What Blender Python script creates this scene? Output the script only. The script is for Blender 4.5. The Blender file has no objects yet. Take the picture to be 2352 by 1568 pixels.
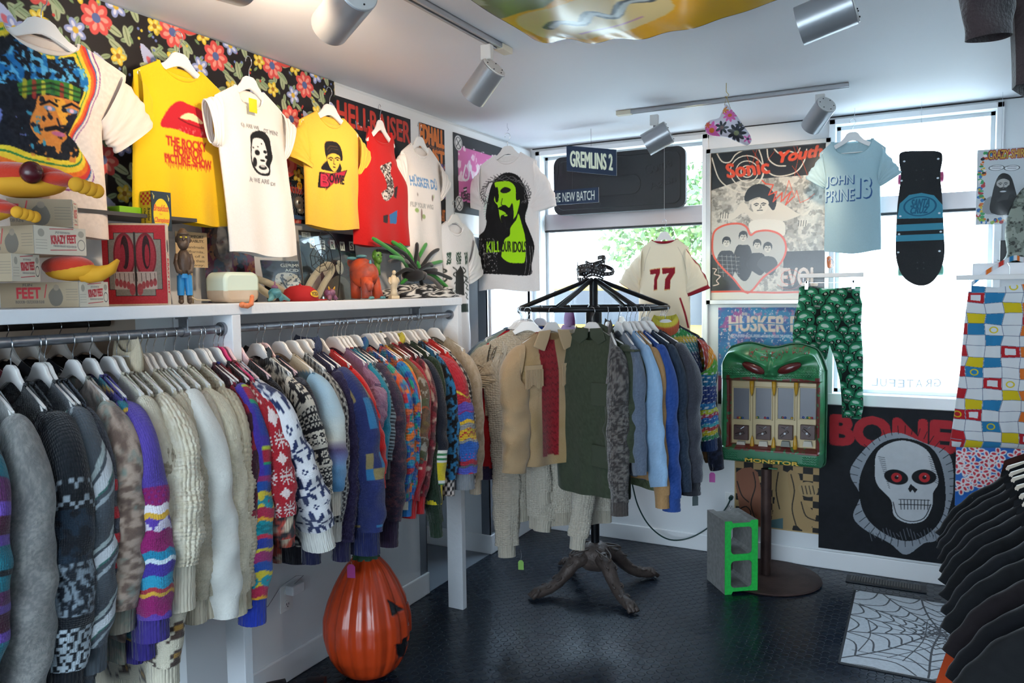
import bpy, bmesh, math, random
import numpy as np
from mathutils import Vector, Matrix, Euler
SC = bpy.context.scene
COL = SC.collection
# ---------------------------------------------------------------- camera
CX, CY, CZ, YAW, PIT, ROL, FPX = 2.3696, -4.8053, 1.6473, -0.48433, -0.06517, -0.01398, 1789.76
FW = Vector((math.sin(YAW)*math.cos(PIT), math.cos(YAW)*math.cos(PIT), math.sin(PIT)))
_r = Vector((math.cos(YAW), -math.sin(YAW), 0)); _u = _r.cross(FW)
RT = _r*math.cos(ROL)+_u*math.sin(ROL); UP = -_r*math.sin(ROL)+_u*math.cos(ROL)
CAMP = Vector((CX, CY, CZ))
cd = bpy.data.cameras.new('camera'); cam = bpy.data.objects.new('camera', cd); COL.objects.link(cam)
cd.sensor_width = 36; cd.lens = FPX/2352*36; cd.clip_start = .05; cd.clip_end = 300
cam.matrix_world = Matrix(((RT.x, UP.x, -FW.x, CX), (RT.y, UP.y, -FW.y, CY), (RT.z, UP.z, -FW.z, CZ), (0, 0, 0, 1)))
SC.camera = cam
cd.dof.use_dof = False
def at(px, py, ax, v):
    """photo point -> point of the room on the plane (axis ax = v)"""
    d = FW*FPX+RT*(px-1176)-UP*(py-784)
    return CAMP+d*((v-CAMP[ax])/d[ax])
# ---------------------------------------------------------------- world, light, exposure
SC.view_settings.view_transform = 'Standard'; SC.view_settings.look = 'None'
SC.view_settings.gamma = 1; SC.view_settings.exposure = 0.18
SC.view_settings.use_curve_mapping = False
SC.cycles.use_denoising = True
SC.cycles.max_bounces = 6; SC.cycles.diffuse_bounces = 4; SC.cycles.glossy_bounces = 2
SC.cycles.use_adaptive_sampling = True; SC.cycles.adaptive_threshold = .05
SC.cycles.transparent_max_bounces = 12; SC.cycles.sample_clamp_indirect = 6
W = bpy.data.worlds.new('sky'); SC.world = W; W.use_nodes = True
_n = W.node_tree.nodes; _l = W.node_tree.links
for q in list(_n): _n.remove(q)
_o = _n.new('ShaderNodeOutputWorld'); _b = _n.new('ShaderNodeBackground')
_t = _n.new('ShaderNodeTexCoord'); _s = _n.new('ShaderNodeSeparateXYZ'); _c = _n.new('ShaderNodeValToRGB')
_l.new(_t.outputs['Generated'], _s.inputs[0]); _l.new(_s.outputs['Z'], _c.inputs[0]); _l.new(_c.outputs[0], _b.inputs[0])
_c.color_ramp.elements[0].position = .0; _c.color_ramp.elements[0].color = (.62, .68, .76, 1)
_c.color_ramp.elements[1].position = .5; _c.color_ramp.elements[1].color = (.62, .80, 1, 1)
_b.inputs[1].default_value = 15; _l.new(_b.outputs[0], _o.inputs[0])
def lamp(kind, name, loc, rot, energy, col, **k):
    d = bpy.data.lights.new(name, kind); d.energy = energy; d.color = col
    for a, b in k.items(): setattr(d, a, b)
    o = bpy.data.objects.new(name, d); COL.objects.link(o); o.location = loc; o.rotation_euler = rot
    return o
def portal(name, loc, rot, sx, sy):
    o = lamp('AREA', name, loc, rot, 1, (1, 1, 1), shape='RECTANGLE', size=sx, size_y=sy)
    o.data.cycles.is_portal = True
    return o
portal('window_portal', (.63, .17, 1.75), (-math.pi/2, 0, 0), 1.1, 1.6)
portal('window_portal', (2.31, .17, 1.79), (-math.pi/2, 0, 0), .8, 1.5)
portal('window_portal', (-.22, -.29, 1.5), (0, -math.pi/2, 0), .85, .55)
portal('window_portal', (1.5, -7.15, 1.5), (math.pi/2, 0, 0), 2.9, 1.9)
# ---------------------------------------------------------------- materials
def lin(c):
    c = np.asarray(c, float)
    return np.where(c <= .04045, c/12.92, ((c+.055)/1.055)**2.4)
def hx(s):
    if isinstance(s, str):
        return tuple(int(s[i:i+2], 16)/255 for i in (0, 2, 4))
    return tuple(s)
MATS = {}
def mat(name, col='808080', rough=.6, metal=0, bump=None, coat=0, sheen=0, emit=None, var=None, vc=False, spec=.5, trans=0):
    """bump=(kind, scale, strength, distance)  var=(scale, other colour)"""
    if name in MATS: return MATS[name]
    m = bpy.data.materials.new(name); m.use_nodes = True; MATS[name] = m
    N = m.node_tree.nodes; L = m.node_tree.links; B = N['Principled BSDF']
    c = tuple(lin(hx(col)))+(1,)
    B.inputs['Base Color'].default_value = c; B.inputs['Roughness'].default_value = rough
    B.inputs['Metallic'].default_value = metal; B.inputs['Coat Weight'].default_value = coat
    B.inputs['Sheen Weight'].default_value = sheen; B.inputs['Specular IOR Level'].default_value = spec
    if trans: B.inputs['Transmission Weight'].default_value = trans
    tc = N.new('ShaderNodeTexCoord'); src = None
    if vc:
        a = N.new('ShaderNodeAttribute'); a.attribute_name = 'Col'; src = a.outputs['Color']
        L.new(src, B.inputs['Base Color'])
    if var:
        nz = N.new('ShaderNodeTexNoise'); nz.inputs['Scale'].default_value = var[0]; nz.inputs['Detail'].default_value = 6
        L.new(tc.outputs['Object'], nz.inputs['Vector'])
        r = N.new('ShaderNodeValToRGB'); r.color_ramp.elements[0].position = .35; r.color_ramp.elements[1].position = .65
        r.color_ramp.elements[0].color = c; r.color_ramp.elements[1].color = tuple(lin(hx(var[1])))+(1,)
        L.new(nz.outputs['Fac'], r.inputs[0]); L.new(r.outputs[0], B.inputs['Base Color'])
    if emit:
        B.inputs['Emission Color'].default_value = tuple(lin(hx(emit[0])))+(1,); B.inputs['Emission Strength'].default_value = emit[1]
    if bump:
        k, s, st, di = bump
        bp = N.new('ShaderNodeBump'); bp.inputs['Strength'].default_value = st; bp.inputs['Distance'].default_value = di
        L.new(bp.outputs[0], B.inputs['Normal'])
        if k == 'noise':
            t = N.new('ShaderNodeTexNoise'); t.inputs['Scale'].default_value = s; t.inputs['Detail'].default_value = 4
            L.new(tc.outputs['Object'], t.inputs['Vector']); L.new(t.outputs['Fac'], bp.inputs['Height'])
        elif k == 'knit' or k == 'rib':
            mp = N.new('ShaderNodeMapping'); mp.inputs['Scale'].default_value = (s, s*(.08 if k == 'rib' else 1), s)
            L.new(tc.outputs['UV'], mp.inputs['Vector'])
            t = N.new('ShaderNodeTexVoronoi'); t.inputs['Scale'].default_value = 1; t.inputs['Randomness'].default_value = .35
            L.new(mp.outputs[0], t.inputs['Vector'])
            mm = N.new('ShaderNodeMath'); mm.operation = 'MULTIPLY'; mm.inputs[1].default_value = -1
            L.new(t.outputs['Distance'], mm.inputs[0]); L.new(mm.outputs[0], bp.inputs['Height'])
        elif k == 'weave':
            mp = N.new('ShaderNodeMapping'); mp.inputs['Scale'].default_value = (s, s, s); L.new(tc.outputs['UV'], mp.inputs['Vector'])
            t = N.new('ShaderNodeTexNoise'); t.inputs['Scale'].default_value = 1; t.inputs['Detail'].default_value = 2
            L.new(mp.outputs[0], t.inputs['Vector']); L.new(t.outputs['Fac'], bp.inputs['Height'])
    return m
white_paint = mat('white_paint', 'e9e9ea', .5, bump=('noise', 30, .08, .01))
shelf_paint = mat('white_wood_paint', 'e4e6ea', .42, bump=('noise', 25, .25, .01))
wall_paint = mat('wall_paint', 'e0e2e4', .6, bump=('noise', 60, .08, .005))
ceil_paint = mat('ceiling_paint', 'e2e3e8', .6, bump=('noise', 4, .08, .02))
grey_metal = mat('brushed_steel', 'a8acb4', .34, .9)
pipe_metal = mat('galvanized_pipe', '9da1a8', .38, .9, bump=('noise', 60, .2, .002), var=(30, '83878f'))
chrome = mat('chrome_wire', 'c8ccd2', .22, 1)
hanger_white = mat('white_hanger_paint', 'ece9e6', .35)
black_iron = mat('black_iron', '1b1d21', .38, .6, bump=('noise', 90, .15, .003))
dark_line = mat('dark_gap', '26272b', .7)
def vmat(kind='cotton'):
    if kind == 'cotton': return mat('cotton_cloth', vc=True, rough=.9, sheen=.15, bump=('noise', 260, .12, .002), spec=.2)
    if kind == 'knit': return mat('knitted_wool', vc=True, rough=.95, sheen=.3, bump=('knit', 190, .75, .004), spec=.15)
    if kind == 'chunky': return mat('chunky_knit_wool', vc=True, rough=.95, sheen=.3, bump=('knit', 95, .9, .008), spec=.15)
    if kind == 'rib': return mat('ribbed_wool', vc=True, rough=.95, sheen=.3, bump=('rib', 150, 1, .006), spec=.15)
    if kind == 'fleece': return mat('brushed_fleece', vc=True, rough=1, sheen=.45, bump=('noise', 170, .7, .004), spec=.1)
    if kind == 'paper': return mat('printed_paper', vc=True, rough=.55, spec=.35)
    if kind == 'gloss': return mat('glossy_print', vc=True, rough=.22, spec=.6)
    if kind == 'plastic': return mat('moulded_plastic', vc=True, rough=.3, spec=.5, bump=('noise', 50, .12, .003))
    if kind == 'rubber': return mat('painted_rubber', vc=True, rough=.5, spec=.4, bump=('noise', 120, .4, .004))
    if kind == 'card': return mat('printed_card', vc=True, rough=.7, spec=.3)
# ---------------------------------------------------------------- object helpers
def tag(o, label, cat, group=None, kind=None):
    if label: o['label'] = label
    if cat: o['category'] = cat
    if group: o['group'] = group
    if kind: o['kind'] = kind
    return o
def thing(name, label, cat, loc=(0, 0, 0), rotz=0, group=None):
    o = bpy.data.objects.new(name, None); COL.objects.link(o); o.empty_display_size = .05
    o.location = loc; o.rotation_euler = (0, 0, rotz)
    return tag(o, label, cat, group)
def link(name, me, m, parent=None, origin=None, label=None):
    if m is not None and not me.materials: me.materials.append(m)
    o = bpy.data.objects.new(name, me); COL.objects.link(o)
    if parent is not None: o.parent = parent
    if label: o['label'] = label
    return o
def npmesh(name, V, F, C=None, UV=None, smooth=True):
    V = np.asarray(V, np.float32).reshape(-1, 3); F = np.asarray(F, np.int32)
    me = bpy.data.meshes.new(name); nf, k = F.shape
    me.vertices.add(len(V)); me.vertices.foreach_set('co', V.ravel())
    me.loops.add(nf*k); me.loops.foreach_set('vertex_index', F.ravel())
    me.polygons.add(nf); me.polygons.foreach_set('loop_start', np.arange(0, nf*k, k, dtype=np.int32))
    me.polygons.foreach_set('loop_total', np.full(nf, k, np.int32))
    me.polygons.foreach_set('use_smooth', np.full(nf, smooth, bool))
    me.update(calc_edges=True)
    if C is not None:
        C = lin(np.clip(np.asarray(C).reshape(-1, 3), 0, 1)); a = me.attributes.new('Col', 'FLOAT_COLOR', 'POINT')
        a.data.foreach_set('color', np.c_[C, np.ones(len(C))].astype(np.float32).ravel())
    if UV is not None:
        l = me.uv_layers.new(name='UVMap'); l.data.foreach_set('uv', np.asarray(UV, np.float32).reshape(-1, 2)[F.ravel()].ravel())
    return me
def gridF(m, n, wrap=False, off=0, flip=False):
    i, j = np.meshgrid(np.arange(m-1), np.arange(n if wrap else n-1), indexing='ij'); j2 = (j+1) % n
    f = np.stack([i*n+j, i*n+j2, (i+1)*n+j2, (i+1)*n+j], -1).reshape(-1, 4)+off
    return f[:, ::-1] if flip else f
def gridmesh(name, P, C=None, UV=None, wrap=False, flip=False, smooth=True):
    m, n = P.shape[:2]
    return npmesh(name, P, gridF(m, n, wrap, 0, flip), C, UV, smooth)
class BM:
    """collects solid pieces into one mesh"""
    def __init__(s): s.b = bmesh.new()
    def box(s, x0, x1, y0, y1, z0, z1, M=None):
        v = [s.b.verts.new((x, y, z)) for x in (x0, x1) for y in (y0, y1) for z in (z0, z1)]
        for f in ((0, 1, 3, 2), (4, 6, 7, 5), (0, 4, 5, 1), (2, 3, 7, 6), (0, 2, 6, 4), (1, 5, 7, 3)): s.b.faces.new([v[i] for i in f])
        if M is not None: bmesh.ops.transform(s.b, matrix=M, verts=v)
        return s
    def lathe(s, prof, n=32, M=None, mod=None, cap=True):
        rows = []
        for r, z in prof:
            rows.append([s.b.verts.new(((r*(mod(a, r, z) if mod else 1))*math.cos(a), (r*(mod(a, r, z) if mod else 1))*math.sin(a), z)) for a in [2*math.pi*k/n for k in range(n)]])
        for a, b in zip(rows, rows[1:]):
            for k in range(n): s.b.faces.new((a[k], a[(k+1) % n], b[(k+1) % n], b[k]))
        if cap:
            s.b.faces.new(rows[0][::-1]); s.b.faces.new(rows[-1])
        if M is not None: bmesh.ops.transform(s.b, matrix=M, verts=[v for r in rows for v in r])
        return s
    def tube(s, pts, r, n=8, closed=False, cap=True):
        pts = [Vector(p) for p in pts]; N = len(pts); rows = []
        rr = r if hasattr(r, '__len__') else [r]*N
        up = None
        for i, p in enumerate(pts):
            a = pts[(i-1) % N] if (closed or i) else p; b = pts[(i+1) % N] if (closed or i < N-1) else p
            t = (b-a).normalized() if (b-a).length > 1e-9 else Vector((0, 0, 1))
            if up is None: up = Vector((0, 0, 1)) if abs(t.z) < .9 else Vector((1, 0, 0))
            u = (up-t*up.dot(t)); u = u.normalized() if u.length > 1e-6 else t.orthogonal().normalized()
            up = u; w = t.cross(u)
            rows.append([s.b.verts.new(p+(u*math.cos(q)+w*math.sin(q))*rr[i]) for q in [2*math.pi*k/n for k in range(n)]])
        pr = list(zip(rows, rows[1:]))+([(rows[-1], rows[0])] if closed else [])
        for a, b in pr:
            for k in range(n): s.b.faces.new((a[k], b[k], b[(k+1) % n], a[(k+1) % n]))
        if cap and not closed:
            s.b.faces.new(rows[0]); s.b.faces.new(rows[-1][::-1])
        return s
    def prism(s, poly, h0, h1, M=None):
        """poly in xy, extruded in z"""
        a = [s.b.verts.new((x, y, h0)) for x, y in poly]; b = [s.b.verts.new((x, y, h1)) for x, y in poly]
        s.b.faces.new(a[::-1]); s.b.faces.new(b); n = len(poly)
        for k in range(n): s.b.faces.new((a[k], a[(k+1) % n], b[(k+1) % n], b[k]))
        if M is not None: bmesh.ops.transform(s.b, matrix=M, verts=a+b)
        return s
    def ball(s, c, r, n=12, M=None):
        if not hasattr(r, '__len__'): r = (r, r, r)
        g = bmesh.ops.create_uvsphere(s.b, u_segments=n*2, v_segments=n, radius=1)
        T = Matrix.Translation(c) @ (M or Matrix()) @ Matrix.Diagonal((*r, 1))
        bmesh.ops.transform(s.b, matrix=T, verts=g['verts'])
        return s
    def done(s, name, m, parent=None, smooth=False, bevel=0, label=None, org=None, recalc=True, subsurf=0):
        if org is not None: bmesh.ops.translate(s.b, vec=-Vector(org), verts=s.b.verts)
        if recalc: bmesh.ops.recalc_face_normals(s.b, faces=s.b.faces)
        me = bpy.data.meshes.new(name); s.b.to_mesh(me); s.b.free()
        if smooth:
            for p in me.polygons: p.use_smooth = True
        o = link(name, me, m, parent, label=label)
        if bevel:
            k = o.modifiers.new('bevel', 'BEVEL'); k.width = bevel; k.segments = 2; k.limit_method = 'ANGLE'
        if subsurf:
            k = o.modifiers.new('sub', 'SUBSURF'); k.levels = subsurf; k.render_levels = subsurf
        if smooth == 2: # smooth but keep hard edges
            try: me.set_sharp_from_angle(angle=.7)
            except Exception: pass
        return o
def struct(o, parent=None):
    if o.parent is None: o['kind'] = 'structure'
    return o
def R(d): return math.radians(d)
def rot(ax, d): return Matrix.Rotation(R(d), 4, ax)
def T(x, y, z): return Matrix.Translation((x, y, z))
rng = np.random.default_rng(7)
def vnoise(h, w, cells_y, cells_x, seed=0, octv=3, wrapx=False):
    r = np.random.default_rng(seed); out = np.zeros((h, w)); amp = 1; tot = 0
    cy, cx = cells_y, cells_x
    for _ in range(octv):
        gy, gx = int(max(2, math.ceil(cy)+2)), int(max(2, math.ceil(cx)+2)); g = r.random((gy, gx))
        if wrapx: g[:, int(cx) % gx] = g[:, 0]
        y = np.linspace(0, cy, h, endpoint=False)[:, None]; x = np.linspace(0, cx, w, endpoint=False)[None, :]
        yi = y.astype(int); xi = x.astype(int); fy = y-yi; fx = x-xi; fy = fy*fy*(3-2*fy); fx = fx*fx*(3-2*fx)
        xi1 = (xi+1) % int(cx) if wrapx and cx >= 1 else xi+1
        v = (g[yi, xi]*(1-fx)+g[yi, xi1]*fx)*(1-fy)+(g[yi+1, xi]*(1-fx)+g[yi+1, xi1]*fx)*fy
        out += amp*v; tot += amp; amp *= .5; cy *= 2; cx *= 2
    return out/tot
# ---------------------------------------------------------------- drawing surface for prints
_glyphs = {}
def text_tris(s):
    if s in _glyphs: return _glyphs[s]
    c = bpy.data.curves.new('t', 'FONT'); c.body = s; c.resolution_u = 3; c.space_character = 1.0
    o = bpy.data.objects.new('t', c); me = o.to_mesh(); me.calc_loop_triangles()
    v = np.array([tuple(q.co)[:2] for q in me.vertices]) if len(me.vertices) else np.zeros((1, 2))
    t = np.array([tuple(q.vertices) for q in me.loop_triangles], int).reshape(-1, 3)
    o.to_mesh_clear(); bpy.data.objects.remove(o); bpy.data.curves.remove(c)
    _glyphs[s] = (v, t); return v, t
def sp(pts, n=8, closed=False):
    """smooth curve through the points"""
    P = np.asarray(pts, float); N = len(P); out = []
    idx = range(N if closed else N-1)
    for i in idx:
        p0, p1, p2, p3 = (P[(i-1) % N] if closed or i else P[0]), P[i], P[(i+1) % N], (P[(i+2) % N] if closed or i+2 < N else P[-1])
        for t in np.linspace(0, 1, n, endpoint=False):
            out.append(.5*((2*p1)+(-p0+p2)*t+(2*p0-5*p1+4*p2-p3)*t*t+(-p0+3*p1-3*p2+p3)*t**3))
    if not closed: out.append(P[-1])
    return np.array(out)
class CV:
    """a raster of w columns, covering x0..x1 / y0..y1 (y down) of drawing units"""
    def __init__(s, box, w, bg='ffffff'):
        s.x0, s.y0, s.x1, s.y1 = box; s.w = w; s.h = max(2, int(round(w*(s.y1-s.y0)/(s.x1-s.x0))))
        s.k = s.w/(s.x1-s.x0); s.A = np.empty((s.h, s.w, 3)); s.A[:] = hx(bg)
        s.X = s.x0+(np.arange(s.w)+.5)/s.k; s.Y = s.y0+(np.arange(s.h)+.5)/s.k
    def sub(s, a, b, c, d):
        i0 = max(0, int((b-s.y0)*s.k)-1); i1 = min(s.h, int((d-s.y0)*s.k)+2); j0 = max(0, int((a-s.x0)*s.k)-1); j1 = min(s.w, int((c-s.x0)*s.k)+2)
        return (None if i1 <= i0 or j1 <= j0 else (slice(i0, i1), slice(j0, j1), s.X[None, j0:j1], s.Y[i0:i1, None]))
    def put(s, sl, m, c):
        c = np.array(hx(c)) if not callable(c) else c
        m = np.clip(m, 0, 1)[..., None]; s.A[sl[0], sl[1]] = s.A[sl[0], sl[1]]*(1-m)+c*m
    def mask(s, p, sl):
        p = np.asarray(p, float); x, y = sl[2], sl[3]; ins = np.zeros(np.broadcast(x, y).shape, bool)
        for (ax, ay), (bx, by) in zip(p, np.roll(p, -1, 0)):
            if ay == by: continue
            ins ^= ((ay > y) != (by > y)) & (x < (bx-ax)*(y-ay)/(by-ay)+ax)
        return ins
    def poly(s, p, c, a=1, smooth=0):
        if smooth: p = sp(p, smooth, True)
        p = np.asarray(p, float); sl = s.sub(p[:, 0].min(), p[:, 1].min(), p[:, 0].max(), p[:, 1].max())
        if sl is None: return s
        s.put(sl, s.mask(p, sl)*a, c); return s
    def rect(s, a, b, c, d, col, al=1):
        sl = s.sub(a, b, c, d)
        if sl is not None: s.put(sl, ((sl[2] >= a) & (sl[2] <= c) & (sl[3] >= b) & (sl[3] <= d))*al, col)
        return s
    def ell(s, cx, cy, rx, ry, col, rotd=0, a=1, ring=0):
        m = max(rx, ry); sl = s.sub(cx-m, cy-m, cx+m, cy+m)
        if sl is None: return s
        x, y = sl[2]-cx, sl[3]-cy; q = R(rotd); xx, yy = x*math.cos(q)+y*math.sin(q), -x*math.sin(q)+y*math.cos(q)
        d = np.sqrt((xx/rx)**2+(yy/ry)**2)
        f = np.clip((1-d)*min(rx, ry)*s.k+.5, 0, 1)
        if ring: f = f*np.clip((d-1+ring/min(rx, ry))*min(rx, ry)*s.k+.5, 0, 1)
        s.put(sl, f*a, col); return s
    def line(s, p, w, col, closed=False, smooth=0, a=1, taper=False):
        if smooth: p = sp(p, smooth, closed)
        p = np.asarray(p, float)
        if closed: p = np.vstack([p, p[:1]])
        n = len(p)-1
        for i in range(n):
            ww = w*(1-abs(2*(i+.5)/n-1)*.75) if taper else w
            (ax, ay), (bx, by) = p[i], p[i+1]; r = ww/2+1/s.k
            sl = s.sub(min(ax, bx)-r, min(ay, by)-r, max(ax, bx)+r, max(ay, by)+r)
            if sl is None: continue
            dx, dy = bx-ax, by-ay; L2 = dx*dx+dy*dy or 1e-9
            t = np.clip(((sl[2]-ax)*dx+(sl[3]-ay)*dy)/L2, 0, 1); d = np.hypot(sl[2]-ax-t*dx, sl[3]-ay-t*dy)
            s.put(sl, np.clip((ww/2-d)*s.k+.5, 0, 1)*a, col)
        return s
    def text(s, t, a, b, c, d, col, slant=0, bold=0, a_=1, skew=0, rotd=0, wob=0, fn=None):
        """fit t in the box a,b,c,d; skew: baseline drop over the width"""
        v, tr = text_tris(t)
        if len(tr) == 0: return s
        lo, hi = v.min(0), v.max(0); q = (v-lo)/np.maximum(hi-lo, 1e-6)
        x = a+q[:, 0]*(c-a); y = d-q[:, 1]*(d-b); x = x+slant*(q[:, 1]-.5)*(d-b); y = y+skew*q[:, 0]
        if rotd:
            mx, my = (a+c)/2, (b+d)/2; th = R(rotd); dx, dy = x-mx, y-my; x, y = mx+dx*math.cos(th)-dy*math.sin(th), my+dx*math.sin(th)+dy*math.cos(th)
        if wob: y = y+wob*np.sin(x*7/(c-a)*2)
        if fn: x, y = fn(x, y)
        M = np.zeros((s.h, s.w))
        offs = [(0, 0)] if not bold else [(bold*math.cos(k*math.pi/4), bold*math.sin(k*math.pi/4)) for k in range(8)]+[(0, 0)]
        P = np.c_[x, y]
        for i, j, k in tr:
            p = P[[i, j, k]]
            for ox, oy in offs:
                pp = p+(ox, oy); sl = s.sub(pp[:, 0].min(), pp[:, 1].min(), pp[:, 0].max(), pp[:, 1].max())
                if sl is None: continue
                e = np.ones(np.broadcast(sl[2], sl[3]).shape); ar = (pp[1, 0]-pp[0, 0])*(pp[2, 1]-pp[0, 1])-(pp[1, 1]-pp[0, 1])*(pp[2, 0]-pp[0, 0]); sg = 1 if ar > 0 else -1
                for m in range(3):
                    A, B = pp[m], pp[(m+1) % 3]; ln = math.hypot(*(B-A)) or 1e-9
                    dd = sg*((B[0]-A[0])*(sl[3]-A[1])-(B[1]-A[1])*(sl[2]-A[0]))/ln; e = np.minimum(e, np.clip(dd*s.k+.5, 0, 1))
                M[sl[0], sl[1]] = np.maximum(M[sl[0], sl[1]], e)
        M *= a_; s.A = s.A*(1-M[..., None])+np.array(hx(col))*M[..., None]; return s
    def noise(s, amt, cells=20, seed=1, box=None, oc=3):
        n = (vnoise(s.h, s.w, cells*s.h/s.w, cells, seed, oc)-.5)*2*amt
        if box is not None:
            m = np.zeros((s.h, s.w)); sl = s.sub(*box); m[sl[0], sl[1]] = 1; n = n*m
        s.A = np.clip(s.A+n[..., None], 0, 1); return s
    def blobs(s, cells, thr, col, seed=1, box=None, oc=3, a=1, where=None):
        m = np.clip((vnoise(s.h, s.w, cells*s.h/s.w, cells, seed, oc)-thr)*18, 0, 1)*a
        if box is not None:
            k = np.zeros((s.h, s.w)); sl = s.sub(*box); k[sl[0], sl[1]] = 1; m = m*k
        if where is not None:
            k = np.zeros((s.h, s.w)); p = np.asarray(where, float); sl = s.sub(p[:, 0].min(), p[:, 1].min(), p[:, 0].max(), p[:, 1].max()); k[sl[0], sl[1]] = s.mask(p, sl); m = m*k
        s.A = s.A*(1-m[..., None])+np.array(hx(col))*m[..., None]; return s
    def sample(s, x, y, base):
        """colours at drawing coords; outside -> base"""
        j = (x-s.x0)*s.k-.5; i = (y-s.y0)*s.k-.5; ok = (j > -.5) & (i > -.5) & (j < s.w-.5) & (i < s.h-.5)
        j = np.clip(j, 0, s.w-1.001); i = np.clip(i, 0, s.h-1.001); j0 = j.astype(int); i0 = i.astype(int); fj = (j-j0)[..., None]; fi = (i-i0)[..., None]
        j1 = np.minimum(j0+1, s.w-1); i1 = np.minimum(i0+1, s.h-1)
        c = (s.A[i0, j0]*(1-fj)+s.A[i0, j1]*fj)*(1-fi)+(s.A[i1, j0]*(1-fj)+s.A[i1, j1]*fj)*fi
        return np.where(ok[..., None], c, np.array(base))
def sheet(name, cv, P00, P10, P01, m, parent=None, wave=0, seed=3, thick=.0015, label=None, bulge=None, curl=0):
    """a printed sheet: P00 top-left, P10 top-right, P01 bottom-left (world); front faces the viewer (left->right x top->down)"""
    P00, P10, P01 = (np.array(p, float) for p in (P00, P10, P01)); h, w = cv.h, cv.w
    u = np.linspace(0, 1, w)[None, :, None]; v = np.linspace(0, 1, h)[:, None, None]
    nrm = np.cross(P01-P00, P10-P00); nrm /= np.linalg.norm(nrm); nrm = -nrm if False else nrm
    P = P00+(P10-P00)*u+(P01-P00)*v
    if wave: P = P+nrm*((vnoise(h, w, 3, 3, seed, 2)[..., None])*wave)
    if bulge is not None: P = P+nrm*bulge[..., None]
    Fr = gridF(h, w, False, 0, True)
    V = P.reshape(-1, 3); Cc = cv.A.reshape(-1, 3); UV = np.stack(np.broadcast_arrays(u[..., 0]*np.linalg.norm(P10-P00), -v[..., 0]*np.linalg.norm(P01-P00)), -1).reshape(-1, 2)
    # thin back and rim
    b = np.array([P00, P10, P10+P01-P00, P01])-nrm*thick; n0 = len(V); V = np.vstack([V, b, b+nrm*thick]); Cc = np.vstack([Cc, np.full((8, 3), .75)]); UV = np.vstack([UV, np.zeros((8, 2))])
    q = [[n0, n0+1, n0+2, n0+3]]+[[n0+i, n0+4+i, n0+4+(i+1) % 4, n0+(i+1) % 4] for i in range(4)]
    F = np.vstack([Fr, np.array(q)])
    return link(name, npmesh(name, V, F, Cc, UV, smooth=True), m, parent, label=label)
# ---------------------------------------------------------------- the room
H = 2.6
def wallbox(name, m, *boxes):
    b = BM()
    for q in boxes: b.box(*q)
    return struct(b.done(name, m))
# floor: dark rubber with raised coins
def floor_mat():
    m = mat('rubber_coin_floor', '10161d', .33, spec=.5)
    N = m.node_tree.nodes; L = m.node_tree.links; B = N['Principled BSDF']
    tc = N.new('ShaderNodeTexCoord'); sx = N.new('ShaderNodeSeparateXYZ'); L.new(tc.outputs['Object'], sx.inputs[0])
    def M(op, a, b=None, c=None):
        n = N.new('ShaderNodeMath'); n.operation = op
        for i, q in enumerate((a, b, c)):
            if q is None: continue
            if isinstance(q, (int, float)): n.inputs[i].default_value = q
            else: L.new(q, n.inputs[i])
        return n.outputs[0]
    S = .046
    a = M('DIVIDE', M('ADD', sx.outputs[0], sx.outputs[1]), S*1.414); b = M('DIVIDE', M('SUBTRACT', sx.outputs[0], sx.outputs[1]), S*1.414)
    fa = M('SUBTRACT', M('FRACT', a), .5); fb = M('SUBTRACT', M('FRACT', b), .5)
    d = M('SQRT', M('ADD', M('MULTIPLY', fa, fa), M('MULTIPLY', fb, fb)))
    mr = N.new('ShaderNodeMapRange'); mr.interpolation_type = 'SMOOTHSTEP'; L.new(d, mr.inputs[0]); mr.inputs[1].default_value = .33; mr.inputs[2].default_value = .41; mr.inputs[3].default_value = 1; mr.inputs[4].default_value = 0
    bp = N.new('ShaderNodeBump'); bp.inputs['Strength'].default_value = 1; bp.inputs['Distance'].default_value = .004
    L.new(mr.outputs[0], bp.inputs['Height']); L.new(bp.outputs[0], B.inputs['Normal'])
    nz = N.new('ShaderNodeTexNoise'); nz.inputs['Scale'].default_value = 2.2; nz.inputs['Detail'].default_value = 6; L.new(tc.outputs['Object'], nz.inputs[0])
    r2 = N.new('ShaderNodeMapRange'); L.new(nz.outputs['Fac'], r2.inputs[0]); r2.inputs[1].default_value = .3; r2.inputs[2].default_value = .7; r2.inputs[3].default_value = .2; r2.inputs[4].default_value = .38
    L.new(r2.outputs[0], B.inputs['Roughness'])
    mx = N.new('ShaderNodeMix'); mx.data_type = 'RGBA'; L.new(mr.outputs[0], mx.inputs[0])
    mx.inputs[6].default_value = (*lin(hx('0f1d2d')), 1); mx.inputs[7].default_value = (*lin(hx('0c1826')), 1); L.new(mx.outputs[2], B.inputs['Base Color'])
    return m
wallbox('floor', floor_mat(), (-.0, 3.3, -7.3, .0, -.08, 0))
wallbox('floor_entry', mat('grey_threshold', '7c828a', .5, bump=('noise', 80, .2, .002)), (-.62, 0, -1.338, -.63, -.08, .002))
wallbox('floor_side_room', mat('side_room_floor', '17191d', .5), (-2.6, -.0, -7.3, -2.907, -.08, 0), (-1.4, -.62, -1.9, -.63, -.08, .004), (-2.6, 0, -2.907, -1.338, -.09, -.002))
wallbox('ceiling', ceil_paint, (-.2, 3.3, -7.3, .2, H, H+.1), (-2.75, -.2, -7.3, -.6, H, H+.1))
wallbox('wall_left', wall_paint,
        (-.2, 0, -7.3, -2.907, 1.60, H), (-.2, 0, -2.907, -1.338, 0, H), (-.2, 0, -1.338, -.628, 1.97, H),
        (-.2, 0, -.628, -.565, 0, H), (-.2, 0, -.03, 0, 0, H), (-.2, 0, -.565, -.03, 0, 1.08), (-.2, 0, -.565, -.03, 1.95, H))
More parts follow.
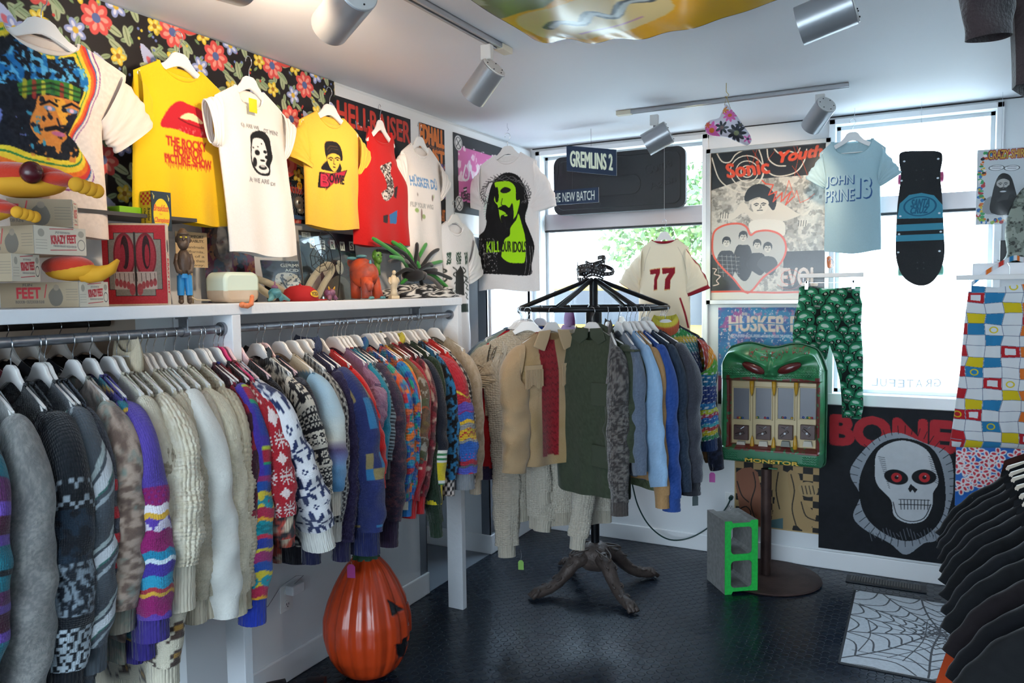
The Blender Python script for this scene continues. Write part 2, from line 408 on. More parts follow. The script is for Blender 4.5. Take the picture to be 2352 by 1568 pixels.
wallbox('wall_back', wall_paint,
        (-.2, .085, 0, .18, 0, H), (.085, 1.175, 0, .18, 0, .95), (.085, 1.175, 0, .18, 2.545, H), (1.175, 1.925, 0, .18, 0, H),
        (1.925, 2.695, 0, .18, 0, 1.035), (1.925, 2.695, 0, .18, 2.55, H), (2.695, 3.3, 0, .18, 0, H))
wallbox('wall_right', wall_paint, (3.15, 3.3, -7.3, 0, 0, H))
wallbox('wall_behind', wall_paint, (-2.6, .05, -7.3, -7.15, 0, H), (2.95, 3.3, -7.3, -7.15, 0, H), (.05, 2.95, -7.3, -7.15, 0, .55), (.05, 2.95, -7.3, -7.15, 2.45, H), (1.46, 1.54, -7.3, -7.15, .55, 2.45))
wallbox('wall_side_room', mat('beige_side_wall', 'b9a99a', .7), (-2.75, -2.6, -7.3, -1.9, 0, H), (-2.6, -.2, -2.907, -2.78, 0, H))
wallbox('wall_entry', mat('entry_wall_paint', 'c9ced4', .6), (-1.55, -1.4, -1.95, -.58, 0, H), (-1.4, -.2, -.63, -.58, 0, H), (-1.4, -.2, -2.0, -1.9, 0, H))
# baseboards
def baseboard(name, *segs):
    b = BM()
    for q in segs: b.box(*q)
    return struct(b.done(name, white_paint, bevel=.006))
baseboard('baseboard_left', (0, .014, -2.907, -1.33, 0, .12), (-.2, .014, -1.345, -1.331, 0, .12), (0, .014, -.635, 0, 0, .12), (-.62, .014, -.642, -.628, 0, .12))
baseboard('baseboard_back', (.014, 3.15, -.014, 0, 0, .105))
# steel corner guards beside the entry
b = BM(); b.box(-.05, .003, -1.342, -1.336, .12, 1.97); b.box(-.002, .003, -1.40, -1.336, .12, 1.97); struct(b.done('trim_1', grey_metal))
b = BM(); b.box(-.06, .003, -.632, -.626, .12, 1.97); b.box(-.002, .003, -.632, -.575, .12, 1.97); struct(b.done('trim_2', grey_metal))
# dark joint between ceiling and back wall
b = BM(); b.box(.02, 3.15, -.006, 0, H-.006, H); struct(b.done('trim_3', dark_line))
# raised white board along the top of the left wall (carries the posters)
b = BM(); b.box(0, .012, -2.0, -.02, 1.985, 2.585); struct(b.done('trim_4', white_paint, bevel=.002))
# windows
glass = bpy.data.materials.new('window_glass'); glass.use_nodes = True
_N = glass.node_tree.nodes; _L = glass.node_tree.links; _N.remove(_N['Principled BSDF'])
_tr = _N.new('ShaderNodeBsdfTransparent'); _tr.inputs[0].default_value = (.93, .96, .96, 1); _gl = _N.new('ShaderNodeBsdfGlossy'); _gl.inputs['Roughness'].default_value = .02
_fr = _N.new('ShaderNodeFresnel'); _ge = _N.new('ShaderNodeNewGeometry'); _mr = _N.new('ShaderNodeMapRange'); _mr.inputs[3].default_value = 1.5; _mr.inputs[4].default_value = 1/1.5; _L.new(_ge.outputs['Backfacing'], _mr.inputs[0]); _L.new(_mr.outputs[0], _fr.inputs[0]); _mx = _N.new('ShaderNodeMixShader')
_L.new(_fr.outputs[0], _mx.inputs[0]); _L.new(_tr.outputs[0], _mx.inputs[1]); _L.new(_gl.outputs[0], _mx.inputs[2]); _L.new(_mx.outputs[0], _N['Material Output'].inputs[0])
band_metal = mat('window_band_metal', 'b3aaa9', .32, .7)
def window(name, x0, x1, z0, z1, y, band, inner=.02):
    w = thing(name, None, None, (0, 0, 0)); w['kind'] = 'structure'
    f = BM(); t = .035
    f.box(x0-t, x0, y-.028, y, z0-t, z1+t*.9); f.box(x1, x1+t, y-.028, y, z0-t, z1+t*.9); f.box(x0-t, x1+t, y-.035, y, z0-t-.03, z0-.0); f.box(x0-t, x1+t, y-.028, y, z1, z1+t*.9)
    f.done('window_trim', white_paint, w, bevel=.004)
    f = BM(); s = .02; yy = y+.08
    for (a, b_, c, d) in ((x0, x0+s, z0, z1), (x1-s, x1, z0, z1), (x0, x1, z0, z0+s), (x0, x1, z1-s, z1)): f.box(a, b_, yy-.02, yy+.03, c, d)
    f.done('window_frame', mat('aluminium_frame', 'bfc3c6', .4, .6), w)
    if band:
        f = BM(); f.box(x0, x1, y+.05, yy+.03, band[0], band[1]); f.done('crossbar', band_metal, w, bevel=.003)
        f = BM(); f.box(x0, x1, y+.045, yy+.03, band[0]-.012, band[0]-.002); f.done('seal_strip', dark_line, w)
    f = BM(); f.box(x0, x1, yy, yy+.006, z0, z1); f.done('glass_pane', glass, w)
    return w
window('window_1', .085, 1.175, .95, 2.545, 0, (2.052, 2.16))
window('window_2', 1.925, 2.695, 1.035, 2.55, 0, (2.05, 2.143))
w3 = thing('window_3', None, None); w3['kind'] = 'structure'
f = BM(); f.box(-.02, .014, -.60, -.565, 1.06, 1.98); f.box(-.02, .014, -.03, 0, 1.06, 1.98); f.box(-.02, .014, -.6, 0, 1.05, 1.085); f.box(-.02, .014, -.6, 0, 1.945, 1.98); f.done('window_frame', white_paint, w3, bevel=.003)
f = BM(); f.box(-.1, -.094, -.565, -.03, 1.085, 1.945); f.done('glass_pane', glass, w3)
w4 = thing('window_4', None, None); w4['kind'] = 'structure'
f = BM(); f.box(.05, 1.46, -7.24, -7.234, .55, 2.45); f.box(1.54, 2.95, -7.24, -7.234, .55, 2.45); f.done('glass_pane', glass, w4)
# floor register under the skull poster
g = thing('floor_vent', 'low metal floor vent at the foot of the window wall', 'vent', (2.22, -.13, 0))
f = BM(); f.box(-.2, .2, -.055, .055, 0, .006); f.done('frame', mat('vent_metal', '24262a', .45, .6), g, bevel=.002)
f = BM()
for k in range(26): f.box(-.175+k*.0136, -.175+k*.0136+.006, -.035, .035, .006, .011)
f.done('slats', mat('vent_slat_metal', '5b5752', .4, .7), g)
# wall outlets
def outlet(loc, rz, label):
    o = thing('wall_outlet', label, 'outlet', loc, rz)
    f = BM(); f.box(-.036, .036, -.006, 0, -.058, .058); f.done('cover_plate', mat('outlet_plastic', 'e6e6e4', .35), o, bevel=.003)
    for dz in (-.027, .027):
        f = BM(); f.lathe([(.0165, 0), (.0165, .004)], 20, T(0, -.006, dz) @ rot('X', 90)); f.done('socket', mat('outlet_plastic', 'e6e6e4'), o)
        f = BM(); f.box(-.007, -.005, -.0112, -.0098, dz-.003, dz+.006); f.box(.005, .007, -.0112, -.0098, dz-.003, dz+.006); f.box(-.002, .002, -.0112, -.0098, dz-.011, dz-.007); f.done('slots', dark_line, o)
    return o
outlet(tuple(at(656, 1372, 0, 0)), R(90), 'white wall outlet low on the left wall behind the pumpkin')
outlet(tuple(at(1679, 1152, 1, 0)), 0, 'white wall outlet under the window wall posters with green cord')
# ---------------------------------------------------------------- street outside the windows
wallbox('ground_outside', mat('pale_pavement', 'c9c7c0', .8, var=(.6, 'b5b3ad')), (-30, 40, .18, 60, -.3, -.1), (-30, -2.8, -30, .18, -.3, -.1), (-2.8, 40, -40, -7.3, -.3, -.1))
# ---------------------------------------------------------------- hangers
def hanger_meshes():
    b = BM(); a = [(.019*math.cos(t), 0, -.006+.019*math.sin(t)) for t in np.linspace(R(-150), R(90), 14)][::-1]
    pts = [(-x, 0, z) for x, y, z in a]
    pts = [(.019*math.cos(t), 0, -.021+.019*math.sin(t)) for t in np.linspace(R(190), R(-60), 16)]+[(.002, 0, -.05), (0, 0, -.06), (0, 0, -.085)]
    b.tube(pts, .0017, 6); me1 = bpy.data.meshes.new('hook'); b.b.to_mesh(me1); b.b.free()
    for p in me1.polygons: p.use_smooth = True
    me1.materials.append(chrome)
    o = [(0, -.074), (.022, -.075), (.038, -.083), (.052, -.1), (.075, -.119), (.12, -.138), (.17, -.157), (.2, -.17), (.206, -.181), (.196, -.188)]
    i = [(.165, -.179), (.12, -.163), (.08, -.147), (.045, -.131), (.02, -.122), (0, -.119)]
    h = o+i; full = h+[(-x, z) for x, z in h[::-1] if x > 0]
    b = BM(); b.prism([(x, z) for x, z in full], -.0055, .0055, rot('X', 90)); bmesh.ops.recalc_face_normals(b.b, faces=b.b.faces)
    bmesh.ops.bevel(b.b, geom=[e for e in b.b.edges if len(e.link_faces) == 2 and e.calc_face_angle(0) > 1.2], offset=.0022, segments=2, affect='EDGES')
    me2 = bpy.data.meshes.new('hanger_body'); b.b.to_mesh(me2); b.b.free(); me2.materials.append(hanger_white)
    b = BM(); b.tube([(-.192, 0, -.184), (.192, 0, -.184)], .003, 6); me3 = bpy.data.meshes.new('bar'); b.b.to_mesh(me3); b.b.free(); me3.materials.append(hanger_white)
    return me1, me2, me3
HM = hanger_meshes()
pink_h = mat('pink_hanger_paint', 'd83b78', .4); pale_h = mat('pale_pink_hanger_paint', 'e6c6c9', .4)
def short(s, n=15): return ' '.join(s.split()[:n])
def hanger(p, rz, label, group=None, m=None, tilt=0, scale=1, sx=1):
    label = short(label)
    t = thing('clothes_hanger', label, 'hanger', p, rz, group); t.rotation_euler.x = tilt
    t.scale = (scale*sx, scale, scale)
    for nm, me in zip(('hook', 'hanger_body', 'bar'), HM):
        if m is not None and nm != 'hook': me = me.copy(); me.materials.clear(); me.materials.append(m)
        link(nm, me, None, t)
    return t
# ---------------------------------------------------------------- cloth building
def sstep(a, b, x): t = np.clip((x-a)/(b-a), 0, 1); return t*t*(3-2*t)
NECKZ = -.118
def bodysurf(sw, cw, hw, L, th, nw, nd, m, n, seed, fold=.006, t0=0, t1=1, back=False, inset=0, hemw=.008, slant=.055, shift=0, armcut=0, topw=None):
    u = np.linspace(-1, 1, n)[None, :]; t = np.linspace(t0, t1, m)[:, None]; x0 = u*sw
    ax = np.abs(x0)
    z0 = np.where(ax < nw, NECKZ-nd*np.sqrt(np.clip(1-(ax/nw)**2, 0, 1))*1.0, NECKZ-slant*(ax-nw)/(sw-nw))
    zh = NECKZ-L+hemw*np.sin(u*3+seed); z = z0+(zh-z0)*t; zs = NECKZ-slant
    w = np.where(z > zs-.2, sw+(cw-sw)*sstep(zs, zs-.2, z), cw+(hw-cw)*sstep(zs-.2, NECKZ-L, z))
    if armcut: w = w-armcut*np.exp(-((z-(zs-.08))/.07)**2)
    x = u*w*(1-inset)+shift*sstep(zs, NECKZ-L, z)
    d = np.sqrt(np.clip(1-np.abs(u)**3, 0, 1))*th*(.25+.75*sstep(NECKZ-.01, zs-.16, z))*(1-inset)
    rg = np.random.default_rng(seed*7+(3 if back else 0)); f = 0
    for k in range(4): f = f+np.sin(u*w*rg.uniform(14, 46)+rg.uniform(0, 6)+z*rg.uniform(-3, 3))*rg.uniform(.4, 1)
    f = f*fold*sstep(zs-.02, NECKZ-L, z)*(1-u**4)+fold*.8*np.sin(z*23+u*5+seed)*np.exp(-((np.abs(u)-.8)/.25)**2)*sstep(zs, zs-.1, z)*(1-u**4)
    y = (d+f*.5) if back else (-d-f)
    return np.stack(np.broadcast_arrays(x, y, z), -1)
def tubesurf(path, a, b, m, n, seed, wr=.05, p=.85, D0=None, blend=1.0):
    """flattened sleeve along a 3-D path, wide across the garment's own plane"""
    P = np.asarray(path, float); P = sp(P, 6); dd = np.r_[0, np.cumsum(np.linalg.norm(np.diff(P, axis=0), axis=1))]; s = np.linspace(0, dd[-1], m)
    C = np.stack([np.interp(s, dd, P[:, i]) for i in range(3)], -1); q = s/dd[-1]
    Tn = np.gradient(C, axis=0); Tn /= np.linalg.norm(Tn, axis=1)[:, None]
    D = np.stack([-Tn[:, 2], np.zeros(m), Tn[:, 0]], -1); D /= np.maximum(np.linalg.norm(D, axis=1), 1e-6)[:, None]
    if D0 is not None:
        D0 = np.array(D0, float); D0 /= np.linalg.norm(D0); D0 = D0*np.sign(D0@D[0] or 1); w0 = 1-sstep(0, blend, q)[:, None]; D = D*(1-w0)+D0*w0; D /= np.linalg.norm(D, axis=1)[:, None]
    N = np.cross(D, Tn); N /= np.maximum(np.linalg.norm(N, axis=1), 1e-6)[:, None]
    A = np.interp(q, np.linspace(0, 1, len(a)), a); B = np.interp(q, np.linspace(0, 1, len(b)), b)
    k = max(3, m//12); A = np.convolve(np.pad(A, k, 'edge'), np.ones(2*k+1)/(2*k+1), 'valid'); B = np.convolve(np.pad(B, k, 'edge'), np.ones(2*k+1)/(2*k+1), 'valid')
    th = np.linspace(0, 2*math.pi, n, endpoint=False); c, sn = np.cos(th+R(118)), np.sin(th+R(118)); c = np.sign(c)*np.abs(c)**p; sn = np.sign(sn)*np.abs(sn)**p
    w = 1+wr*np.sin(q[:, None]*21+3*th[None]+seed)+wr*.8*np.sin(q[:, None]*37-2*th[None]+seed*2.1)*sstep(.15, .5, q)[:, None]
    G = C[:, None]+D[:, None]*(A[:, None]*c[None]*w)[..., None]+N[:, None]*(B[:, None]*sn[None]*w)[..., None]
    per = np.mean(A)*4.2
    return G, s[:, None]+0*th[None], th[None]/(2*math.pi)*per+0*s[:, None]
def twomesh(name, A, B, ca, cb, uva, uvb, m, parent, label=None):
    """front and back panels in one mesh"""
    ma, na = A.shape[:2]; mb, nb = B.shape[:2]
    F = np.vstack([gridF(ma, na), gridF(mb, nb, flip=True, off=ma*na)])
    return link(name, npmesh(name, np.vstack([A.reshape(-1, 3), B.reshape(-1, 3)]), F, np.vstack([ca.reshape(-1, 3), cb.reshape(-1, 3)]), np.vstack([uva.reshape(-1, 2), uvb.reshape(-1, 2)])), m, parent, label=label)
def uvof(s, q): return np.stack([q, s], -1)
# ---------------------------------------------------------------- knit patterns: f(S, Q) -> colours (S metres down, Q metres around)
def C3(c, S): return np.broadcast_to(np.array(hx(c)), S.shape+(3,)).copy()
def solid(c, v=.03):
    def f(S, Q): r = np.random.default_rng(5).normal(0, v, S.shape)[..., None]; return np.clip(C3(c, S)+r*.6, 0, 1)
    return f
def melange(c1, c2, fx=60, fy=60, k=9, seed=2, c3=None):
    def f(S, Q):
        n = vnoise(*S.shape, max(2, fy*np.ptp(S)), max(2, fx*np.ptp(Q)), seed, 3)
        w = np.clip((n-.5)*k+.5, 0, 1)[..., None]; o = C3(c1, S)*(1-w)+C3(c2, S)*w
        if c3:
            w = np.clip((vnoise(*S.shape, max(2, .7*fy*np.ptp(S)), max(2, .7*fx*np.ptp(Q)), seed+9, 3)-.56)*k, 0, 1)[..., None]; o = o*(1-w)+C3(c3, S)*w
        return o
    return f
def bands(*bs, rep=True, wav=0, wl=.05):
    """bs: (height in m, colour or pattern)"""
    ed = np.cumsum([b[0] for b in bs])
    def f(S, Q):
        s = S+wav*np.sin(Q/wl*2*math.pi) if wav else S
        if rep: s = np.mod(s, ed[-1])
        o = C3('000000', S); lo = -9
        for (h, c), e in zip(bs, ed):
            m = (s >= lo) & (s < (e if e != ed[-1] or rep else 99))
            lo = e; cc = c(S, Q) if callable(c) else C3(c, S); o[m] = cc[m]
        return o
    return f
def motif(bm, cell, c0, c1, c2=None, cy=None, sh=0):
    """repeating stitched picture; bm = rows of ' ', '#' and 'o'"""
    rows = bm.split('/'); w = max(map(len, rows)); A = np.array([[{' ': 0, '.': 0, '#': 1, 'o': 2}[ch] for ch in r.ljust(w)] for r in rows]); cy = cy or cell
    def f(S, Q):
        i = (S/cy).astype(int); j = np.floor(Q/cell).astype(int)+sh*(i//len(rows)); k = A[i % len(rows), j % w][..., None]
        g = lambda c: c(S, Q) if callable(c) else C3(c, S)
        return np.where(k == 0, g(c0), np.where(k == 1, g(c1), g(c2 or c1)))
    return f
FLAKE = '     #     /  #  #  #  /   # # #   / #  ###  # /  #  #  #  / ######### /  #  #  #  / #  ###  # /   # # #   /  #  #  #  /     #     /           '
STAR8 = '      #      /     ###     / #   ###   # / ##  ###  ## / ### ### ### /  #########  /   ##   ##   / ####     ####/   ##   ##   /  #########  / ### ### ### / ##  ###  ## / #   ###   # /     ###     /      #      /  #       #  / # #     # # /  #       #  '
DIAM = '   #   /  ###  / ##### /#######/ ##### /  ###  /   #   /       '
ARG = '    #    /   ###   /  #####  / ####### /#########/ ####### /  #####  /   ###   /    #    /        o'
BIRD = '# /   / #/   '
ZIG = '#   #/ # # /  #  /     '
XX = '# #/ # /# #/   '
NORD = '#  #  #  # / ## ## ## #/#  #  #  # /            / ###   ###  /## ## ## ## / ###   ###  /            '
PEND = '###    ####    # /#  ##  #  ##  ##/  ####  ####  # /###    ####    # /                '
def patch(cols, cell, seed=1, cy=None):
    r = np.random.default_rng(seed); K = np.array([hx(c) for c in cols]); A = r.integers(0, len(cols), (97, 53)); cy = cy or cell
    def f(S, Q): return K[A[(S/cy).astype(int) % 97, np.floor(Q/cell).astype(int) % 53]]
    return f
def over(f0, f1, cond): # cond(S,Q)->mask
    def f(S, Q): a = f0(S, Q); b = f1(S, Q); m = cond(S, Q); a[m] = b[m]; return a
    return f
def ombre(*st):
    ss = np.array([a for a, _ in st]); K = np.array([hx(c) for _, c in st])
    def f(S, Q): return np.stack([np.interp(S, ss, K[:, i]) for i in range(3)], -1)
    return f
def ink(c, par, w=.03):  # squiggles
    return None
def cable_disp(kind):
    """extra relief along the normal for cable knits"""
    def f(S, Q):
        if kind == 'cable':
            q = np.mod(Q, .05)/.05-.5; s = S*2*math.pi/.055
            a = np.exp(-((q-.16*np.sin(s))/.09)**2)+np.exp(-((q+.16*np.sin(s))/.09)**2); return .006*np.minimum(a, 1)
        if kind == 'nub': return .0045*np.abs(np.sin(S*math.pi/.012)*np.sin(Q*math.pi/.012))
        if kind == 'rib': return .003*np.abs(np.sin(Q*math.pi/.012))
        if kind == 'chev': return .003*(np.sin((S+.6*np.abs(np.mod(Q, .04)-.02))*2*math.pi/.02)*.5+.5)
        return 0*S
    return f
def puff(G, d):
    """push a closed tube grid outwards by d"""
    c = G.mean(1, keepdims=True); v = G-c; return G+v/np.maximum(np.linalg.norm(v, axis=-1, keepdims=True), 1e-6)*d[..., None]
# ---------------------------------------------------------------- a garment on a hanger
def garment(name, label, cat, p, rz, group=None, sw=.2, cw=.23, hw=.22, L=.6, th=.035, nw=.085, nd=.05, bnd=.012, body=None, back=None, front_cv=None, plane=None,
            sl=None, sr=None, slf=None, kind='cotton', res=(60, 70), fold=.006, seed=1, cuff=None, hem=None, collar=None, shift=0, armcut=0, relief=None, slant=.055,
            hang=True, hlabel=None, hmat=None, collar_h=.016, sleeve_names=('sleeve', 'sleeve'), hgroup=None, over_h=False):
    """sl / sr: dict(end=(x,y,z) local, mid=optional, a=[half widths], b=[thicknesses], n=(rows,cols))"""
    t = thing(name, label, cat, p, rz, group); m = vmat(kind); body = body or solid('ffffff'); back = back or body; slf = slf or body
    if hang: hanger(p, rz, hlabel or 'white hanger holding the '+label, hgroup, hmat, sx=min(1, (sw-.012)/.2) if not over_h else 1)
    hemk = .07/L if hem else 0; rows, cols = res
    A = bodysurf(sw, cw, hw, L, th, nw, nd, rows, cols, seed, fold, 0, 1-hemk, shift=shift, armcut=armcut, slant=slant)
    Bk = bodysurf(sw, cw, hw, L, th, nw, bnd, max(12, rows//3), max(14, cols//3), seed, fold, 0, 1-hemk, back=True, shift=shift, armcut=armcut, slant=slant)
    SA, SB = NECKZ-A[..., 2], NECKZ-Bk[..., 2]; ca = body(np.maximum(SA, 0), A[..., 0]+2); cb = back(np.maximum(SB, 0), Bk[..., 0]+2)
    if front_cv is not None:
        ca = front_cv.sample(p[1-plane]+A[..., 0], -(p[2]+A[..., 2]), (-1, -1, -1)) if False else np.where((lambda c: c)(front_cv.sample(p[1-plane]+A[..., 0], -(p[2]+A[..., 2]), (-9, -9, -9)))[..., :1] < -1, ca, front_cv.sample(p[1-plane]+A[..., 0], -(p[2]+A[..., 2]), (-9, -9, -9)))
    twomesh('body', A, Bk, ca, cb, uvof(SA, A[..., 0]), uvof(SB, Bk[..., 0]), m, t)
    if hem:
        A = bodysurf(sw, cw, hw, L, th, nw, nd, 8, 60, seed, fold, 1-hemk, 1, inset=.04, shift=shift); B2 = bodysurf(sw, cw, hw, L, th, nw, bnd, 8, 60, seed, fold, 1-hemk, 1, back=True, inset=.04, shift=shift)
        twomesh('hem_band', A, B2, hem(NECKZ-A[..., 2], A[..., 0]+2), hem(NECKZ-B2[..., 2], B2[..., 0]+2), uvof(-A[..., 2], A[..., 0]), uvof(-B2[..., 2], B2[..., 0]), vmat('rib') if kind != 'cotton' else m, t)
    for sd, sg in ((sl, -1), (sr, 1)):
        if not sd: continue
        e = np.array(sd['end'], float); zs = NECKZ-slant; ah = sd.get('arm', .175); top = np.array([sg*(sw-.002), 0, zs+.002]); pit = np.array([sg*(cw-.004), 0, zs-ah])
        r0 = (top+pit)/2+np.array([-sg*.012, 0, 0])
        n = sd.get('n', (24, 20)); a = list(sd.get('a', [.085, .09, .075])); bb = list(sd.get('b', [.028, .022, .016])); a[0] = ah*.5
        if 'mid' in sd: mid = np.array(sd['mid'], float)
        else: mid = r0*.5+e*.5
        pts = [r0, mid, e] if sd.get('short') else [r0, r0+np.array([sg*.035, 0, -.03]), mid, e]
        D0 = top-pit; bl = 1.0 if sd.get('short') else .3
        G, S, Q = tubesurf(pts, a, bb, n[0], n[1], seed+sg, sd.get('wr', .05), D0=D0, blend=bl); rel = sd.get('relief', relief)
        if rel: G = puff(G, cable_disp(rel)(S, Q)*sstep(0, .03, S))
        ff = sd.get('f', slf)
        so = link('sleeve', gridmesh('sleeve', G, ff(S, Q), uvof(S, Q), wrap=True, flip=True), m, t)
        cf = sd.get('cuff', cuff)
        if cf:
            h = sd.get('ch', .075); dr = e-mid; dr /= np.linalg.norm(dr); dr = dr*.6+np.array([0, 0, -.4]); dr /= np.linalg.norm(dr); a1, b1 = a[-1], bb[-1]; k = .8
            G, S, Q = tubesurf([e-dr*.012, e+dr*h*.5, e+dr*h], [a1*k, a1*k*.88, a1*k*.92], [b1*1.0]*3, 10, 40, seed, .015)
            G = puff(G, cable_disp('rib')(S, Q))
            link('cuff', gridmesh('cuff', G, cf(S, Q), uvof(S, Q), wrap=True, flip=True), vmat('rib') if kind != 'cotton' else m, so)
    if collar:
        ph = np.linspace(0, 2*math.pi, 48, endpoint=False); fr = np.sin(ph) < 0
        P = np.stack([nw*1.0*np.cos(ph), np.where(fr, th*.36, .018)*np.sin(ph), NECKZ-np.where(fr, nd, bnd)*np.abs(np.sin(ph))**1.0+.001], -1)
        k = np.linspace(0, 2*math.pi, 8, endpoint=False); inw = np.stack([np.cos(ph), 0*ph, np.abs(np.sin(ph))], -1)
        if collar_h < .03:
            G = P[None]+inw[None]*(collar_h*.5*np.cos(k)[:, None, None]+.0*collar_h)+np.array([0, 1, 0])*(.0035*np.sin(k)[:, None])[..., None]
        else:
            zz = np.linspace(0, 1, 8)[:, None, None]; G = P[None]*np.array([1, 1, 1])+np.array([0, 0, 1])*zz*collar_h+np.stack([np.cos(ph), np.sin(ph)*.5, 0*ph], -1)[None]*(.012*np.sin(zz*3)-.02*zz)
        G = np.swapaxes(G, 0, 1); G = np.concatenate([G, G[:1]], 0); S = np.tile(np.linspace(0, .5, G.shape[0])[:, None], (1, G.shape[1])); Q = np.tile(np.linspace(0, .03, G.shape[1])[None], (G.shape[0], 1))
        link('collar', gridmesh('collar', G, collar(Q, S), uvof(Q, S), wrap=collar_h < .03), vmat('rib') if kind != 'cotton' else m, t)
    return t
# ---------------------------------------------------------------- printed tees on the walls
def PX(ax, val, ox=0, oy=0, k=1.0):
    """traced photo points -> drawing coordinates on a room plane (horizontal metre, -height)"""
    def f(*pts):
        pts = pts[0] if len(pts) == 1 else pts; out = []
        for x, y in pts:
            p = at(ox+x/k, oy+y/k, ax, val); out.append((p[1-ax], -p[2]))
        return np.array(out)
    return f
def wall_tee(name, label, ax, val, hump, hemL, hemR, slL, slR, c, cv=None, Lx=None, nw=.085, nd=.06, sw=None, group=None, mL=None, mR=None, collar=None, sa=(.085, .085, .078), seed=1, kind='cotton', hook_extra=0, **k):
    h = at(*hump, ax, val); p = [h.x, h.y, h.z+.074+hook_extra]; p[ax] = val; rz = R(90) if ax == 0 else 0; i = 1-ax
    l, r = at(*hemL, ax, val), at(*hemR, ax, val); cw = (r[i]-l[i])/2; shift = (r[i]+l[i])/2-h[i]; L = p[2]+NECKZ-(l.z+r.z)/2
    loc = lambda q, dy=0: (at(*q, ax, val)[i]-h[i], dy, at(*q, ax, val).z-p[2])
    base = solid(c, .012) if isinstance(c, str) else c; S = lambda q, sg: None if q is None else dict(end=loc(q), a=list(sa), b=[.03, .026, .022], n=(34, 30), short=1, wr=.035)
    sw = sw or min(cw*.93, .21)
    return garment(name, label, 'shirt', tuple(p), rz, group or None, sw=sw, cw=cw*.97, hw=cw, L=L, th=.03, nw=nw, nd=nd, body=base, front_cv=cv, plane=ax if False else ax, sl=S(slL, -1), sr=S(slR, 1),
                   kind=kind, res=k.pop('res', (150, 120)), seed=seed, collar=collar or base, shift=shift, hlabel=k.pop('hlabel', None) or 'white hanger under the '+label, **k), p
def cvbox(ax, val, a, b, w, bg):
    """drawing surface covering the photo box a..b"""
    q = PX(ax, val)(a, b, (a[0], b[1]), (b[0], a[1])); return CV((q[:, 0].min(), q[:, 1].min(), q[:, 0].max(), q[:, 1].max()), w, bg)
def txt(cv, t, s, a, b, col, **k):
    """text between two traced corners"""
    (x0, y0), (x1, _), (_, y1) = t([a, (b[0], (a[1]+b[1])/2), (a[0], b[1])])
    return cv.text(s, min(x0, x1), y0, max(x0, x1), y1, col, **k)
BK = '16151a'
def face(cv, cx, cy, w, h, skin, dark, hair=1, beard=0, seed=1, line=None):
    """a simple portrait: cx,cy centre of the face, w,h its size"""
    line = line or dark; e = lambda x, y, rx, ry, c, **k: cv.ell(cx+x*w, cy+y*h, rx*w, ry*h, c, **k)
    if hair: cv.poly([(cx+x*w, cy+y*h) for x, y in ((-.62, .2), (-.68, -.35), (-.45, -.75), (0, -.9), (.45, -.75), (.68, -.35), (.6, .2), (.45, -.2), (0, -.45), (-.45, -.2))], dark, smooth=5)
    cv.poly([(cx+x*w, cy+y*h) for x, y in ((-.47, -.3), (0, -.52), (.47, -.3), (.46, .1), (.3, .42), (0, .56), (-.3, .42), (-.46, .1))], skin, smooth=6)
    if hair: cv.poly([(cx+x*w, cy+y*h) for x, y in ((-.5, -.1), (-.5, -.5), (0, -.62), (.5, -.5), (.5, -.1), (.36, -.33), (.05, -.3), (-.3, -.36))], dark, smooth=4)
    for s in (-1, 1):
        cv.line([(cx+s*.34*w, cy-.13*h), (cx+s*.2*w, cy-.19*h), (cx+s*.08*w, cy-.14*h)], .055*w, line); e(s*.21, -.05, .085, .035, line); 
    cv.line([(cx+.03*w, cy-.05*h), (cx+.08*w, cy+.12*h), (cx-.02*w, cy+.15*h)], .035*w, line)
    cv.line([(cx-.15*w, cy+.29*h), (cx, cy+.27*h), (cx+.15*w, cy+.29*h)], .05*w, line)
    if beard:
        cv.poly([(cx+x*w, cy+y*h) for x, y in ((-.47, .05), (-.25, .2), (0, .18), (.25, .2), (.47, .05), (.42, .6), (.15, .95), (-.15, .95), (-.42, .6))], dark, smooth=4); e(0, .3, .12, .03, skin)
    return cv
# --- leftmost: cream tee, rainbow outlined portrait (generic musician face)
ax, v = 0, .15; t = PX(ax, v); t3 = PX(ax, v, 0, 0, 3.336)
cv = cvbox(ax, v, (-60, 20), (290, 500), 250, 'e8d7c9')
out = [(0, 190), (60, 130), (130, 160), (330, 400), (560, 390), (590, 420), (625, 520), (655, 610), (640, 720), (600, 800), (560, 900), (500, 985), (480, 1050), (520, 1100), (570, 1150), (600, 1230), (560, 1290), (420, 1300), (180, 1250), (0, 1180), (-240, 1120), (-300, 800), (-260, 420), (-120, 230)]
P = t3(out); Ps = sp(P, 6, True); cen = P.mean(0)
for kk, c in ((1.40, '8a4a86'), (1.37, 'e8d7c9'), (1.30, '2f6aa5'), (1.27, 'd6403a'), (1.2, 'e8702a'), (1.12, 'efc93a'), (1.03, '2e7f43'), (1.0, 'eed23c')): cv.poly(cen+(Ps-cen)*(kk*.94+.0), c)
cv.poly(cen+(Ps-cen)*.87, '191c25')
hair = t3([(20, 420), (100, 300), (230, 280), (400, 420), (560, 480), (640, 560), (640, 700), (560, 690), (350, 620), (90, 650), (-100, 620), (-200, 480)])
cv.blobs(26, .52, '1f6fae', 4, where=sp(hair, 5, True)); cv.blobs(40, .6, '5fb3dd', 5, where=sp(hair, 5, True))
band = t3([(90, 650), (200, 615), (350, 615), (480, 640), (585, 690), (570, 790), (440, 750), (300, 720), (110, 740)])
cv.poly(band, '3d7a33'); 
for i, c in enumerate(('c8b52a', 'b5342f', 'd9cf3a', '2a5f3a', 'b5342f', 'd9cf3a')): cv.line(t3([(150+i*72, 625+i*8), (140+i*72, 745+i*8)]), .012, c, a=.8)
for dy in (30, 70): cv.line(t3([(100, 650+dy), (350, 615+dy), (580, 690+dy)]), .006, '1d2a1c', a=.7)
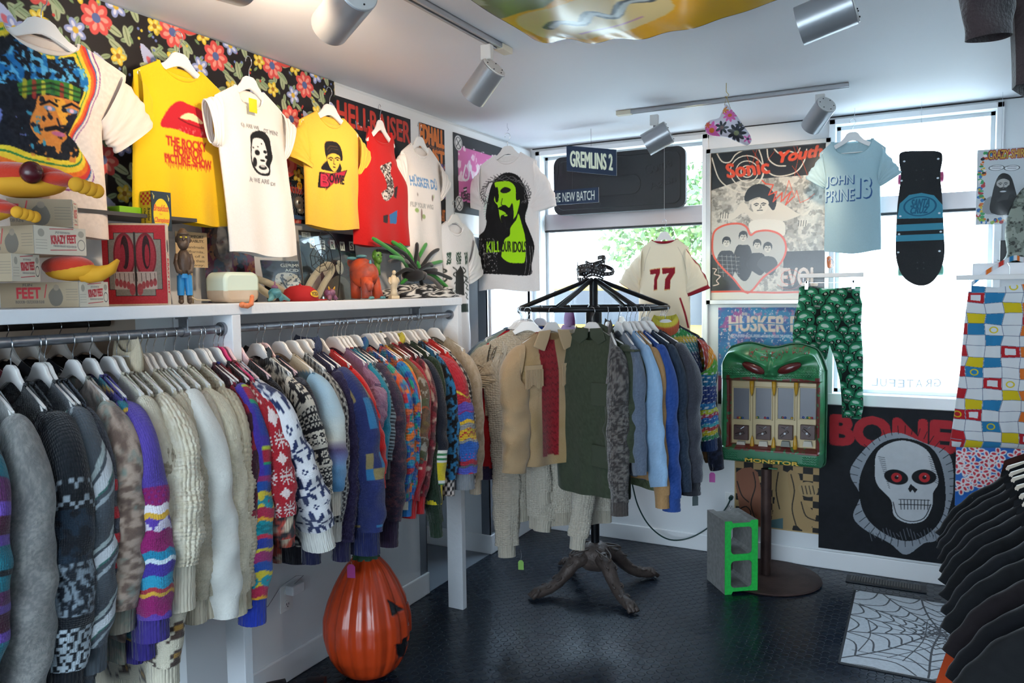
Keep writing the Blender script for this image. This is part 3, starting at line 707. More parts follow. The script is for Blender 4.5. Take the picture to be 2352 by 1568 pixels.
cv.poly(t3([(260, 740), (440, 760), (560, 810), (545, 900), (480, 980), (470, 1060), (430, 1100), (330, 1130), (250, 1080), (180, 960), (220, 840)]), 'd9853a', smooth=4)
cv.poly(t3([(360, 770), (450, 780), (480, 950), (450, 980), (400, 900)]), 'eea83a', smooth=3); cv.blobs(24, .56, '20202c', 8, where=t3([(260, 740), (560, 810), (545, 900), (470, 1060), (330, 1130), (180, 960)]))
for x, y in ((330, 840), (505, 860)): cv.ell(*t3([(x, y)])[0], .017, .007, '6f8fb5'); cv.ell(*t3([(x, y)])[0], .007, .006, 'e9b6c4'); cv.line(t3([(x-70, y-30), (x, y-55), (x+60, y-20)]), .007, '15151c')
cv.line(t3([(300, 1000), (380, 985), (440, 1010), (470, 990)]), .012, '15151c'); cv.ell(*t3([(400, 1035)])[0], .022, .007, 'c26a8f'); cv.line(t3([(390, 920), (410, 975), (470, 975)]), .006, '20202c')
cv.blobs(30, .58, '3f8fa8', 12, where=t3([(150, 850), (260, 900), (300, 1130), (200, 1150), (120, 1000)])); cv.blobs(26, .55, 'd88a3c', 13, where=t3([(170, 1080), (560, 1100), (540, 1250), (200, 1230)]))
cv.blobs(22, .55, '6a76b8', 14, where=t3([(-250, 800), (60, 850), (160, 1050), (-200, 1000)])); cv.noise(.05, 60, 3)
wall_tee('printed_tee', 'cream tee with a rainbow outlined portrait in a plaid headband', ax, v, (95, 42), (-20, 545), (248, 532), None, (310, 320), 'e8d7c9', cv, sw=.26, nw=.11, nd=.05, sa=(.1, .1, .085), res=(220, 200), seed=2)
# --- yellow tee with red lips
ax, v = 0, .13; t = PX(ax, v); t2 = PX(ax, v, 0, 0, 2.09); Y1 = 'eec01d'
cv = cvbox(ax, v, (300, 220), (500, 420), 200, Y1)
cv.poly(t2([(748, 610), (760, 560), (800, 510), (845, 488), (885, 505), (940, 530), (985, 590), (998, 640), (985, 662), (940, 665), (880, 650), (820, 625)]), 'c0202c', smooth=6)
cv.poly(t2([(838, 570), (870, 548), (905, 552), (945, 590), (935, 600), (890, 582)]), 'f0d9a8', smooth=4); cv.line(t2([(830, 572), (880, 600), (940, 622)]), .004, '6e0f18', smooth=3)
cv.blobs(50, .62, 'e8a49a', 3, where=t2([(800, 600), (960, 640), (930, 660), (820, 630)]), a=.6)
for s, a, b in (('THE ROCKY', (768, 655), (958, 690)), ('HORROR', (806, 702), (940, 738)), ('PICTURE SHOW', (760, 740), (985, 772))):
    txt(cv, t2, s, a, (b[0], b[1]+8), 'b81f26', bold=.0016)
for i in range(26): x = 770+i*8.6; cv.line(t2([(x, 780+i*.8), (x, 792+i*1.0+(i*7 % 5)*4)]), .0022, 'b81f26')
wall_tee('printed_tee', 'mustard yellow tee with large red lips and dripping red lettering', ax, v, (412, 122), (305, 500), (524, 520), (318, 310), (502, 300), Y1, cv, nd=.045, nw=.085, sa=(.085, .085, .08), seed=3, res=(170, 150))
# --- white tee with black portrait
ax, v = 0, .21; t = PX(ax, v); t5 = PX(ax, v, 500, 100, 2.412); W1 = 'ece6e0'
cv = cvbox(ax, v, (538, 262), (632, 436), 150, W1)
cv.poly(t5([(150, 560), (152, 510), (185, 488), (225, 492), (255, 530), (262, 590), (268, 640), (255, 680), (250, 735), (195, 725), (160, 680), (150, 620)]), '1a1a1c', smooth=5)
cv.poly(t5([(158, 560), (170, 530), (215, 535), (235, 590), (240, 640), (232, 670), (248, 700), (240, 722), (200, 715), (165, 670), (156, 620)]), W1, smooth=5)
for x, y, a, b in ((187, 608, .012, .010), (228, 605, .008, .006), (210, 560, .003, .003), (240, 635, .011, .007), (175, 660, .01, .017), (218, 690, .018, .008), (216, 652, .011, .004), (165, 580, .004, .003), (190, 575, .004, .002), (172, 640, .004, .004)): cv.ell(*t5([(x, y)])[0], a, b, '1a1a1c')
cv.ell(*t5([(218, 684)])[0], .011, .0035, 'c9c3bd')
txt(cv, t5, 'Q: ARE WE', (104, 440), (202, 464), '1a1a1c'); txt(cv, t5, 'OT MEN?', (228, 474), (306, 498), '1a1a1c'); txt(cv, t5, 'A: WE ARE', (142, 742), (250, 766), '1a1a1c'); txt(cv, t5, 'D!', (258, 772), (278, 790), '1a1a1c')
wall_tee('printed_tee', 'white tee with a black stencil face and a yellow tag at the neck', ax, v, (572, 176), (528, 578), (681, 592), (478, 280), (666, 330), W1, cv, nd=.075, nw=.065, sw=.16, sa=(.07, .08, .072), seed=4, res=(200, 170))
p0 = at(581, 240, 0, .25); b = BM(); b.box(-.001, .001, -.018, .018, -.028, .02); tag(b.done('price_note', mat('yellow_note', 'f0cf1d', .6)), 'small yellow paper note pinned at the neck of the white stencil face tee', 'tag').location = p0
# --- golden tee, portrait and red lightning word
ax, v = 0, .13; t = PX(ax, v); t5 = PX(ax, v, 500, 100, 2.412); Y2 = 'ecb843'
cv = cvbox(ax, v, (715, 318), (792, 445), 170, Y2); K = '191519'
cv.poly(t5([(570, 560), (590, 543), (640, 550), (662, 590), (662, 650), (640, 650), (655, 690), (640, 715), (552, 700), (560, 665), (575, 650), (568, 610)]), K, smooth=4)
cv.poly(t5([(578, 628), (612, 612), (648, 628), (646, 665), (625, 708), (604, 706), (584, 672)]), Y2, smooth=5)
for x in (597, 634): cv.line(t5([(x-14, 640), (x, 634), (x+12, 640)]), .005, K); cv.ell(*t5([(x, 648)])[0], .008, .003, K)
cv.line(t5([(614, 645), (610, 670), (620, 673)]), .003, K); cv.ell(*t5([(614, 688)])[0], .009, .003, K); cv.line(t5([(580, 590), (600, 570), (640, 575)]), .003, '5c4023'); cv.line(t5([(585, 605), (605, 585), (645, 592)]), .002, '5c4023')
bolt = [(541, 712), (600, 722), (688, 703), (668, 752), (652, 770), (622, 782), (612, 775), (570, 817), (576, 800), (538, 798)]
cv.poly(t5(bolt), K); B2 = t5(bolt); cc = B2.mean(0); cv.poly(cc+(B2-cc)*.9, 'b3203c')
txt(cv, t5, 'B', (545, 722), (588, 796), K, bold=.003); txt(cv, t5, 'B', (548, 724), (585, 792), 'c8304a', bold=.0008); txt(cv, t5, 'OWIE', (588, 722), (668, 770), K, bold=.0018, slant=.1)
wall_tee('printed_tee', 'golden yellow tee with a dark haired face above a red lightning word', ax, v, (757, 240), (702, 520), (828, 530), (690, 375), (838, 385), Y2, cv, nd=.05, nw=.085, sw=.19, sa=(.085, .08, .075), seed=5, res=(170, 140))
# --- red sleeveless tee
ax, v = 0, .13; t5 = PX(ax, v, 500, 100, 2.412); RD = 'bb1717'
cv = cvbox(ax, v, (855, 365), (912, 520), 120, RD)
sk = sp(t5([(872, 690), (900, 670), (940, 660), (930, 720), (945, 760), (950, 830), (920, 870), (895, 868), (880, 830), (910, 800), (895, 740)]), 5, True)
cv.poly(sk, '221d1e'); cv.blobs(34, .47, 'e4d9d2', 6, where=sk); cv.blobs(50, .6, '7b706d', 7, where=sk)
cv.ell(*t5([(902, 845)])[0], .022, .018, 'd8ccc4'); cv.ell(*t5([(898, 848)])[0], .005, .004, '221d1e'); cv.ell(*t5([(908, 850)])[0], .005, .004, '221d1e')
cv.poly(t5([(892, 955), (918, 948), (915, 998), (893, 992)]), '2a2226'); cv.poly(t5([(925, 950), (972, 925), (968, 1000), (930, 998)]), '2f6fa8'); cv.poly(t5([(955, 800), (972, 790), (965, 860), (950, 850)]), '2a2226')
wall_tee('sleeveless_tee', 'bright red sleeveless tee with a bony black and white print', ax, v, (873, 276), (812, 562), (942, 568), None, None, RD, cv, nd=.07, nw=.085, sw=.115, armcut=.03, seed=6, res=(150, 110))
# --- white tee, sliced blue lettering
ax, v = 0, .13; W2 = 'e8e0da'
cv = cvbox(ax, v, (925, 392), (1000, 520), 130, W2); t5 = PX(ax, v, 500, 100, 2.412)
txt(cv, t5, 'HÜSKER DÜ', (1042, 722), (1190, 785), '4f86c0', bold=.0014); cv.line(t5([(1040, 772), (1110, 768), (1195, 785)]), .004, W2)
txt(cv, t5, 'FLIP YOUR WIG', (1044, 878), (1166, 902), '8a8a86', bold=.0006)
for x, y, a, b, c in ((1075, 925, .018, .011, '8fae5c'), (1118, 960, .016, .012, '94a765'), (1105, 950, .008, .03, '7a5d56'), (1163, 858, .007, .016, '6e5b50'), (1080, 838, .006, .008, '8f8580'), (1170, 850, .003, .01, '9ab56a')): cv.ell(*t5([(x, y)])[0], a, b, c, a=.85)
wall_tee('printed_tee', 'off white tee with sliced blue lettering and small green blots', ax, v, (964, 314), (922, 600), (1016, 680), (914, 415), (1022, 440), W2, cv, nd=.06, nw=.075, sw=.165, sa=(.075, .075, .07), seed=7, res=(170, 120))
# --- white tee with green-black figures, at the shelf's end
ax, v = 0, .13; W3 = 'eceaea'
cv = cvbox(ax, v, (1012, 570), (1080, 745), 110, W3); t5 = PX(ax, v, 500, 100, 2.412)
for x, w in ((1262, 22), (1310, 30), (1355, 24)):
    cv.poly(t5([(x-w*.5, 1160), (x+w*.5, 1155), (x+w*.4, 1220), (x-w*.4, 1225)]), '2c4a3e'); cv.line(t5([(x-w, 1240), (x-w*.3, 1260), (x-w, 1280), (x-w*.2, 1300), (x-w*.8, 1330)]), .007, '232a28', smooth=4)
cv.poly(t5([(1295, 1270), (1320, 1230), (1335, 1262), (1340, 1395), (1290, 1385)]), '202222'); cv.blobs(60, .58, W3, 4, box=(cv.x0, cv.y0, cv.x1, cv.y0+.1)); cv.rect(*t5([(1325, 1440)])[0], *t5([(1370, 1485)])[0], '24352e')
for y in (1290, 1330, 1380, 1450): cv.line(t5([(1345, y), (1360, y+12), (1350, y+25), (1368, y+36)]), .006, '26302c', smooth=3)
wall_tee('printed_tee', 'white tee with dark green figures hanging past the shelf end', ax, v, (1044, 492), (1022, 830), (1078, 825), None, (1092, 640), W3, cv, nd=.07, nw=.085, sw=.2, sa=(.09, .09, .085), seed=8, res=(170, 110))
# --- big white tee with lime green bearded head
ax, v = 1, -.81; W4 = 'ebe5e2'; t = PX(ax, v, 1000, 250, 2.851)
cv = cvbox(ax, v, (1098, 385), (1234, 635), 250, W4); LG = 'a8e51c'; K = '1b1a1c'
cc = np.array(t([(470, 640)])[0])
for q in np.linspace(-20, 200, 44):
    if 65 < q < 115: continue
    a, b = R(180+q), 0; cv.line([cc+np.array((math.cos(a), math.sin(a)))*.085, cc+np.array((math.cos(a), math.sin(a)))*.135], .0022, '9ac2b0')
for s in (-1, 1):
    for q in np.linspace(-60, 28, 18): a = R(q); cv.line([cc+np.array((s*math.cos(a)*.1, -math.sin(a)*.1)), cc+np.array((s*math.cos(a)*.145, -math.sin(a)*.17))], .0024, 'a3c6b6')
cv.poly(t([(345, 1080), (310, 1085), (287, 1010), (285, 850), (330, 800), (350, 745), (345, 700), (365, 560), (400, 470), (470, 420), (550, 440), (600, 520), (620, 620), (600, 720), (625, 800), (655, 900), (640, 1020), (630, 1088), (480, 1085)]), K, smooth=4)
cv.poly(t([(402, 490), (440, 478), (500, 480), (540, 520), (545, 600), (568, 600), (560, 650), (545, 700), (520, 730), (470, 760), (440, 720), (425, 640), (400, 600), (415, 540)]), LG, smooth=5)
cv.poly(t([(440, 540), (470, 515), (510, 530), (495, 550), (460, 556)]), K, smooth=3); cv.poly(t([(425, 655), (470, 632), (500, 650), (520, 620), (530, 690), (520, 740), (475, 770), (445, 730), (448, 700), (480, 690), (460, 672)]), K, smooth=4)
cv.poly(t([(405, 530), (425, 520), (430, 600), (410, 610)]), K, smooth=3); cv.ell(*t([(478, 700)])[0], .012, .005, LG); cv.line(t([(455, 590), (448, 630), (475, 634)]), .004, K, smooth=3)
cv.poly(t([(560, 690), (580, 760), (600, 860), (598, 995), (560, 1010), (500, 1005), (455, 975), (450, 950), (470, 860), (505, 830), (510, 780), (545, 730)]), LG, smooth=4)
for k in range(3):
    a = [t([(470+(110+12*k)*math.cos(R(q))*1.2+6*math.sin(q), 560-(115-10*k)*math.sin(R(q))+9*math.sin(q*.25+k*2))])[0] for q in range(-35, 220, 9)]; cv.line(a, .0042, K, smooth=2); cv.line(a, .0012, 'd5d0cc', smooth=2)
for q in range(-30, 215, 8):
    a = R(q); x, y = 470+128*math.cos(a)*1.15, 560-120*math.sin(a); cv.line(t([(x, y), (x+22*math.cos(a+.6), y-22*math.sin(a+.6))]), .0026, K)
txt(cv, t, 'KILL', (350, 872), (442, 940), LG, bold=.0014); txt(cv, t, 'YOUR', (428, 872), (514, 938), K, bold=.0014); txt(cv, t, 'IDOLS', (524, 872), (606, 940), K, bold=.0014)
cv.blobs(60, .66, 'e0dad6', 9, where=t([(285, 850), (420, 850), (420, 1085), (310, 1085)]), a=.8)
for x in (300, 330, 600, 625, 640): cv.line(t([(x, 900), (x+8, 1000), (x-6, 1085)]), .0014, 'd8d2ce', smooth=3)
wall_tee('printed_tee', 'large white tee with a lime green bearded head hung from the ceiling', ax, v, (1166, 335), (1100, 665), (1240, 668), (1092, 480), (1247, 482), W4, cv, nd=.055, nw=.085, sw=.185, sa=(.085, .09, .088), seed=9, res=(230, 180), hook_extra=.0)
b = BM(); q = at(1165, 283, 1, -.81); b.tube([(q.x, q.y, 2.6), (q.x, q.y, 2.578), (q.x+.008, q.y, 2.566), (q.x+.002, q.y, 2.556)], .0015, 6); tag(b.done('ceiling_hook', chrome), 'small ceiling hook above the lime green bearded head tee', 'hook')
# --- cream baseball shirt with 77 (seen from behind)
ax, v = 1, -.32; CR = 'eee2c6'; t = PX(ax, v, 1000, 250, 2.851); MR = '8c1c2a'
cv = cvbox(ax, v, (1448, 545), (1612, 752), 200, CR)
for pts in ([(1415, 1055), (1480, 1045), (1480, 1075), (1462, 1120), (1462, 1180), (1440, 1185), (1444, 1110), (1455, 1080), (1418, 1085)], [(1494, 1045), (1576, 1040), (1576, 1075), (1548, 1120), (1545, 1178), (1510, 1182), (1515, 1115), (1540, 1075), (1498, 1082)]):
    P = t(pts); c0 = P.mean(0); cv.poly(c0+(P-c0)*1.08, 'd9a86a'); cv.poly(P, MR)
cv.line(t([(1410, 905), (1385, 980), (1372, 1060)]), .003, 'c9bda6', smooth=3); cv.line(t([(1590, 905), (1625, 970), (1645, 1050)]), .003, 'c9bda6', smooth=3)
cv.line(t([(1612, 1240), (1640, 1330), (1660, 1430)]), .009, MR, smooth=3)
sl77 = over(solid(CR, .01), solid(MR, .01), lambda S, Q: (S > .165) | (np.abs(Q-.212) < .012) | (np.abs(Q-.054) < .010))
g, p = wall_tee('baseball_shirt', 'cream baseball shirt with maroon number 77 hanging before the window', ax, v, (1526, 532), (1466, 790), (1586, 790), (1444, 662), (1604, 672), CR, cv, nd=.02, nw=.075, sw=.145, sa=(.07, .075, .072), seed=10, res=(170, 150), slf=sl77, collar=solid(MR, .01), bnd=.045)
b = BM(); b.tube([(p[0], v, p[2]-.002), (p[0], v, 2.6)], .0007, 5); tag(b.done('hanging_line', mat('clear_line', 'c9c9c9', .3)), 'thin line holding the cream number 77 shirt from the ceiling', 'string')
# --- pale blue tee on the right
ax, v = 1, -.17; BL = 'a9c6ce'; t = PX(ax, v, 1600, 200, 2.09); NV = '274f86'
cv = cvbox(ax, v, (1885, 385), (2022, 480), 240, BL)
for s, a, b in (('JOHN', (622, 432), (755, 486)), ('PRINE', (620, 498), (758, 552))):
    txt(cv, t, s, (a[0]+3, a[1]+4), (b[0]+3, b[1]+4), NV, bold=.0022); txt(cv, t, s, a, b, 'a9c6ce', bold=.0002); txt(cv, t, s, a, b, 'bdd3d8', bold=.0001)
for s, a, b in (('1', (768, 440), (786, 532)), ('3', (802, 434), (838, 532))):
    txt(cv, t, s, (a[0]+4, a[1]+5), (b[0]+4, b[1]+5), NV, bold=.003); txt(cv, t, s, a, b, 'aecad2', bold=.0012)
wall_tee('printed_tee', 'pale blue tee with outlined navy lettering in front of the framed poster', ax, v, (1958, 303), (1893, 577), (2024, 580), (1872, 422), (2046, 412), BL, cv, nd=.085, nw=.1, sw=.165, sa=(.06, .065, .06), seed=11, res=(190, 170), collar=solid('9fbcc4', .01))
b = BM(); q = at(1958, 303, 1, -.17); b.tube([(q.x+.01, -.17, 2.6), (q.x+.008, -.17, q.z+.075)], .0012, 6); tag(b.done('ceiling_hook', chrome), 'thin wire hook holding the pale blue tee from the ceiling', 'hook')
# ---------------------------------------------------------------- shelf unit and rails along the left wall
RX = .25
sh = thing('shelf_unit', 'long white wooden shelf unit on posts along the left wall', 'shelf', (0, 0, 0))
b = BM(); b.box(.002, .297, -6.6, -1.405, 1.578, 1.617); b.done('shelf_board', shelf_paint, sh, bevel=.003)
for y in (-1.43, -2.885, -4.4, -5.9):
    b = BM(); b.box(.206, .296, y-.019, y+.019, 0, 1.578); b.done('post', shelf_paint, sh, bevel=.0025)
    b = BM(); b.box(.002, .206, y-.019, y+.019, 1.44, 1.578); b.done('cross_beam', shelf_paint, sh, bevel=.0025)
for y0, y1, l in ((-6.58, -2.905, 'long galvanized clothes rail on the left bay of the white shelf unit'), (-2.866, -1.45, 'galvanized clothes rail on the right bay of the white shelf unit')):
    r = thing('clothes_rail', l, 'clothes rail', (RX, (y0+y1)/2, 1.53)); h = (y1-y0)/2
    b = BM(); b.tube([(0, -h, 0), (0, h, 0)], .0145, 16); b.done('pipe', pipe_metal, r, smooth=2)
    for yy in ((h-.16) if y0 < -5 else h-.30,):
        b = BM(); b.box(-.02, .02, yy-.002, yy+.002, .0, .048); b.tube([(0, yy-.01, 0), (0, yy+.01, 0)], .0185, 14); b.box(-.03, .03, yy-.006, yy+.006, .04, .048); b.done('rail_bracket', pipe_metal, r)
    for s in (-1, 1):
        if s < 0 and y0 < -5: continue
        b = BM(); b.tube([(0, s*(h-.012), 0), (0, s*h, 0)], .024, 16); b.done('end_flange', pipe_metal, r)
b = BM(); b.tube([(0, -1.9, 0), (0, .0, 0)], .015, 14); r = tag(b.done('clothes_rail', mat('dark_pipe', '3a3633', .5, .6)), 'dark clothes rail in the room behind the left bay', 'clothes rail'); r.location = (-.32, -2.93, 1.55)
RZ = 1.545
WH = 'white hanger on the galvanized rail holding the '
def G2(px):  # rail position of a hook seen at photo x
    p = at(px, 787-.068*px, 0, RX); return p.y
def rackg(px, label, end, a, pat, body=None, cuff=None, kind='knit', L=.62, ew=0, X=.53, hem=True, seed=None, cat='sweater', name='sweater', b=.035, relief=None, collar='same', hmat=None, mid=None, sx=0, collar_h=.02, brelief=None, nd=.05, sw=.2, hang=True, drop=0, kind2=None, hl=None, ch=.07, near=False):
    if ew: X += .03; a *= 1.15
    y = G2(px); o = Vector((RX, y, RZ)); e = at(end[0], end[1], 0, X); seed = seed or int(px)+200
    yaw = -.16
    c, s = math.cos(-yaw), math.sin(-yaw)
    def loc(w): d = Vector(w)-o; return (d.x*c-d.y*s, d.x*s+d.y*c, d.z)
    e = e+Vector((0, 0, ch*.55 if cuff is not None else 0)); a = a*1.12
    el = loc(e); m = loc(at(mid[0], mid[1], 0, X-.01)) if mid else ((sw+.035)*.55+el[0]*.45+.015, el[1]*.4, (NECKZ-.15)*.5+el[2]*.5+.02)
    body = body or pat; cuff = cuff if cuff is not None else None
    cuff = solid(cuff, .02) if isinstance(cuff, str) else cuff
    col = cuff if collar == 'same' else (solid(collar, .02) if isinstance(collar, str) else collar)
    col = col or body
    t = garment(name, label, cat, tuple(o), yaw, 'garments on the left wall rails', sw=sw, cw=.235, hw=.225, L=L, th=.03, nw=.085, nd=nd, body=body, slf=pat, kind=kind, seed=seed, res=(70, 70), fold=.005,
        hem=(cuff or body) if hem else None, collar=col, collar_h=collar_h, cuff=cuff, slant=.06, hang=hang, hmat=hmat, relief=None, hlabel=hl,
        sr=dict(end=el, mid=m, a=[a*1.15, a*1.05, a, a*1.0, a*1.02, a*.85], b=[b*.9, b, b, b*1.1, b*1.15, b*.8], n=(150, 60) if not (near or ew) else (190, 100), f=pat, cuff=cuff, relief=relief, ch=ch, arm=.19, wr=.045),
        sl=dict(end=(-sw-.07, el[1]*.3-.01, el[2]+.05), a=[a, a, a*.8], b=[.028, .026, .02], n=(30, 18), f=pat, arm=.19))
    return t
CRM, IV, WHT = 'd6ccb8', 'dcd2b8', 'dedcd4'
P = bands
purp = bands((.07, '5a3fa0'), (.05, '1f6f86'), (.035, motif(DIAM, .008, '4b3a9a', 'd8cfe0')), (.06, motif(BIRD, .006, '8c1f63', '7a2a78')), (.02, 'e6dfe6'), (.012, 'd6a83a'), (.03, motif(ARG, .007, 'd8cfe0', '5a3fa0')), (.05, '8c1f63'), (.02, '2383a6'), (.012, 'c9d8e0'), (.03, '43348f'), (.03, '2a8fb0'), (.012, 'a8303c'), (.01, 'd6a83a'), (.05, '8c1f63'), wav=.004)
multi = bands((.03, '1f4fa0'), (.012, 'd8c23a'), (.035, motif(ARG, .006, '1c8fa0', 'd8c23a', 'b02a4a')), (.03, 'b02a4a'), (.01, 'e0a030'), (.04, melange('1b8f9c', '17707c', 40, 160)), (.012, 'c8304a'), (.03, '2a3f9a'), (.01, 'd8c23a'), (.03, '9a2f6a'), wav=.004, wl=.06)
coogi = over(melange('1f4f96', '1f86a8', 30, 50, 12, 5, 'c8603a'), patch(('2a6fb0', '1f4f96', 'b0303a', '1f8f7a', 'd8702a', '7a3f8a'), .016, 3, .022), lambda S, Q: np.sin(S*95+np.sin(Q*60)*1.6) > .35)
coogi2 = over(coogi, solid('d0542c'), lambda S, Q: np.abs(np.mod(S+.008*np.sin(Q*70), .13)-.06) < .006)
melB = melange('6e5a50', 'b09a8a', 60, 70, 5, 4, '7f8c84')
snowNavy = motif(STAR8, .0068, 'dedde0', '27335c')
snowNavyB = bands((.06, melange('dedde0', '27335c', 60, 60)), (.5, snowNavy), rep=False)
redSnow = motif(FLAKE+'/'+DIAM, .0052, 'a8202c', 'e0ccc8')
NAVY = '1f2433'
lightomb = ombre((0, '7fa8c4'), (.08, 'b8cdd6'), (.17, 'd8d4c6'), (.20, '5c4f74'), (.225, '6f78a8'), (.26, '6d9ac0'), (.34, '4f86b4'), (.37, '7d7090'), (.385, 'a8c8da'), (.44, 'cfd8d8'), (.52, 'd8d0c0'))
fair = bands((.012, 'ddd4c4'), (.05, motif(PEND, .0055, '23232a', 'ddd4c4')), (.01, 'ddd4c4'), (.05, motif(XX, .0055, '1f1f25', 'cfc8bc')), (.012, '1f1f25'), (.04, motif(NORD, .005, 'ddd4c4', '1f1f25')))
navArg = over(solid('252d5e', .02), patch(('252d5e', '252d5e', '8a7a52', '252d5e', '2f6f9a', '252d5e'), .035, 8, .05), lambda S, Q: np.mod(S, .17) > .07)
chunky = bands((.16, over(solid('a82430'), solid('c8b83a'), lambda S, Q: np.abs(S-.145+.6*np.abs(np.mod(Q, .1)-.05)) < .003)), (.035, '5c4aa0'), (.006, '8c2a6a'), (.03, '2a5aa6'), (.015, 'c9a32c'), (.02, '8a8a8a'), (.045, motif(ZIG, .007, 'c9a32c', 'a82430')), (.012, '8a8a8a'), (.05, '2a5aa6'), (.03, motif(BIRD, .006, '2a5aa6', 'a03a7a')), (.02, 'b0283a'), (.01, '55606c'), (.03, '5058b8'), (.015, 'b0283a'), (.03, motif(XX, .006, '3a4a5c', 'b8a040')), wav=.005, wl=.07)
stripes = bands((.33, '1a1f2c'), (.012, 'dfe0dc'), (.009, '2f7a4a'), (.011, 'dfe0dc'), (.009, '2f7a4a'), (.011, 'dfe0dc'), (.075, 'd9c42a'), (.011, 'dfe0dc'), (.009, '2f7a4a'), (.011, 'dfe0dc'), (.009, '2f7a4a'), (.012, 'dfe0dc'), (.08, '1a1f2c'), (.012, 'dfe0dc'), (.01, '2f7a4a'), (.012, 'dfe0dc'), (.01, '2f7a4a'), (.012, 'dfe0dc'), rep=False)
geo = bands((.06, melange('5a4436', '6b5a3a', 30, 30, 8, 2, '8a4a2c')), (.006, '8f8a80'), (.05, motif(ZIG+'/'+DIAM, .007, '5a4a3a', '8f8a80', 'a0522c')), (.03, '4a5038'), (.006, '9a4a2a'), (.05, melange('4f4034', '6a4a34', 40, 20)), wav=.003)
# ---- right bay, far to near (hook x in the photo, label, cuff point, half width, pattern ...)
rackg(996, 'oatmeal knit sweater, last on the rail beside the end post', (1092, 1118), .038, melange('b8a894', 'a89880', 90, 90, 3), kind='fleece', b=.028, L=.55, X=.5, cuff='b0a08c')
rackg(963, 'black cardigan flecked with tiny cream flowers', (1075, 1095), .045, motif(' # /###/ #o/    ', .0045, '1d1c20', 'c9c3b8', 'c9c3b8'), cuff=motif('## /  #', .006, '1d1c20', 'd8ccc8', 'a02a3a'), L=.6)
rackg(956, 'bright red sweater squeezed behind the chunky striped one', (1062, 1060), .042, solid('c01c1c'), cuff='b01818')
rackg(940, 'chunky red shouldered sweater with wavy blue, yellow and grey bands', (1062, 1105), .07, chunky, cuff='82868c', collar='8a8780', kind='chunky', b=.045, L=.66, ew=.06)
rackg(932, 'dark sweater with blue leafy hem under the chunky banded one', (1028, 1120), .05, melange('14161c', '2a6f9c', 80, 80, 14), cuff=motif('## /  #', .006, '1d1c20', 'd8ccc8'), L=.72, b=.025)
rackg(914, 'dark green knit sweater with one long empty sleeve', (1000, 1215), .04, solid('27392b'), cuff='27392b', kind='knit', relief='rib', L=.58, b=.025, mid=(985, 1050))
rackg(897, 'navy sweater with yellow collar and white, green and yellow sleeve stripes', (996, 1135), .055, stripes, body=solid('1a1f2c'), cuff='d9c42a', collar='d9c42a', b=.036, collar_h=.045, ch=.085)
rackg(886, 'burgundy patterned sweater beside the yellow collared navy one', (960, 1160), .045, melange('7a2430', '4a2028', 50, 50, 8, 3, 'b8a090'), cuff='b81f26', b=.028)
rackg(862, 'brown and grey geometric sweater with a grey ribbed collar', (950, 1085), .052, geo, cuff='6a6a6a', collar='6f6b66', kind='knit', b=.034, collar_h=.03)
rackg(870, 'dark red sweater in the middle of the right rail', (940, 1170), .05, over(solid('9a1c2a'), patch(('9a1c2a', '1f6f5a', '9a1c2a', 'c9a89a'), .02, 4, .03), lambda S, Q: np.abs(S-.35) < .05), cuff='b01c22', b=.03)
rackg(848, 'orange, white and black colour block sweater', (925, 1150), .045, bands((.05, 'c8902a'), (.05, 'd8642a'), (.06, 'ddd8ce'), (.03, '22222a'), (.09, 'ddd8ce'), (.03, 'a8803a'), (.04, 'd8642a'), (.05, '2f7a8a')), cuff='c9c3b4', b=.028)
rackg(842, 'turquoise, red and green textured sweater', (928, 1165), .05, coogi, cuff='2a6fb0', kind='chunky', b=.03)
rackg(812, 'bulky multicoloured blue sweater with raised orange ridges', (918, 1130), .06, coogi2, body=coogi, cuff=coogi, collar=melange('1f6f9a', '1f4f96', 50, 50), kind='chunky', b=.042, collar_h=.04)
rackg(792, 'dark plum tweed sweater with very long ribbed cuffs', (890, 1225), .068, melange('3c2c3e', '2a2638', 80, 160, 8, 4, '5a3a44'), cuff='2e2038', collar='3f2a38', b=.04, L=.6, ch=.10)
rackg(783, 'slate sweater with thin pale horizontal ribs', (880, 1080), .04, bands((.006, '7f8f98'), (.007, '27303c')), cuff='39404a', b=.028, L=.6)
rackg(774, 'teal blue sweater beside the mauve cardigan', (858, 1120), .045, ombre((0, '1f7f96'), (.4, '1b6f90'), (.5, '2a4a96')), cuff='c01c22', b=.026)
rackg(764, 'dusty mauve cable knit cardigan', (852, 1010), .042, solid('8a6580'), cuff='7a5872', relief='cable', kind='knit', b=.03, L=.5)
rackg(728, 'scarlet wool sweater with nordic patterned cuffs', (862, 1105), .052, bands((.43, solid('c81418', .02)), (.012, 'e6dcd8'), (.07, motif(NORD, .007, 'c81418', 'e6dcd8', '1f2a56')), (.02, '1f2a56'), rep=False), cuff='c81a1c', collar='c81418', kind='fleece', b=.036, ch=.06)
rackg(704, 'navy argyle sweater with a big folded collar', (835, 1245), .085, navArg, body=solid('20264e'), cuff='1d2350', collar='20264e', b=.048, L=.64, collar_h=.06, ch=.085, ew=.06)
rackg(690, 'deep purple cable knit sweater', (785, 1265), .05, solid('2b2546'), cuff='232040', relief='cable', b=.03, L=.66)
rackg(668, 'black and white flecked heavy knit', (765, 1220), .048, motif('##  ##/ ## # / # ## ', .006, '2a2c33', 'a8a8a4'), cuff='c9c6be', b=.03, L=.7)
rackg(640, 'cream and sky blue striped soft sweater', (752, 1155), .07, lightomb, body=over(solid('55788e', .03), solid('c9b394', .02), lambda S, Q: S < .06), cuff='d2cabb', collar='c9b394', kind='fleece', b=.045, ch=.085, collar_h=.018)
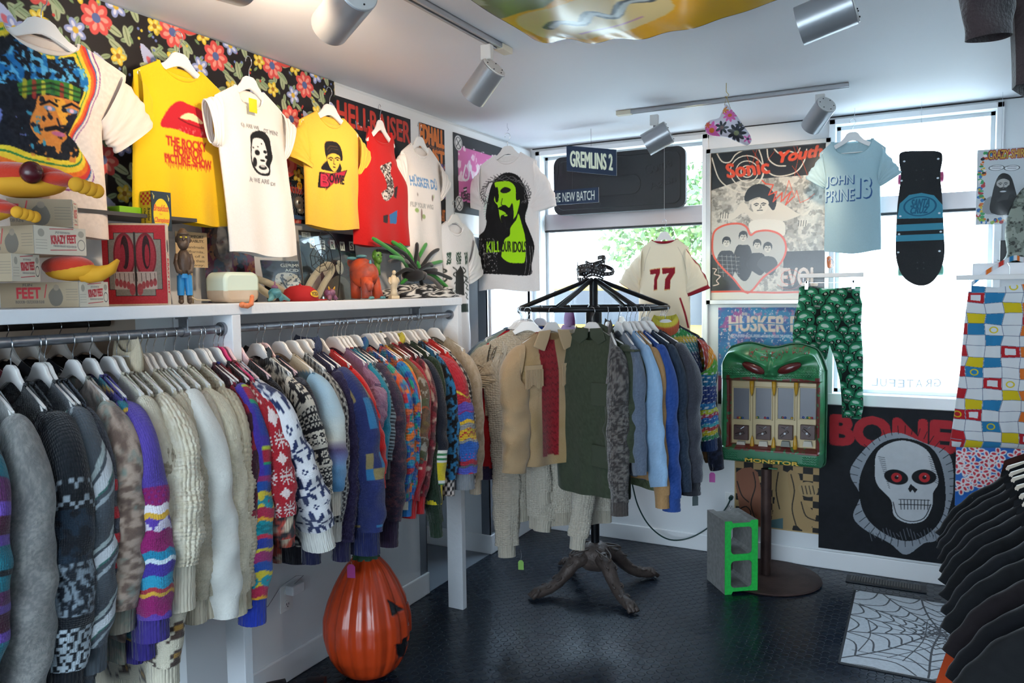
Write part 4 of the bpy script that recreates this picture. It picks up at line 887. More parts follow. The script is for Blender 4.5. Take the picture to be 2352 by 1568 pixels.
rackg(588, 'black and cream fair isle yoke sweater with black collar', (735, 1160), .05, fair, body=fair, cuff='2a2a30', collar='211f21', b=.034, L=.72, collar_h=.035, ew=.05)
rackg(602, 'navy tipped dark sweater low behind the snowflake one', (715, 1270), .05, melange('23242e', '3a3c48', 60, 60), cuff='1f2140', b=.03, L=.74, hmat=pale_h)
rackg(512, 'white sweater covered in large navy snowflakes', (722, 1235), .082, snowNavyB, body=snowNavy, cuff='dcdad2', collar='d8cfb8', b=.05, L=.66, hmat=pale_h, ch=.08, ew=.06, kind='knit')
rackg(540, 'black cardigan with flower embroidered cuffs', (655, 1230), .045, solid('1d1c22'), cuff=melange('2a2a2e', 'b04838', 60, 60, 12, 6, 'c9b8a0'), b=.032, L=.7, hmat=pale_h)
rackg(500, 'red sweater with pale snowflakes and diamonds', (645, 1210), .055, redSnow, cuff=melange('2a2a2e', 'b8483c', 60, 60, 12, 6, 'c9b8a0'), collar='8a1f28', b=.04, L=.7, hmat=pink_h, ew=.05)
rackg(489, 'red and black paisley shouldered snowflake cardigan', (625, 1200), .05, redSnow, body=melange('1f1a1e', '9a2028', 30, 30, 12, 7), cuff='8a1f28', collar='2a1c1e', b=.036, L=.6)
# ---- left bay
rackg(465, 'multicoloured teal, magenta and yellow striped cardigan with royal blue cuffs', (580, 1400), .062, bands((.22, over(solid('46329a', .02), bands((.02, '46329a'), (.01, 'b8c83a'), (.03, 'a8203a'), (.01, '1f9a6a'), (.05, '2a3f9a')), lambda S, Q: Q > .2)), (2, multi), rep=False), body=melange('8a1c28', '2c1a22', 30, 30, 12, 8), cuff='2338a0', b=.045, L=.74, ch=.085, kind='knit')
rackg(456, 'wine red patterned knit under the royal blue cuffed one', (560, 1250), .045, melange('8a1c30', '3a1c28', 40, 40, 10), cuff='5a1c28', b=.028, L=.6)
rackg(431, 'nubby oatmeal sweater with fine popcorn stitch', (555, 1370), .048, solid('bfb095', .03), cuff='b5a88e', relief='nub', kind='chunky', b=.036, L=.7)
rackg(399, 'ivory aran sweater with rope cables down the sleeve', (535, 1385), .055, solid(IV, .02), cuff='d8ceb4', relief='cable', kind='knit', b=.045, L=.72)
rackg(376, 'pale sand textured sweater with openwork diamonds', (515, 1370), .05, solid('c9bda8', .03), cuff='c2b6a2', relief='nub', kind='chunky', b=.034, L=.76)
rackg(352, 'smooth bright white sweater', (500, 1405), .082, solid(WHT, .01), cuff=None, relief=None, kind='fleece', b=.052, L=.7, collar='d0c8b6', hem=False)
rackg(334, 'wheat coloured chevron knit sweater', (448, 1400), .05, solid('c6bba4', .03), cuff='c0b49e', relief='chev', kind='knit', b=.036, L=.74)
rackg(320, 'beige smooth knit jumper behind the white one', (470, 1390), .045, solid('c4b8a0', .02), cuff='bfb39c', b=.03, L=.7, relief='rib')
rackg(290, 'fluffy cream turtleneck with rolled neck and long cuffs', (408, 1350), .062, melange('d6cab0', 'e0d6c0', 90, 90, 4), cuff='d8ceb8', relief='nub', kind='chunky', b=.05, L=.7, collar_h=.1, ch=.12, collar='d2bf9e', ew=.07)
rackg(266, 'beige ribbed cardigan with a narrow sleeve', (350, 1200), .04, bands((.008, 'a89a84'), (.006, '8f846f')), cuff='a89a84', relief='rib', b=.028, L=.72)
rackg(246, 'cream sweater with brown and gold figures, hanging lowest', (375, 1545), .065, over(solid('cfc6b0', .02), motif('   ##   /  #oo#  /   ##   /  ####  / #    # /        /        ', .011, 'cfc6b0', '4a3a34', 'a8803c'), lambda S, Q: S > .35), cuff='cfc6b0', b=.045, L=.98, ch=.06)
rackg(205, 'violet sweater with magenta, white and turquoise nordic bands', (345, 1440), .066, bands((.17, solid('55439c', .02)), (2, purp), rep=False), body=solid('55439c', .02), cuff='3d3080', b=.048, L=.8, collar='4f3f90', ch=.06, ew=.06)
rackg(196, 'teal and gold patterned sweater peeking below the violet one', (330, 1480), .045, bands((.03, '1f6f80'), (.01, 'c9a33a'), (.03, '3a3080')), cuff='3a3080', b=.03, L=.8, hang=False)
rackg(165, 'shaggy brown, sage and rust melange sweater', (268, 1420), .066, melB, cuff=melange('8a8274', '6f756a', 60, 60), kind='fleece', b=.05, L=.78, ch=.06)
rackg(112, 'charcoal sweater with scarlet square blocks on the sleeve', (232, 1370), .052, over(melange('262a33', '3c4250', 90, 90, 8), solid('b81a26'), lambda S, Q: (np.mod(S, .062) < .026) & (np.mod(Q+.01, .09) < .03) & (S > .12)), cuff='2a2e38', b=.034, L=.7, hang=False)
rackg(100, 'dark speckled knit beside the grey diagonal striped sweater', (215, 1430), .05, melange('22262e', '3a4048', 60, 60), cuff='22262e', b=.03, L=.74)
rackg(88, 'slate grey sweater with white and green diagonal stripes', (200, 1505), .072, (lambda f_: (lambda S, Q: f_(np.abs(S+.9*np.abs(Q-.16)), Q)))(bands((.012, 'a8b4b4'), (.008, '4a5158'), (.026, 'c8ccd0'), (.005, '3f6f68'), (.012, '4a5158'), (.01, '9aa4aa'), (.09, '4a5158'))), body=solid('4a4d52', .02), cuff='4a5158', b=.05, L=.85, collar='4a4d50', near=True)
rackg(36, 'black sweater with white feathery and speckled motifs', (140, 1560), .08, bands((.12, solid('15191f', .02)), (.05, motif('#   #/ # # /  #  /     ', .009, '15191f', '8a949c')), (.12, melange('12161d', '1c2a38', 50, 50)), (.12, melange('1a212a', '7f8c96', 150, 90, 8)), (.03, '12161d'), (.25, motif('## # ##/# ##  #/ #  ## /### # #/ ## # #/#  ##  ', .008, '141a22', 'a8b4bc')), rep=False), body=solid('15181e', .02), cuff='12161d', b=.055, L=.9, collar='15181e', hang=False, near=True)
rackg(22, 'black knit hanging second from the frame edge', (95, 1540), .05, solid('16191e', .02), cuff='16191e', b=.035, L=.8)
rackg(-50, 'grey melange wool sweater at the left edge', (55, 1600), .075, melange('8a8884', '747372', 220, 200, 4), cuff='8a8884', kind='fleece', b=.05, L=.85, near=True)
rackg(-150, 'teal sweater with purple stripes at the far left edge', (-62, 1600), .075, bands((.05, '1f6f80'), (.012, '14161c'), (.03, '1f6f80'), (.03, '5a2a5a'), (.02, '6a4aa8'), (.04, '4a2038'), (.02, '6a4aa8')), cuff='5a3a98', b=.05, L=.85, near=True)
# ---- dim second rail in the room behind
for i, (y, c, l) in enumerate(((-4.05, 'a8461c', 'burnt orange'), (-3.9, '2a2c34', 'charcoal'), (-3.82, 'a83a1c', 'rust orange'), (-3.66, '8a1420', 'crimson'), (-3.52, '7a1220', 'deep crimson'), (-3.4, '5a1420', 'maroon'), (-3.3, '24242a', 'near black'), (-3.22, '1c1c26', 'ink blue'), (-3.12, '20222e', 'midnight blue'), (-3.02, '16161c', 'black'))):
    lab = f'{l} jacket on the dark rail in the back room'
    garment('jacket', lab, 'jacket', (-.32, y, 1.565), .05*math.sin(i*3), 'garments on the back room rail', sw=.2, cw=.23, hw=.22, L=.7, body=solid(c, .02), kind='cotton', res=(24, 24), seed=i+2, fold=.006, hlabel=f'hanger holding the {l} jacket in the back room',
            sr=dict(end=(.28, 0, -.75), n=(24, 14), a=[.08, .07, .06]), sl=dict(end=(-.28, 0, -.75), n=(14, 10), a=[.08, .07, .06]), th=.025)
# ---------------------------------------------------------------- track lighting
lamp_grey = mat('satin_grey_enamel', 'a5a5a8', .3, .5); lamp_back = mat('pale_grey_enamel', 'cfcdca', .4)
bulb = mat('warm_bulb', 'fff2df', emit=('ffd9a6', 18))
def track(label, a, b):
    a, b = Vector(a), Vector(b); d = b-a; t = thing('light_track', label, 'track', (a+b)/2, math.atan2(d.y, d.x)); h = d.length/2
    m = BM(); m.box(-h, h, -.018, -.006, -.02, 0); m.box(-h, h, .006, .018, -.02, 0); m.box(-h, h, -.018, .018, -.006, 0); m.done('channel', lamp_grey, t, bevel=.001)
    m = BM(); m.box(h-.07, h+.012, -.02, .02, -.023, 0); m.done('end_feed', mat('cream_plastic', 'd6cdb8', .5), t, bevel=.002)
    return t
def spot(label, top, aim, power, r=.052, L=.17, drop=.13, col=(1, .78, .55), cone=95, off=(0, 0, 0), c=None):
    """top: point on the ceiling track; aim: direction of the beam"""
    top = Vector(top); t = thing('track_spotlight', label, 'spotlight', top)
    aim = Vector(aim).normalized(); c = Vector(c)-top if c is not None else Vector((0, 0, -drop-.05))+Vector(off)
    m = BM(); m.box(-.022, .022, -.013, .013, -.075, -.018); m.done('track_adapter', lamp_back, t, bevel=.003)
    m = BM(); m.tube([(0, 0, -.07), (0, 0, -.11), tuple(c*.6+Vector((0, 0, -.11))*.4), tuple(c-aim*L*.15)], .007, 8); m.done('stem', lamp_grey, t, smooth=True)
    Q = aim.to_track_quat('Z', 'Y').to_matrix().to_4x4(); M = Matrix.Translation(c) @ Q @ T(0, 0, -L/2)
    m = BM(); m.lathe([(r*.9, -.001), (r, .004), (r, L), (r-.004, L), (r-.004, .03)], 40, M, cap=False); m.done('lamp_housing', lamp_grey, t, smooth=2, recalc=True)
    m = BM(); m.lathe([(.0, -.002), (r*.93, -.002), (r*.96, .003), (.001, .004)], 40, M, cap=False)
    bp_ = m.done('back_plate', lamp_back, t, smooth=2)
    for k in range(6): a = k*math.pi/3+.3; m = BM(); m.ball(M @ Vector((r*.7*math.cos(a), r*.7*math.sin(a), -.003)), .0028, 4); m.done('screw', dark_line, bp_)
    m = BM(); m.ball(M @ Vector((0, 0, L*.62)), .028, 8); m.done('bulb', bulb, t, smooth=True)
    lo = lamp('SPOT', 'lamp_light', (0, 0, 0), (0, 0, 0), power, col, shadow_soft_size=.035, spot_size=R(cone), spot_blend=.6); lo.parent = t
    lo.matrix_local = Matrix.Translation(c+aim*(L*.52)) @ aim.to_track_quat('-Z', 'Y').to_matrix().to_4x4()
    return t
track('pale grey ceiling track on the left running towards the camera', (.885, -4.6, H), (.905, -2.03, H))
track('pale grey ceiling track near the windows', tuple(at(1950, 190, 2, H)), tuple(at(1422, 256, 2, H)))
track('ceiling track near the right edge of the view', (2.1, -4.2, H), (2.1, -1.95, H))
spot('nearest large grey spotlight at the top left, aimed at the floral cloth', (.895, -3.1, H), (-.80, .38, -.20), 22, r=.055, L=.19, c=tuple(at(790, 22, 1, -3.1)), cone=120)
spot('grey spotlight with screwed back plate at the end of the left track', tuple(at(1118, 92, 2, H)), (-.70, .12, -.62), 17, r=.052, L=.15, c=tuple(at(1110, 190, 1, -2.14)), cone=110)
spot('square looking grey spotlight hanging in front of the black window board', tuple(at(1503, 256, 2, H)), (-.90, -.16, -.45), 4, r=.062, L=.14, c=tuple(at(1510, 318, 1, -.72)))
spot('grey spotlight over the framed poster', tuple(at(1884, 208, 2, H)), (-.55, .62, -.55), 12, r=.05, L=.15, c=tuple(at(1880, 266, 1, -.69)), cone=110)
spot('spotlight cut by the top edge of the view, right of the banner', (2.1, -2.35, H), (-.96, .02, -.25), 10, r=.055, L=.15, c=tuple(at(1898, 35, 1, -2.4)), col=(1, .85, .7))
spot('spotlight above the upper edge of the view that washes the ceiling with warm light', (.895, -3.45, H), (-.16, .97, .16), 16, r=.05, L=.15, drop=.16, cone=80)  # extra spot out of view, added for the warm pool on the ceiling
# unseen lamp added to keep the back room from going black
lb = thing('added_ceiling_lamp', 'round ceiling lamp of the room behind the left bay', 'lamp', (-1.3, -4.6, H))
m = BM(); m.lathe([(.0, -.06), (.13, -.05), (.15, -.0)], 30, cap=False); m.done('lamp_shade', mat('added_lamp_opal', 'fff4e6', emit=('ffe2bd', 5)), lb, smooth=True)
# ---------------------------------------------------------------- posters and cloths on the walls
def poster(name, label, cat, ax, val, a, b, w, bg, draw, m='paper', wave=.004, k=(0, 0, 1), seed=1, grp=None):
    """a, b: traced top-left and bottom-right corners"""
    t = PX(ax, val); (x0, v0), (x1, v1) = t(a, b); cv = CV((x0, v0, x1, v1), w, bg); draw(cv, PX(ax, val, *k))
    e = [None]*3
    def P(h, v): q = [0, 0, -v]; q[1-ax] = h; q[ax] = val; return q
    o = sheet(name, cv, P(x0, v0), P(x1, v0), P(x0, v1), vmat(m), wave=wave, seed=seed)
    return tag(o, label, cat, grp)
def d_husk(c, t):
    c.blobs(5, .52, '4a7fb4', 3); c.blobs(9, .58, '6a5f94', 4, a=.5); c.blobs(14, .55, '3f8fb0', 9, a=.7); c.blobs(30, .66, 'b07f9f', 5, a=.8); c.blobs(9, .5, 'a8568a', 14, a=.8, box=(c.x0, c.y0, c.x0+.14, c.y0+.12)); c.blobs(60, .68, 'c8c4cc', 7)
    c.text('HÜSKER DÜ', *t([(158, 1085)])[0], *t([(555, 1175)])[0], 'd6c3b4', bold=.004); c.line(t([(150, 1140), (300, 1132), (420, 1140), (560, 1134)]), .006, '4a7fa8')
    c.text('WAREHOUSE: SONGS AND STORIES', *t([(158, 1187)])[0], *t([(560, 1204)])[0], 'd9d2d6', bold=.0012)
    c.rect(c.x0, -1.11, c.x1, c.y1, '18171b'); c.blobs(8, .56, '7d3a5c', 12, box=(c.x0, -1.1, c.x1, c.y1)); c.line([(c.x0, -1.11), (c.x1, -1.11)], .004, '8a8276')
poster('poster', 'blue and pink marbled band poster below the framed one', 'poster', 1, -.004, (1650, 706), (1893, 940), 200, '3c6f9e', d_husk, k=(1600, 200, 2.09))
def d_beet(c, t):
    n = 9; s = (c.x1-c.x0)/n
    for i in range(14):
        for j in range(n):
            if (i+j) % 2: c.rect(c.x0+j*s, c.y0+i*s*.7, c.x0+(j+1)*s, c.y0+(i+1)*s*.7, '1b1714')
    P = lambda *a: t(list(a))
    c.poly(P((175, 640), (270, 640), (285, 880), (215, 900), (185, 760)), '8f5a42', smooth=3); c.poly(P((300, 640), (400, 640), (430, 760), (420, 890), (330, 890), (345, 740)), 'ac8f63', smooth=3); c.poly(P((400, 640), (450, 650), (470, 760), (525, 830), (490, 895), (440, 870), (415, 760)), 'a8895c', smooth=3)
    c.poly(P((320, 850), (380, 840), (380, 895), (330, 895)), '4f6f74')
    for a in (((250, 640), (260, 700), (240, 780), (265, 860)), ((180, 680), (200, 740), (230, 770)), ((360, 640), (350, 720), (365, 800)), ((415, 650), (430, 720), (420, 800), (440, 880)), ((190, 800), (220, 790), (240, 820), (215, 850)), ((460, 770), (480, 830), (520, 850))): c.line(P(*a), .006, '1b1714', smooth=4)
    c.ell(*P((490, 715))[0], .055, .045, 'ac8f63'); 
    for k in range(4): c.line(P((462+k*16, 700), (470+k*16, 735)), .005, '1b1714')
    c.line([(c.x0, c.y0), (c.x0, c.y1), (c.x1, c.y1), (c.x1, c.y0)], .018, 'b79a6c', closed=True)
poster('poster', 'tan checkerboard comic poster low on the wall behind the pole', 'poster', 1, -.004, (1688, 1000), (1889, 1228), 190, 'ad8d5e', d_beet, k=(1600, 750, 1.916))
def d_skull(c, t):
    P = lambda *a: t(list(a)); K = '0e1117'
    c.text('BONES', *P((598, 392))[0], P((1225, 392))[0][0], P((598, 512))[0][1], 'a8242c', bold=.014); 
    c.poly(P((690, 600), (780, 500), (880, 465), (1000, 510), (1110, 560), (1130, 700), (1110, 800), (1060, 930), (1000, 950), (920, 1000), (850, 950), (740, 890), (690, 830), (720, 740), (680, 660)), '8d939b', smooth=5)
    for k in range(46):
        a = R(k*8); c.line([P((910+205*math.cos(a), 700+230*math.sin(a)))[0], P((910+238*math.cos(a), 700+265*math.sin(a)))[0]], .003, K)
    c.poly(P((720, 660), (790, 530), (900, 490), (1030, 530), (1085, 640), (1090, 800), (1030, 900), (920, 940), (800, 890), (730, 800)), K, smooth=6)
    W = 'b9bcc0'
    c.poly(P((785, 640), (800, 545), (900, 500), (1010, 540), (1055, 640), (1062, 690), (1040, 730), (1035, 790), (1000, 850), (930, 862), (870, 830), (855, 760), (800, 700)), W, smooth=6)
    for k in range(16): c.line(P((800+k*3, 570+k*9), (828+k*1.5, 575+k*9)), .0022, K)
    for k in range(12): c.line(P((1020+k*2.4, 570+k*10), (1048+k*1.4, 580+k*10)), .0022, K)
    for x, r in ((878, 44), (1000, 42)):
        c.ell(*P((x, 660))[0], .06, .042, K, rotd=8 if x < 950 else -8); c.ell(*P((x+2, 662))[0], .027, .027, 'b5262a'); c.ell(*P((x+2, 662))[0], .01, .01, K); c.ell(*P((x+6, 656))[0], .004, .004, W)
    c.poly(P((942, 690), (972, 715), (960, 730), (950, 715), (940, 728), (930, 712)), K)
    c.rect(*P((895, 762))[0], *P((1020, 800))[0], W)
    for k in range(9): c.line(P((898+k*15, 760), (900+k*14.5, 802)), .0035, K)
    c.line(P((890, 780), (1025, 784)), .004, K); c.line(P((890, 758), (1025, 762)), .003, K)
    c.line(P((865, 770), (885, 830), (940, 855), (1000, 840), (1030, 780)), .004, K, smooth=4)
    for k in range(22): c.line(P((760+k*15, 895+12*math.sin(k)), (772+k*15, 930+10*math.cos(k*2))), .004, '5c626b')
    c.text('© 1985', *P((860, 1042))[0], *P((950, 1055))[0], 'a9abb0'); c.noise(.02, 30, 5)
poster('poster', 'large black cloth poster with a grey skull and red eyes', 'poster', 1, -.006, (1884, 928), (2215, 1300), 300, '14171d', d_skull, k=(1600, 750, 1.916), wave=.02, m='card')
def d_aloha(c, t):
    r = np.random.default_rng(4)
    for k in range(60):
        x, y = r.uniform(c.x0, c.x1), r.uniform(c.y0, c.y1)
        for q in range(5): a = q*1.257+k; c.ell(x+.022*math.cos(a), y+.022*math.sin(a), .018, .012, 'e4dcdc', rotd=math.degrees(a)); c.ell(x+.022*math.cos(a), y+.022*math.sin(a), .011, .006, 'c0283a', rotd=math.degrees(a))
q0 = poster('cloth', 'blue, red and white flowered cloth below the geometric skirt', 'cloth', 1, -.05, (2196, 1020), (2400, 1180), 150, '1f5fae', d_aloha, wave=.03)
# floral cloth over the upper left wall
def d_floral(c, t):
    r = np.random.default_rng(11); H_, W_ = .62, .66; K_ = .72; H_ *= K_; W_ *= K_
    def flower(x, y, s, c1, c2, c3, n=6):
        for q in range(n): a = q*2*math.pi/n+s*90; c.ell(x+s*.62*math.cos(a), y+s*.62*math.sin(a), s*.5, s*.36, c1, rotd=math.degrees(a)); c.ell(x+s*.55*math.cos(a), y+s*.55*math.sin(a), s*.3, s*.16, c2, rotd=math.degrees(a))
        c.ell(x, y, s*.3, s*.3, c3)
    def leaf(x, y, s, a, col): c.ell(x, y, s, s*.42, col, rotd=a); c.line([(x-s*.8*math.cos(R(a)), y-s*.8*math.sin(R(a))), (x+s*.8*math.cos(R(a)), y+s*.8*math.sin(R(a)))], s*.08, '5c6b4a')
    L = [(r.uniform(0, W_), r.uniform(0, H_), r.uniform(0, 180)) for _ in range(120)]
    for X in np.arange(c.x0-.3, c.x1+.3, W_):
        for Y in np.arange(c.y0-.3, c.y1+.3, H_):
            for i, (x, y, a) in enumerate(L): leaf(X+x, Y+y, (.012, .02, .033)[i % 3], a, ('7f9a6c', '93a682', 'a9b38f')[i % 3])
            for i in range(60): x, y = r.uniform(0, W_), r.uniform(0, H_); c.ell(X+x, Y+y, .005, .005, ('c8443c', 'd8c040', '6f7fb8')[i % 3])
            for x, y in ((.08, .1), (.38, .33), (.2, .5), (.6, .45)): flower(X+x*K_, Y+y*K_, .05, 'd8524e', 'ec9a8a', '5a6a9c', 7)
            for x, y in ((.55*K_, .12*K_), (.03*K_, .36*K_)):
                c.ell(X+x, Y+y, .06, .055, 'd2504a'); 
                for q in range(6): a = q*1.05; c.ell(X+x+.026*math.cos(a), Y+y+.024*math.sin(a), .027, .018, 'e57b72', rotd=math.degrees(a)+90)
                c.ell(X+x, Y+y, .02, .018, 'c23f3c')
            for x, y in ((.28, .15), (.5, .45), (.15, .27), (.6, .58), (.3, .02), (.12, .42)): flower(X+x*K_, Y+y*K_, .028, 'e2c23c', 'f0dc7a', 'a8742a', 5)
            for x, y in ((.45, .2), (.3, .42), (.62, .3), (.1, .58), (.2, .2), (.5, .03)): flower(X+x*K_, Y+y*K_, .034, '8f9bcc', 'd8d8ea', 'd8b040', 5)
            for x, y in ((.18*K_, .03*K_), (.42*K_, .55*K_)): c.poly([(X+x, Y+y), (X+x+.05, Y+y+.03), (X+x+.085, Y+y+.09), (X+x+.04, Y+y+.1), (X+x+.01, Y+y+.06)], 'b8bedd', smooth=3); c.ell(X+x+.04, Y+y+.06, .028, .011, 'd06a78', rotd=50)
def P3(x, y, z): return (x, y, z)
b0, b1 = -3.95, -2.012; cv = CV((b0, -2.595, b1, -1.945), 900, '201c1d'); d_floral(cv, None)
hh, ww = cv.A.shape[:2]; cut = None
tag(sheet('floral_cloth', cv, P3(.012, b0, 2.595), P3(.012, b1, 2.595), P3(.012, b0, 1.945), vmat('paper'), wave=.008), 'black floral cloth with red, yellow and blue flowers covering the upper left wall', 'cloth')
def d_hell(c, t):
    P = lambda *a: t(list(a)); c.text('HELLRAISER', P((650, 300))[0][0]+.012, c.y0+.022, c.x1-.008, c.y0+.125, 'c23a2c', bold=.004)
    for a in (((762, 432), (770, 475)), ((868, 470), (862, 520)), ((905, 490), (898, 520))): c.line(P(*a), .004, '5f93b8')
    for p in ((775, 443), (833, 428), (792, 463), (1020, 480)): c.ell(*P(p)[0], .004, .004, 'c4c8cc')
    c.blobs(6, .5, '9fc0d8', 5, box=(c.x0, c.y0+.38, c.x1, c.y1)); c.blobs(12, .55, '2f6fae', 6, box=(c.x0, c.y0+.4, c.x1, c.y1)); c.blobs(20, .6, '1c222c', 8, box=(c.x0, c.y0+.38, c.x1, c.y1))
poster('poster', 'black film poster with large red serif lettering across the top', 'poster', 0, .014, (768, 218), (946, 470), 330, '1d1f24', d_hell, k=(500, 100, 2.412))
def d_red(c, t):
    P = lambda *a: t(list(a)); c.blobs(16, .52, '2a2430', 3); c.blobs(24, .6, 'd8702a', 9); c.rect(c.x0, c.y0, c.x1, c.y0+.19, '1f1a20')
    c.text('REDHALL', c.x0-.035, c.y0+.01, c.x1-.008, c.y0+.1, 'd8762c', bold=.006); c.text('TRUST', c.x0-.03, c.y0+.125, c.x1-.008, c.y0+.185, 'd8762c', bold=.006); c.text('RED RELEASE', c.x0+.01, c.y0+.108, c.x1-.01, c.y0+.118, 'd8762c')
    c.rect(c.x1-.1, c.y1-.16, c.x1, c.y1, '1f1a20'); c.text('IT US AT', c.x1-.095, c.y1-.1, c.x1-.01, c.y1-.04, 'd8762c', bold=.003); c.ell(c.x0+.1, c.y0+.28, .07, .06, 'dd7f35')
poster('poster', 'narrow orange and purple gig poster', 'poster', 0, .014, (962, 280), (1024, 525), 150, '6a5590', d_red)
def d_dk(c, t):
    w = c.x1-c.x0; c.rect(c.x0+.05, c.y0+.07, c.x1-.04, c.y1-.07, 'cf6aa4'); c.blobs(14, .55, 'e8c8d8', 5, box=(c.x0+.05, c.y0+.07, c.x1-.04, c.y0+.26)); c.blobs(26, .6, 'e9d8e2', 7, box=(c.x0+.05, c.y0+.3, c.x1-.04, c.y1-.07))
    c.line([(c.x0+.13, c.y0+.17), (c.x0+.1, c.y0+.25), (c.x0+.16, c.y0+.24), (c.x0+.18, c.y0+.16), (c.x0+.22, c.y0+.24), (c.x0+.28, c.y0+.15)], .012, 'e8e2e6', smooth=4)
    for y in (c.y0+.055, c.y1-.055): c.ell(c.x0+.055, y, .042, .042, 'ddd9d6'); c.ell(c.x0+.055, y, .034, .034, '232326', ring=.004); c.line([(c.x0+.035, y-.02), (c.x0+.075, y+.02)], .005, '232326'); c.line([(c.x0+.075, y-.02), (c.x0+.035, y+.02)], .005, '232326')
    for k in range(5): c.poly([(c.x0+.1, c.y0+.3+k*.02), (c.x0+.14, c.y0+.29+k*.02), (c.x0+.14, c.y0+.3+k*.02), (c.x0+.1, c.y0+.31+k*.02)], '232326')
    c.text('DEAD KENNEDYS', c.x0+.08, c.y1-.12, c.x1-.05, c.y1-.085, '4a3340', bold=.003)
poster('poster', 'pink gig poster with black border beside the green head tee', 'poster', 0, .014, (1040, 303), (1190, 510), 190, '2b2c30', d_dk)
# framed poster between the windows
t = PX(1, -.03); (x0, v0), (x1, v1) = t((1622, 343), (1904, 698)); fr = thing('framed_poster', 'large silver framed poster with orange handwriting and a red heart', 'framed poster', ((x0+x1)/2, 0, 0))
fw_ = .028; m = BM()
for bx in ((x0, x0+fw_, -v1, -v0), (x1-fw_, x1, -v1, -v0), (x0, x1, -v1, -v1+fw_), (x0, x1, -v0-fw_, -v0)): m.box(bx[0], bx[1], -.032, -.002, bx[2], bx[3])
m.done('frame', mat('silver_frame', 'b9b7b3', .35, .8), fr, bevel=.003, org=((x0+x1)/2, 0, 0))
c = CV((x0+fw_, v0+fw_, x1-fw_, v1-fw_), 300, 'c9c0b0'); t = PX(1, -.012, 1600, 320, 3.92); P = lambda *a: t(list(a)); K = '191a1c'; CRm = 'd6cbb8'; OR = 'd8492a'
c.blobs(7, .5, '9a9386', 4, a=.8); c.blobs(24, .55, '6a655d', 5, a=.55); c.blobs(40, .6, 'd9cfbd', 6, a=.6); c.noise(.06, 60, 8); c.rect(c.x0, c.y0, c.x1, P((0, 400))[0][1], K); c.poly(P((100, 470), (620, 300), (1200, 300), (1200, 60), (100, 60)), K)
c.rect(P((780, 1040))[0][0], P((0, 1035))[0][1], c.x1, P((0, 1370))[0][1], K); c.rect(c.x0, P((0, 1040))[0][1], P((480, 0))[0][0], P((0, 1370))[0][1], K); c.rect(c.x0, P((0, 1372))[0][1], c.x1, c.y1, 'd2c9b8')
for rr in (30, 55, 100, 150): c.line([P((455+rr*math.cos(R(q)), 290+rr*.95*math.sin(R(q))))[0] for q in range(0, 361, 15)], .006, CRm)
c.line(P((140, 170), (200, 350), (300, 440), (420, 480), (540, 420), (600, 300), (590, 180), (560, 90)), .007, CRm, smooth=5); c.line(P((180, 120), (230, 200), (300, 205), (350, 140), (420, 100)), .007, CRm, smooth=4)
c.line(P((600, 250), (680, 320), (780, 330), (900, 290), (970, 190), (990, 90)), .007, CRm, smooth=4); c.line(P((635, 90), (650, 180), (720, 235), (800, 240)), .007, CRm, smooth=4); c.line(P((700, 90), (750, 130), (840, 110), (900, 130), (930, 80)), .007, CRm, smooth=4)
# reclining figure, generic
c.poly(P((640, 760), (840, 720), (1010, 640), (1040, 600), (960, 690), (740, 560), (640, 600), (500, 650), (420, 560), (330, 660), (210, 680), (220, 720), (330, 720), (430, 660), (520, 740)), CRm, smooth=3)
c.poly(P((470, 760), (560, 720), (760, 730), (800, 800), (760, 880), (520, 860)), 'ded5c4', smooth=3)
c.poly(P((430, 520), (470, 440), (560, 400), (660, 440), (720, 540), (690, 640), (620, 560), (520, 500), (450, 560)), K, smooth=4); face(c, *P((570, 600))[0], .098, .088, 'ddd2bf', K, hair=0); c.poly(P((450, 560), (500, 480), (620, 470), (660, 560), (600, 520), (520, 530)), K, smooth=3); 
for p in ((260, 690), (960, 760)): c.ell(*P(p)[0], .022, .018, CRm); [c.line([P((p[0]-40+k*22, p[1]-30))[0], P((p[0]-46+k*22, p[1]+20))[0]], .003, K) for k in range(4)]
# heart with four people
heart = [(145, 900), (170, 820), (260, 770), (380, 758), (450, 790), (485, 860), (540, 830), (640, 820), (740, 850), (795, 920), (800, 1020), (740, 1130), (600, 1240), (460, 1380), (330, 1250), (210, 1130), (150, 1030)]
c.poly(t(heart), 'b9b3a8', smooth=4)
for x, y, w, col in ((270, 930, .05, '2a2a2e'), (420, 880, .05, '1d1d20'), (545, 950, .046, '26262a'), (640, 980, .05, '3a3a3c')):
    c.poly(P((x-95, 1130), (x-60, y+85), (x, y+70), (x+60, y+85), (x+90, 1130), (x+40, 1260 if x < 500 else 1220), (x-20, 1260 if 200 < x < 500 else 1200)), col, smooth=3)
    face(c, *P((x, y))[0], w*.75, w*.85, 'cfc6b6', K)
for k in range(5): c.line(P((190+k*40, 1040), (200+k*42, 1240-k*6)), .002, 'a8a49c'); c.line(P((190, 1050+k*36), (390, 1060+k*36)), .002, 'a8a49c')
c.line(t(heart), .011, OR, closed=True, smooth=5); c.line(P((110, 1370), (400, 1365), (460, 1372), (700, 1378), (1110, 1368)), .011, OR)
c.text('Sonic', *P((272, 225))[0], P((650, 0))[0][0], P((0, 370))[0][1], OR, bold=.0045, slant=-.15, skew=-.01); c.text('Youth', *P((730, 120))[0], P((1130, 0))[0][0], P((0, 275))[0][1], OR, bold=.005, slant=.25, skew=-.02)
c.line(P((590, 370), (620, 400), (690, 410), (650, 500), (720, 470), (690, 560), (770, 480), (760, 560), (850, 470), (800, 590), (870, 520)), .007, OR); c.line(P((780, 560), (830, 370), (880, 520), (900, 460), (930, 570), (1000, 540), (1060, 490)), .003, OR)
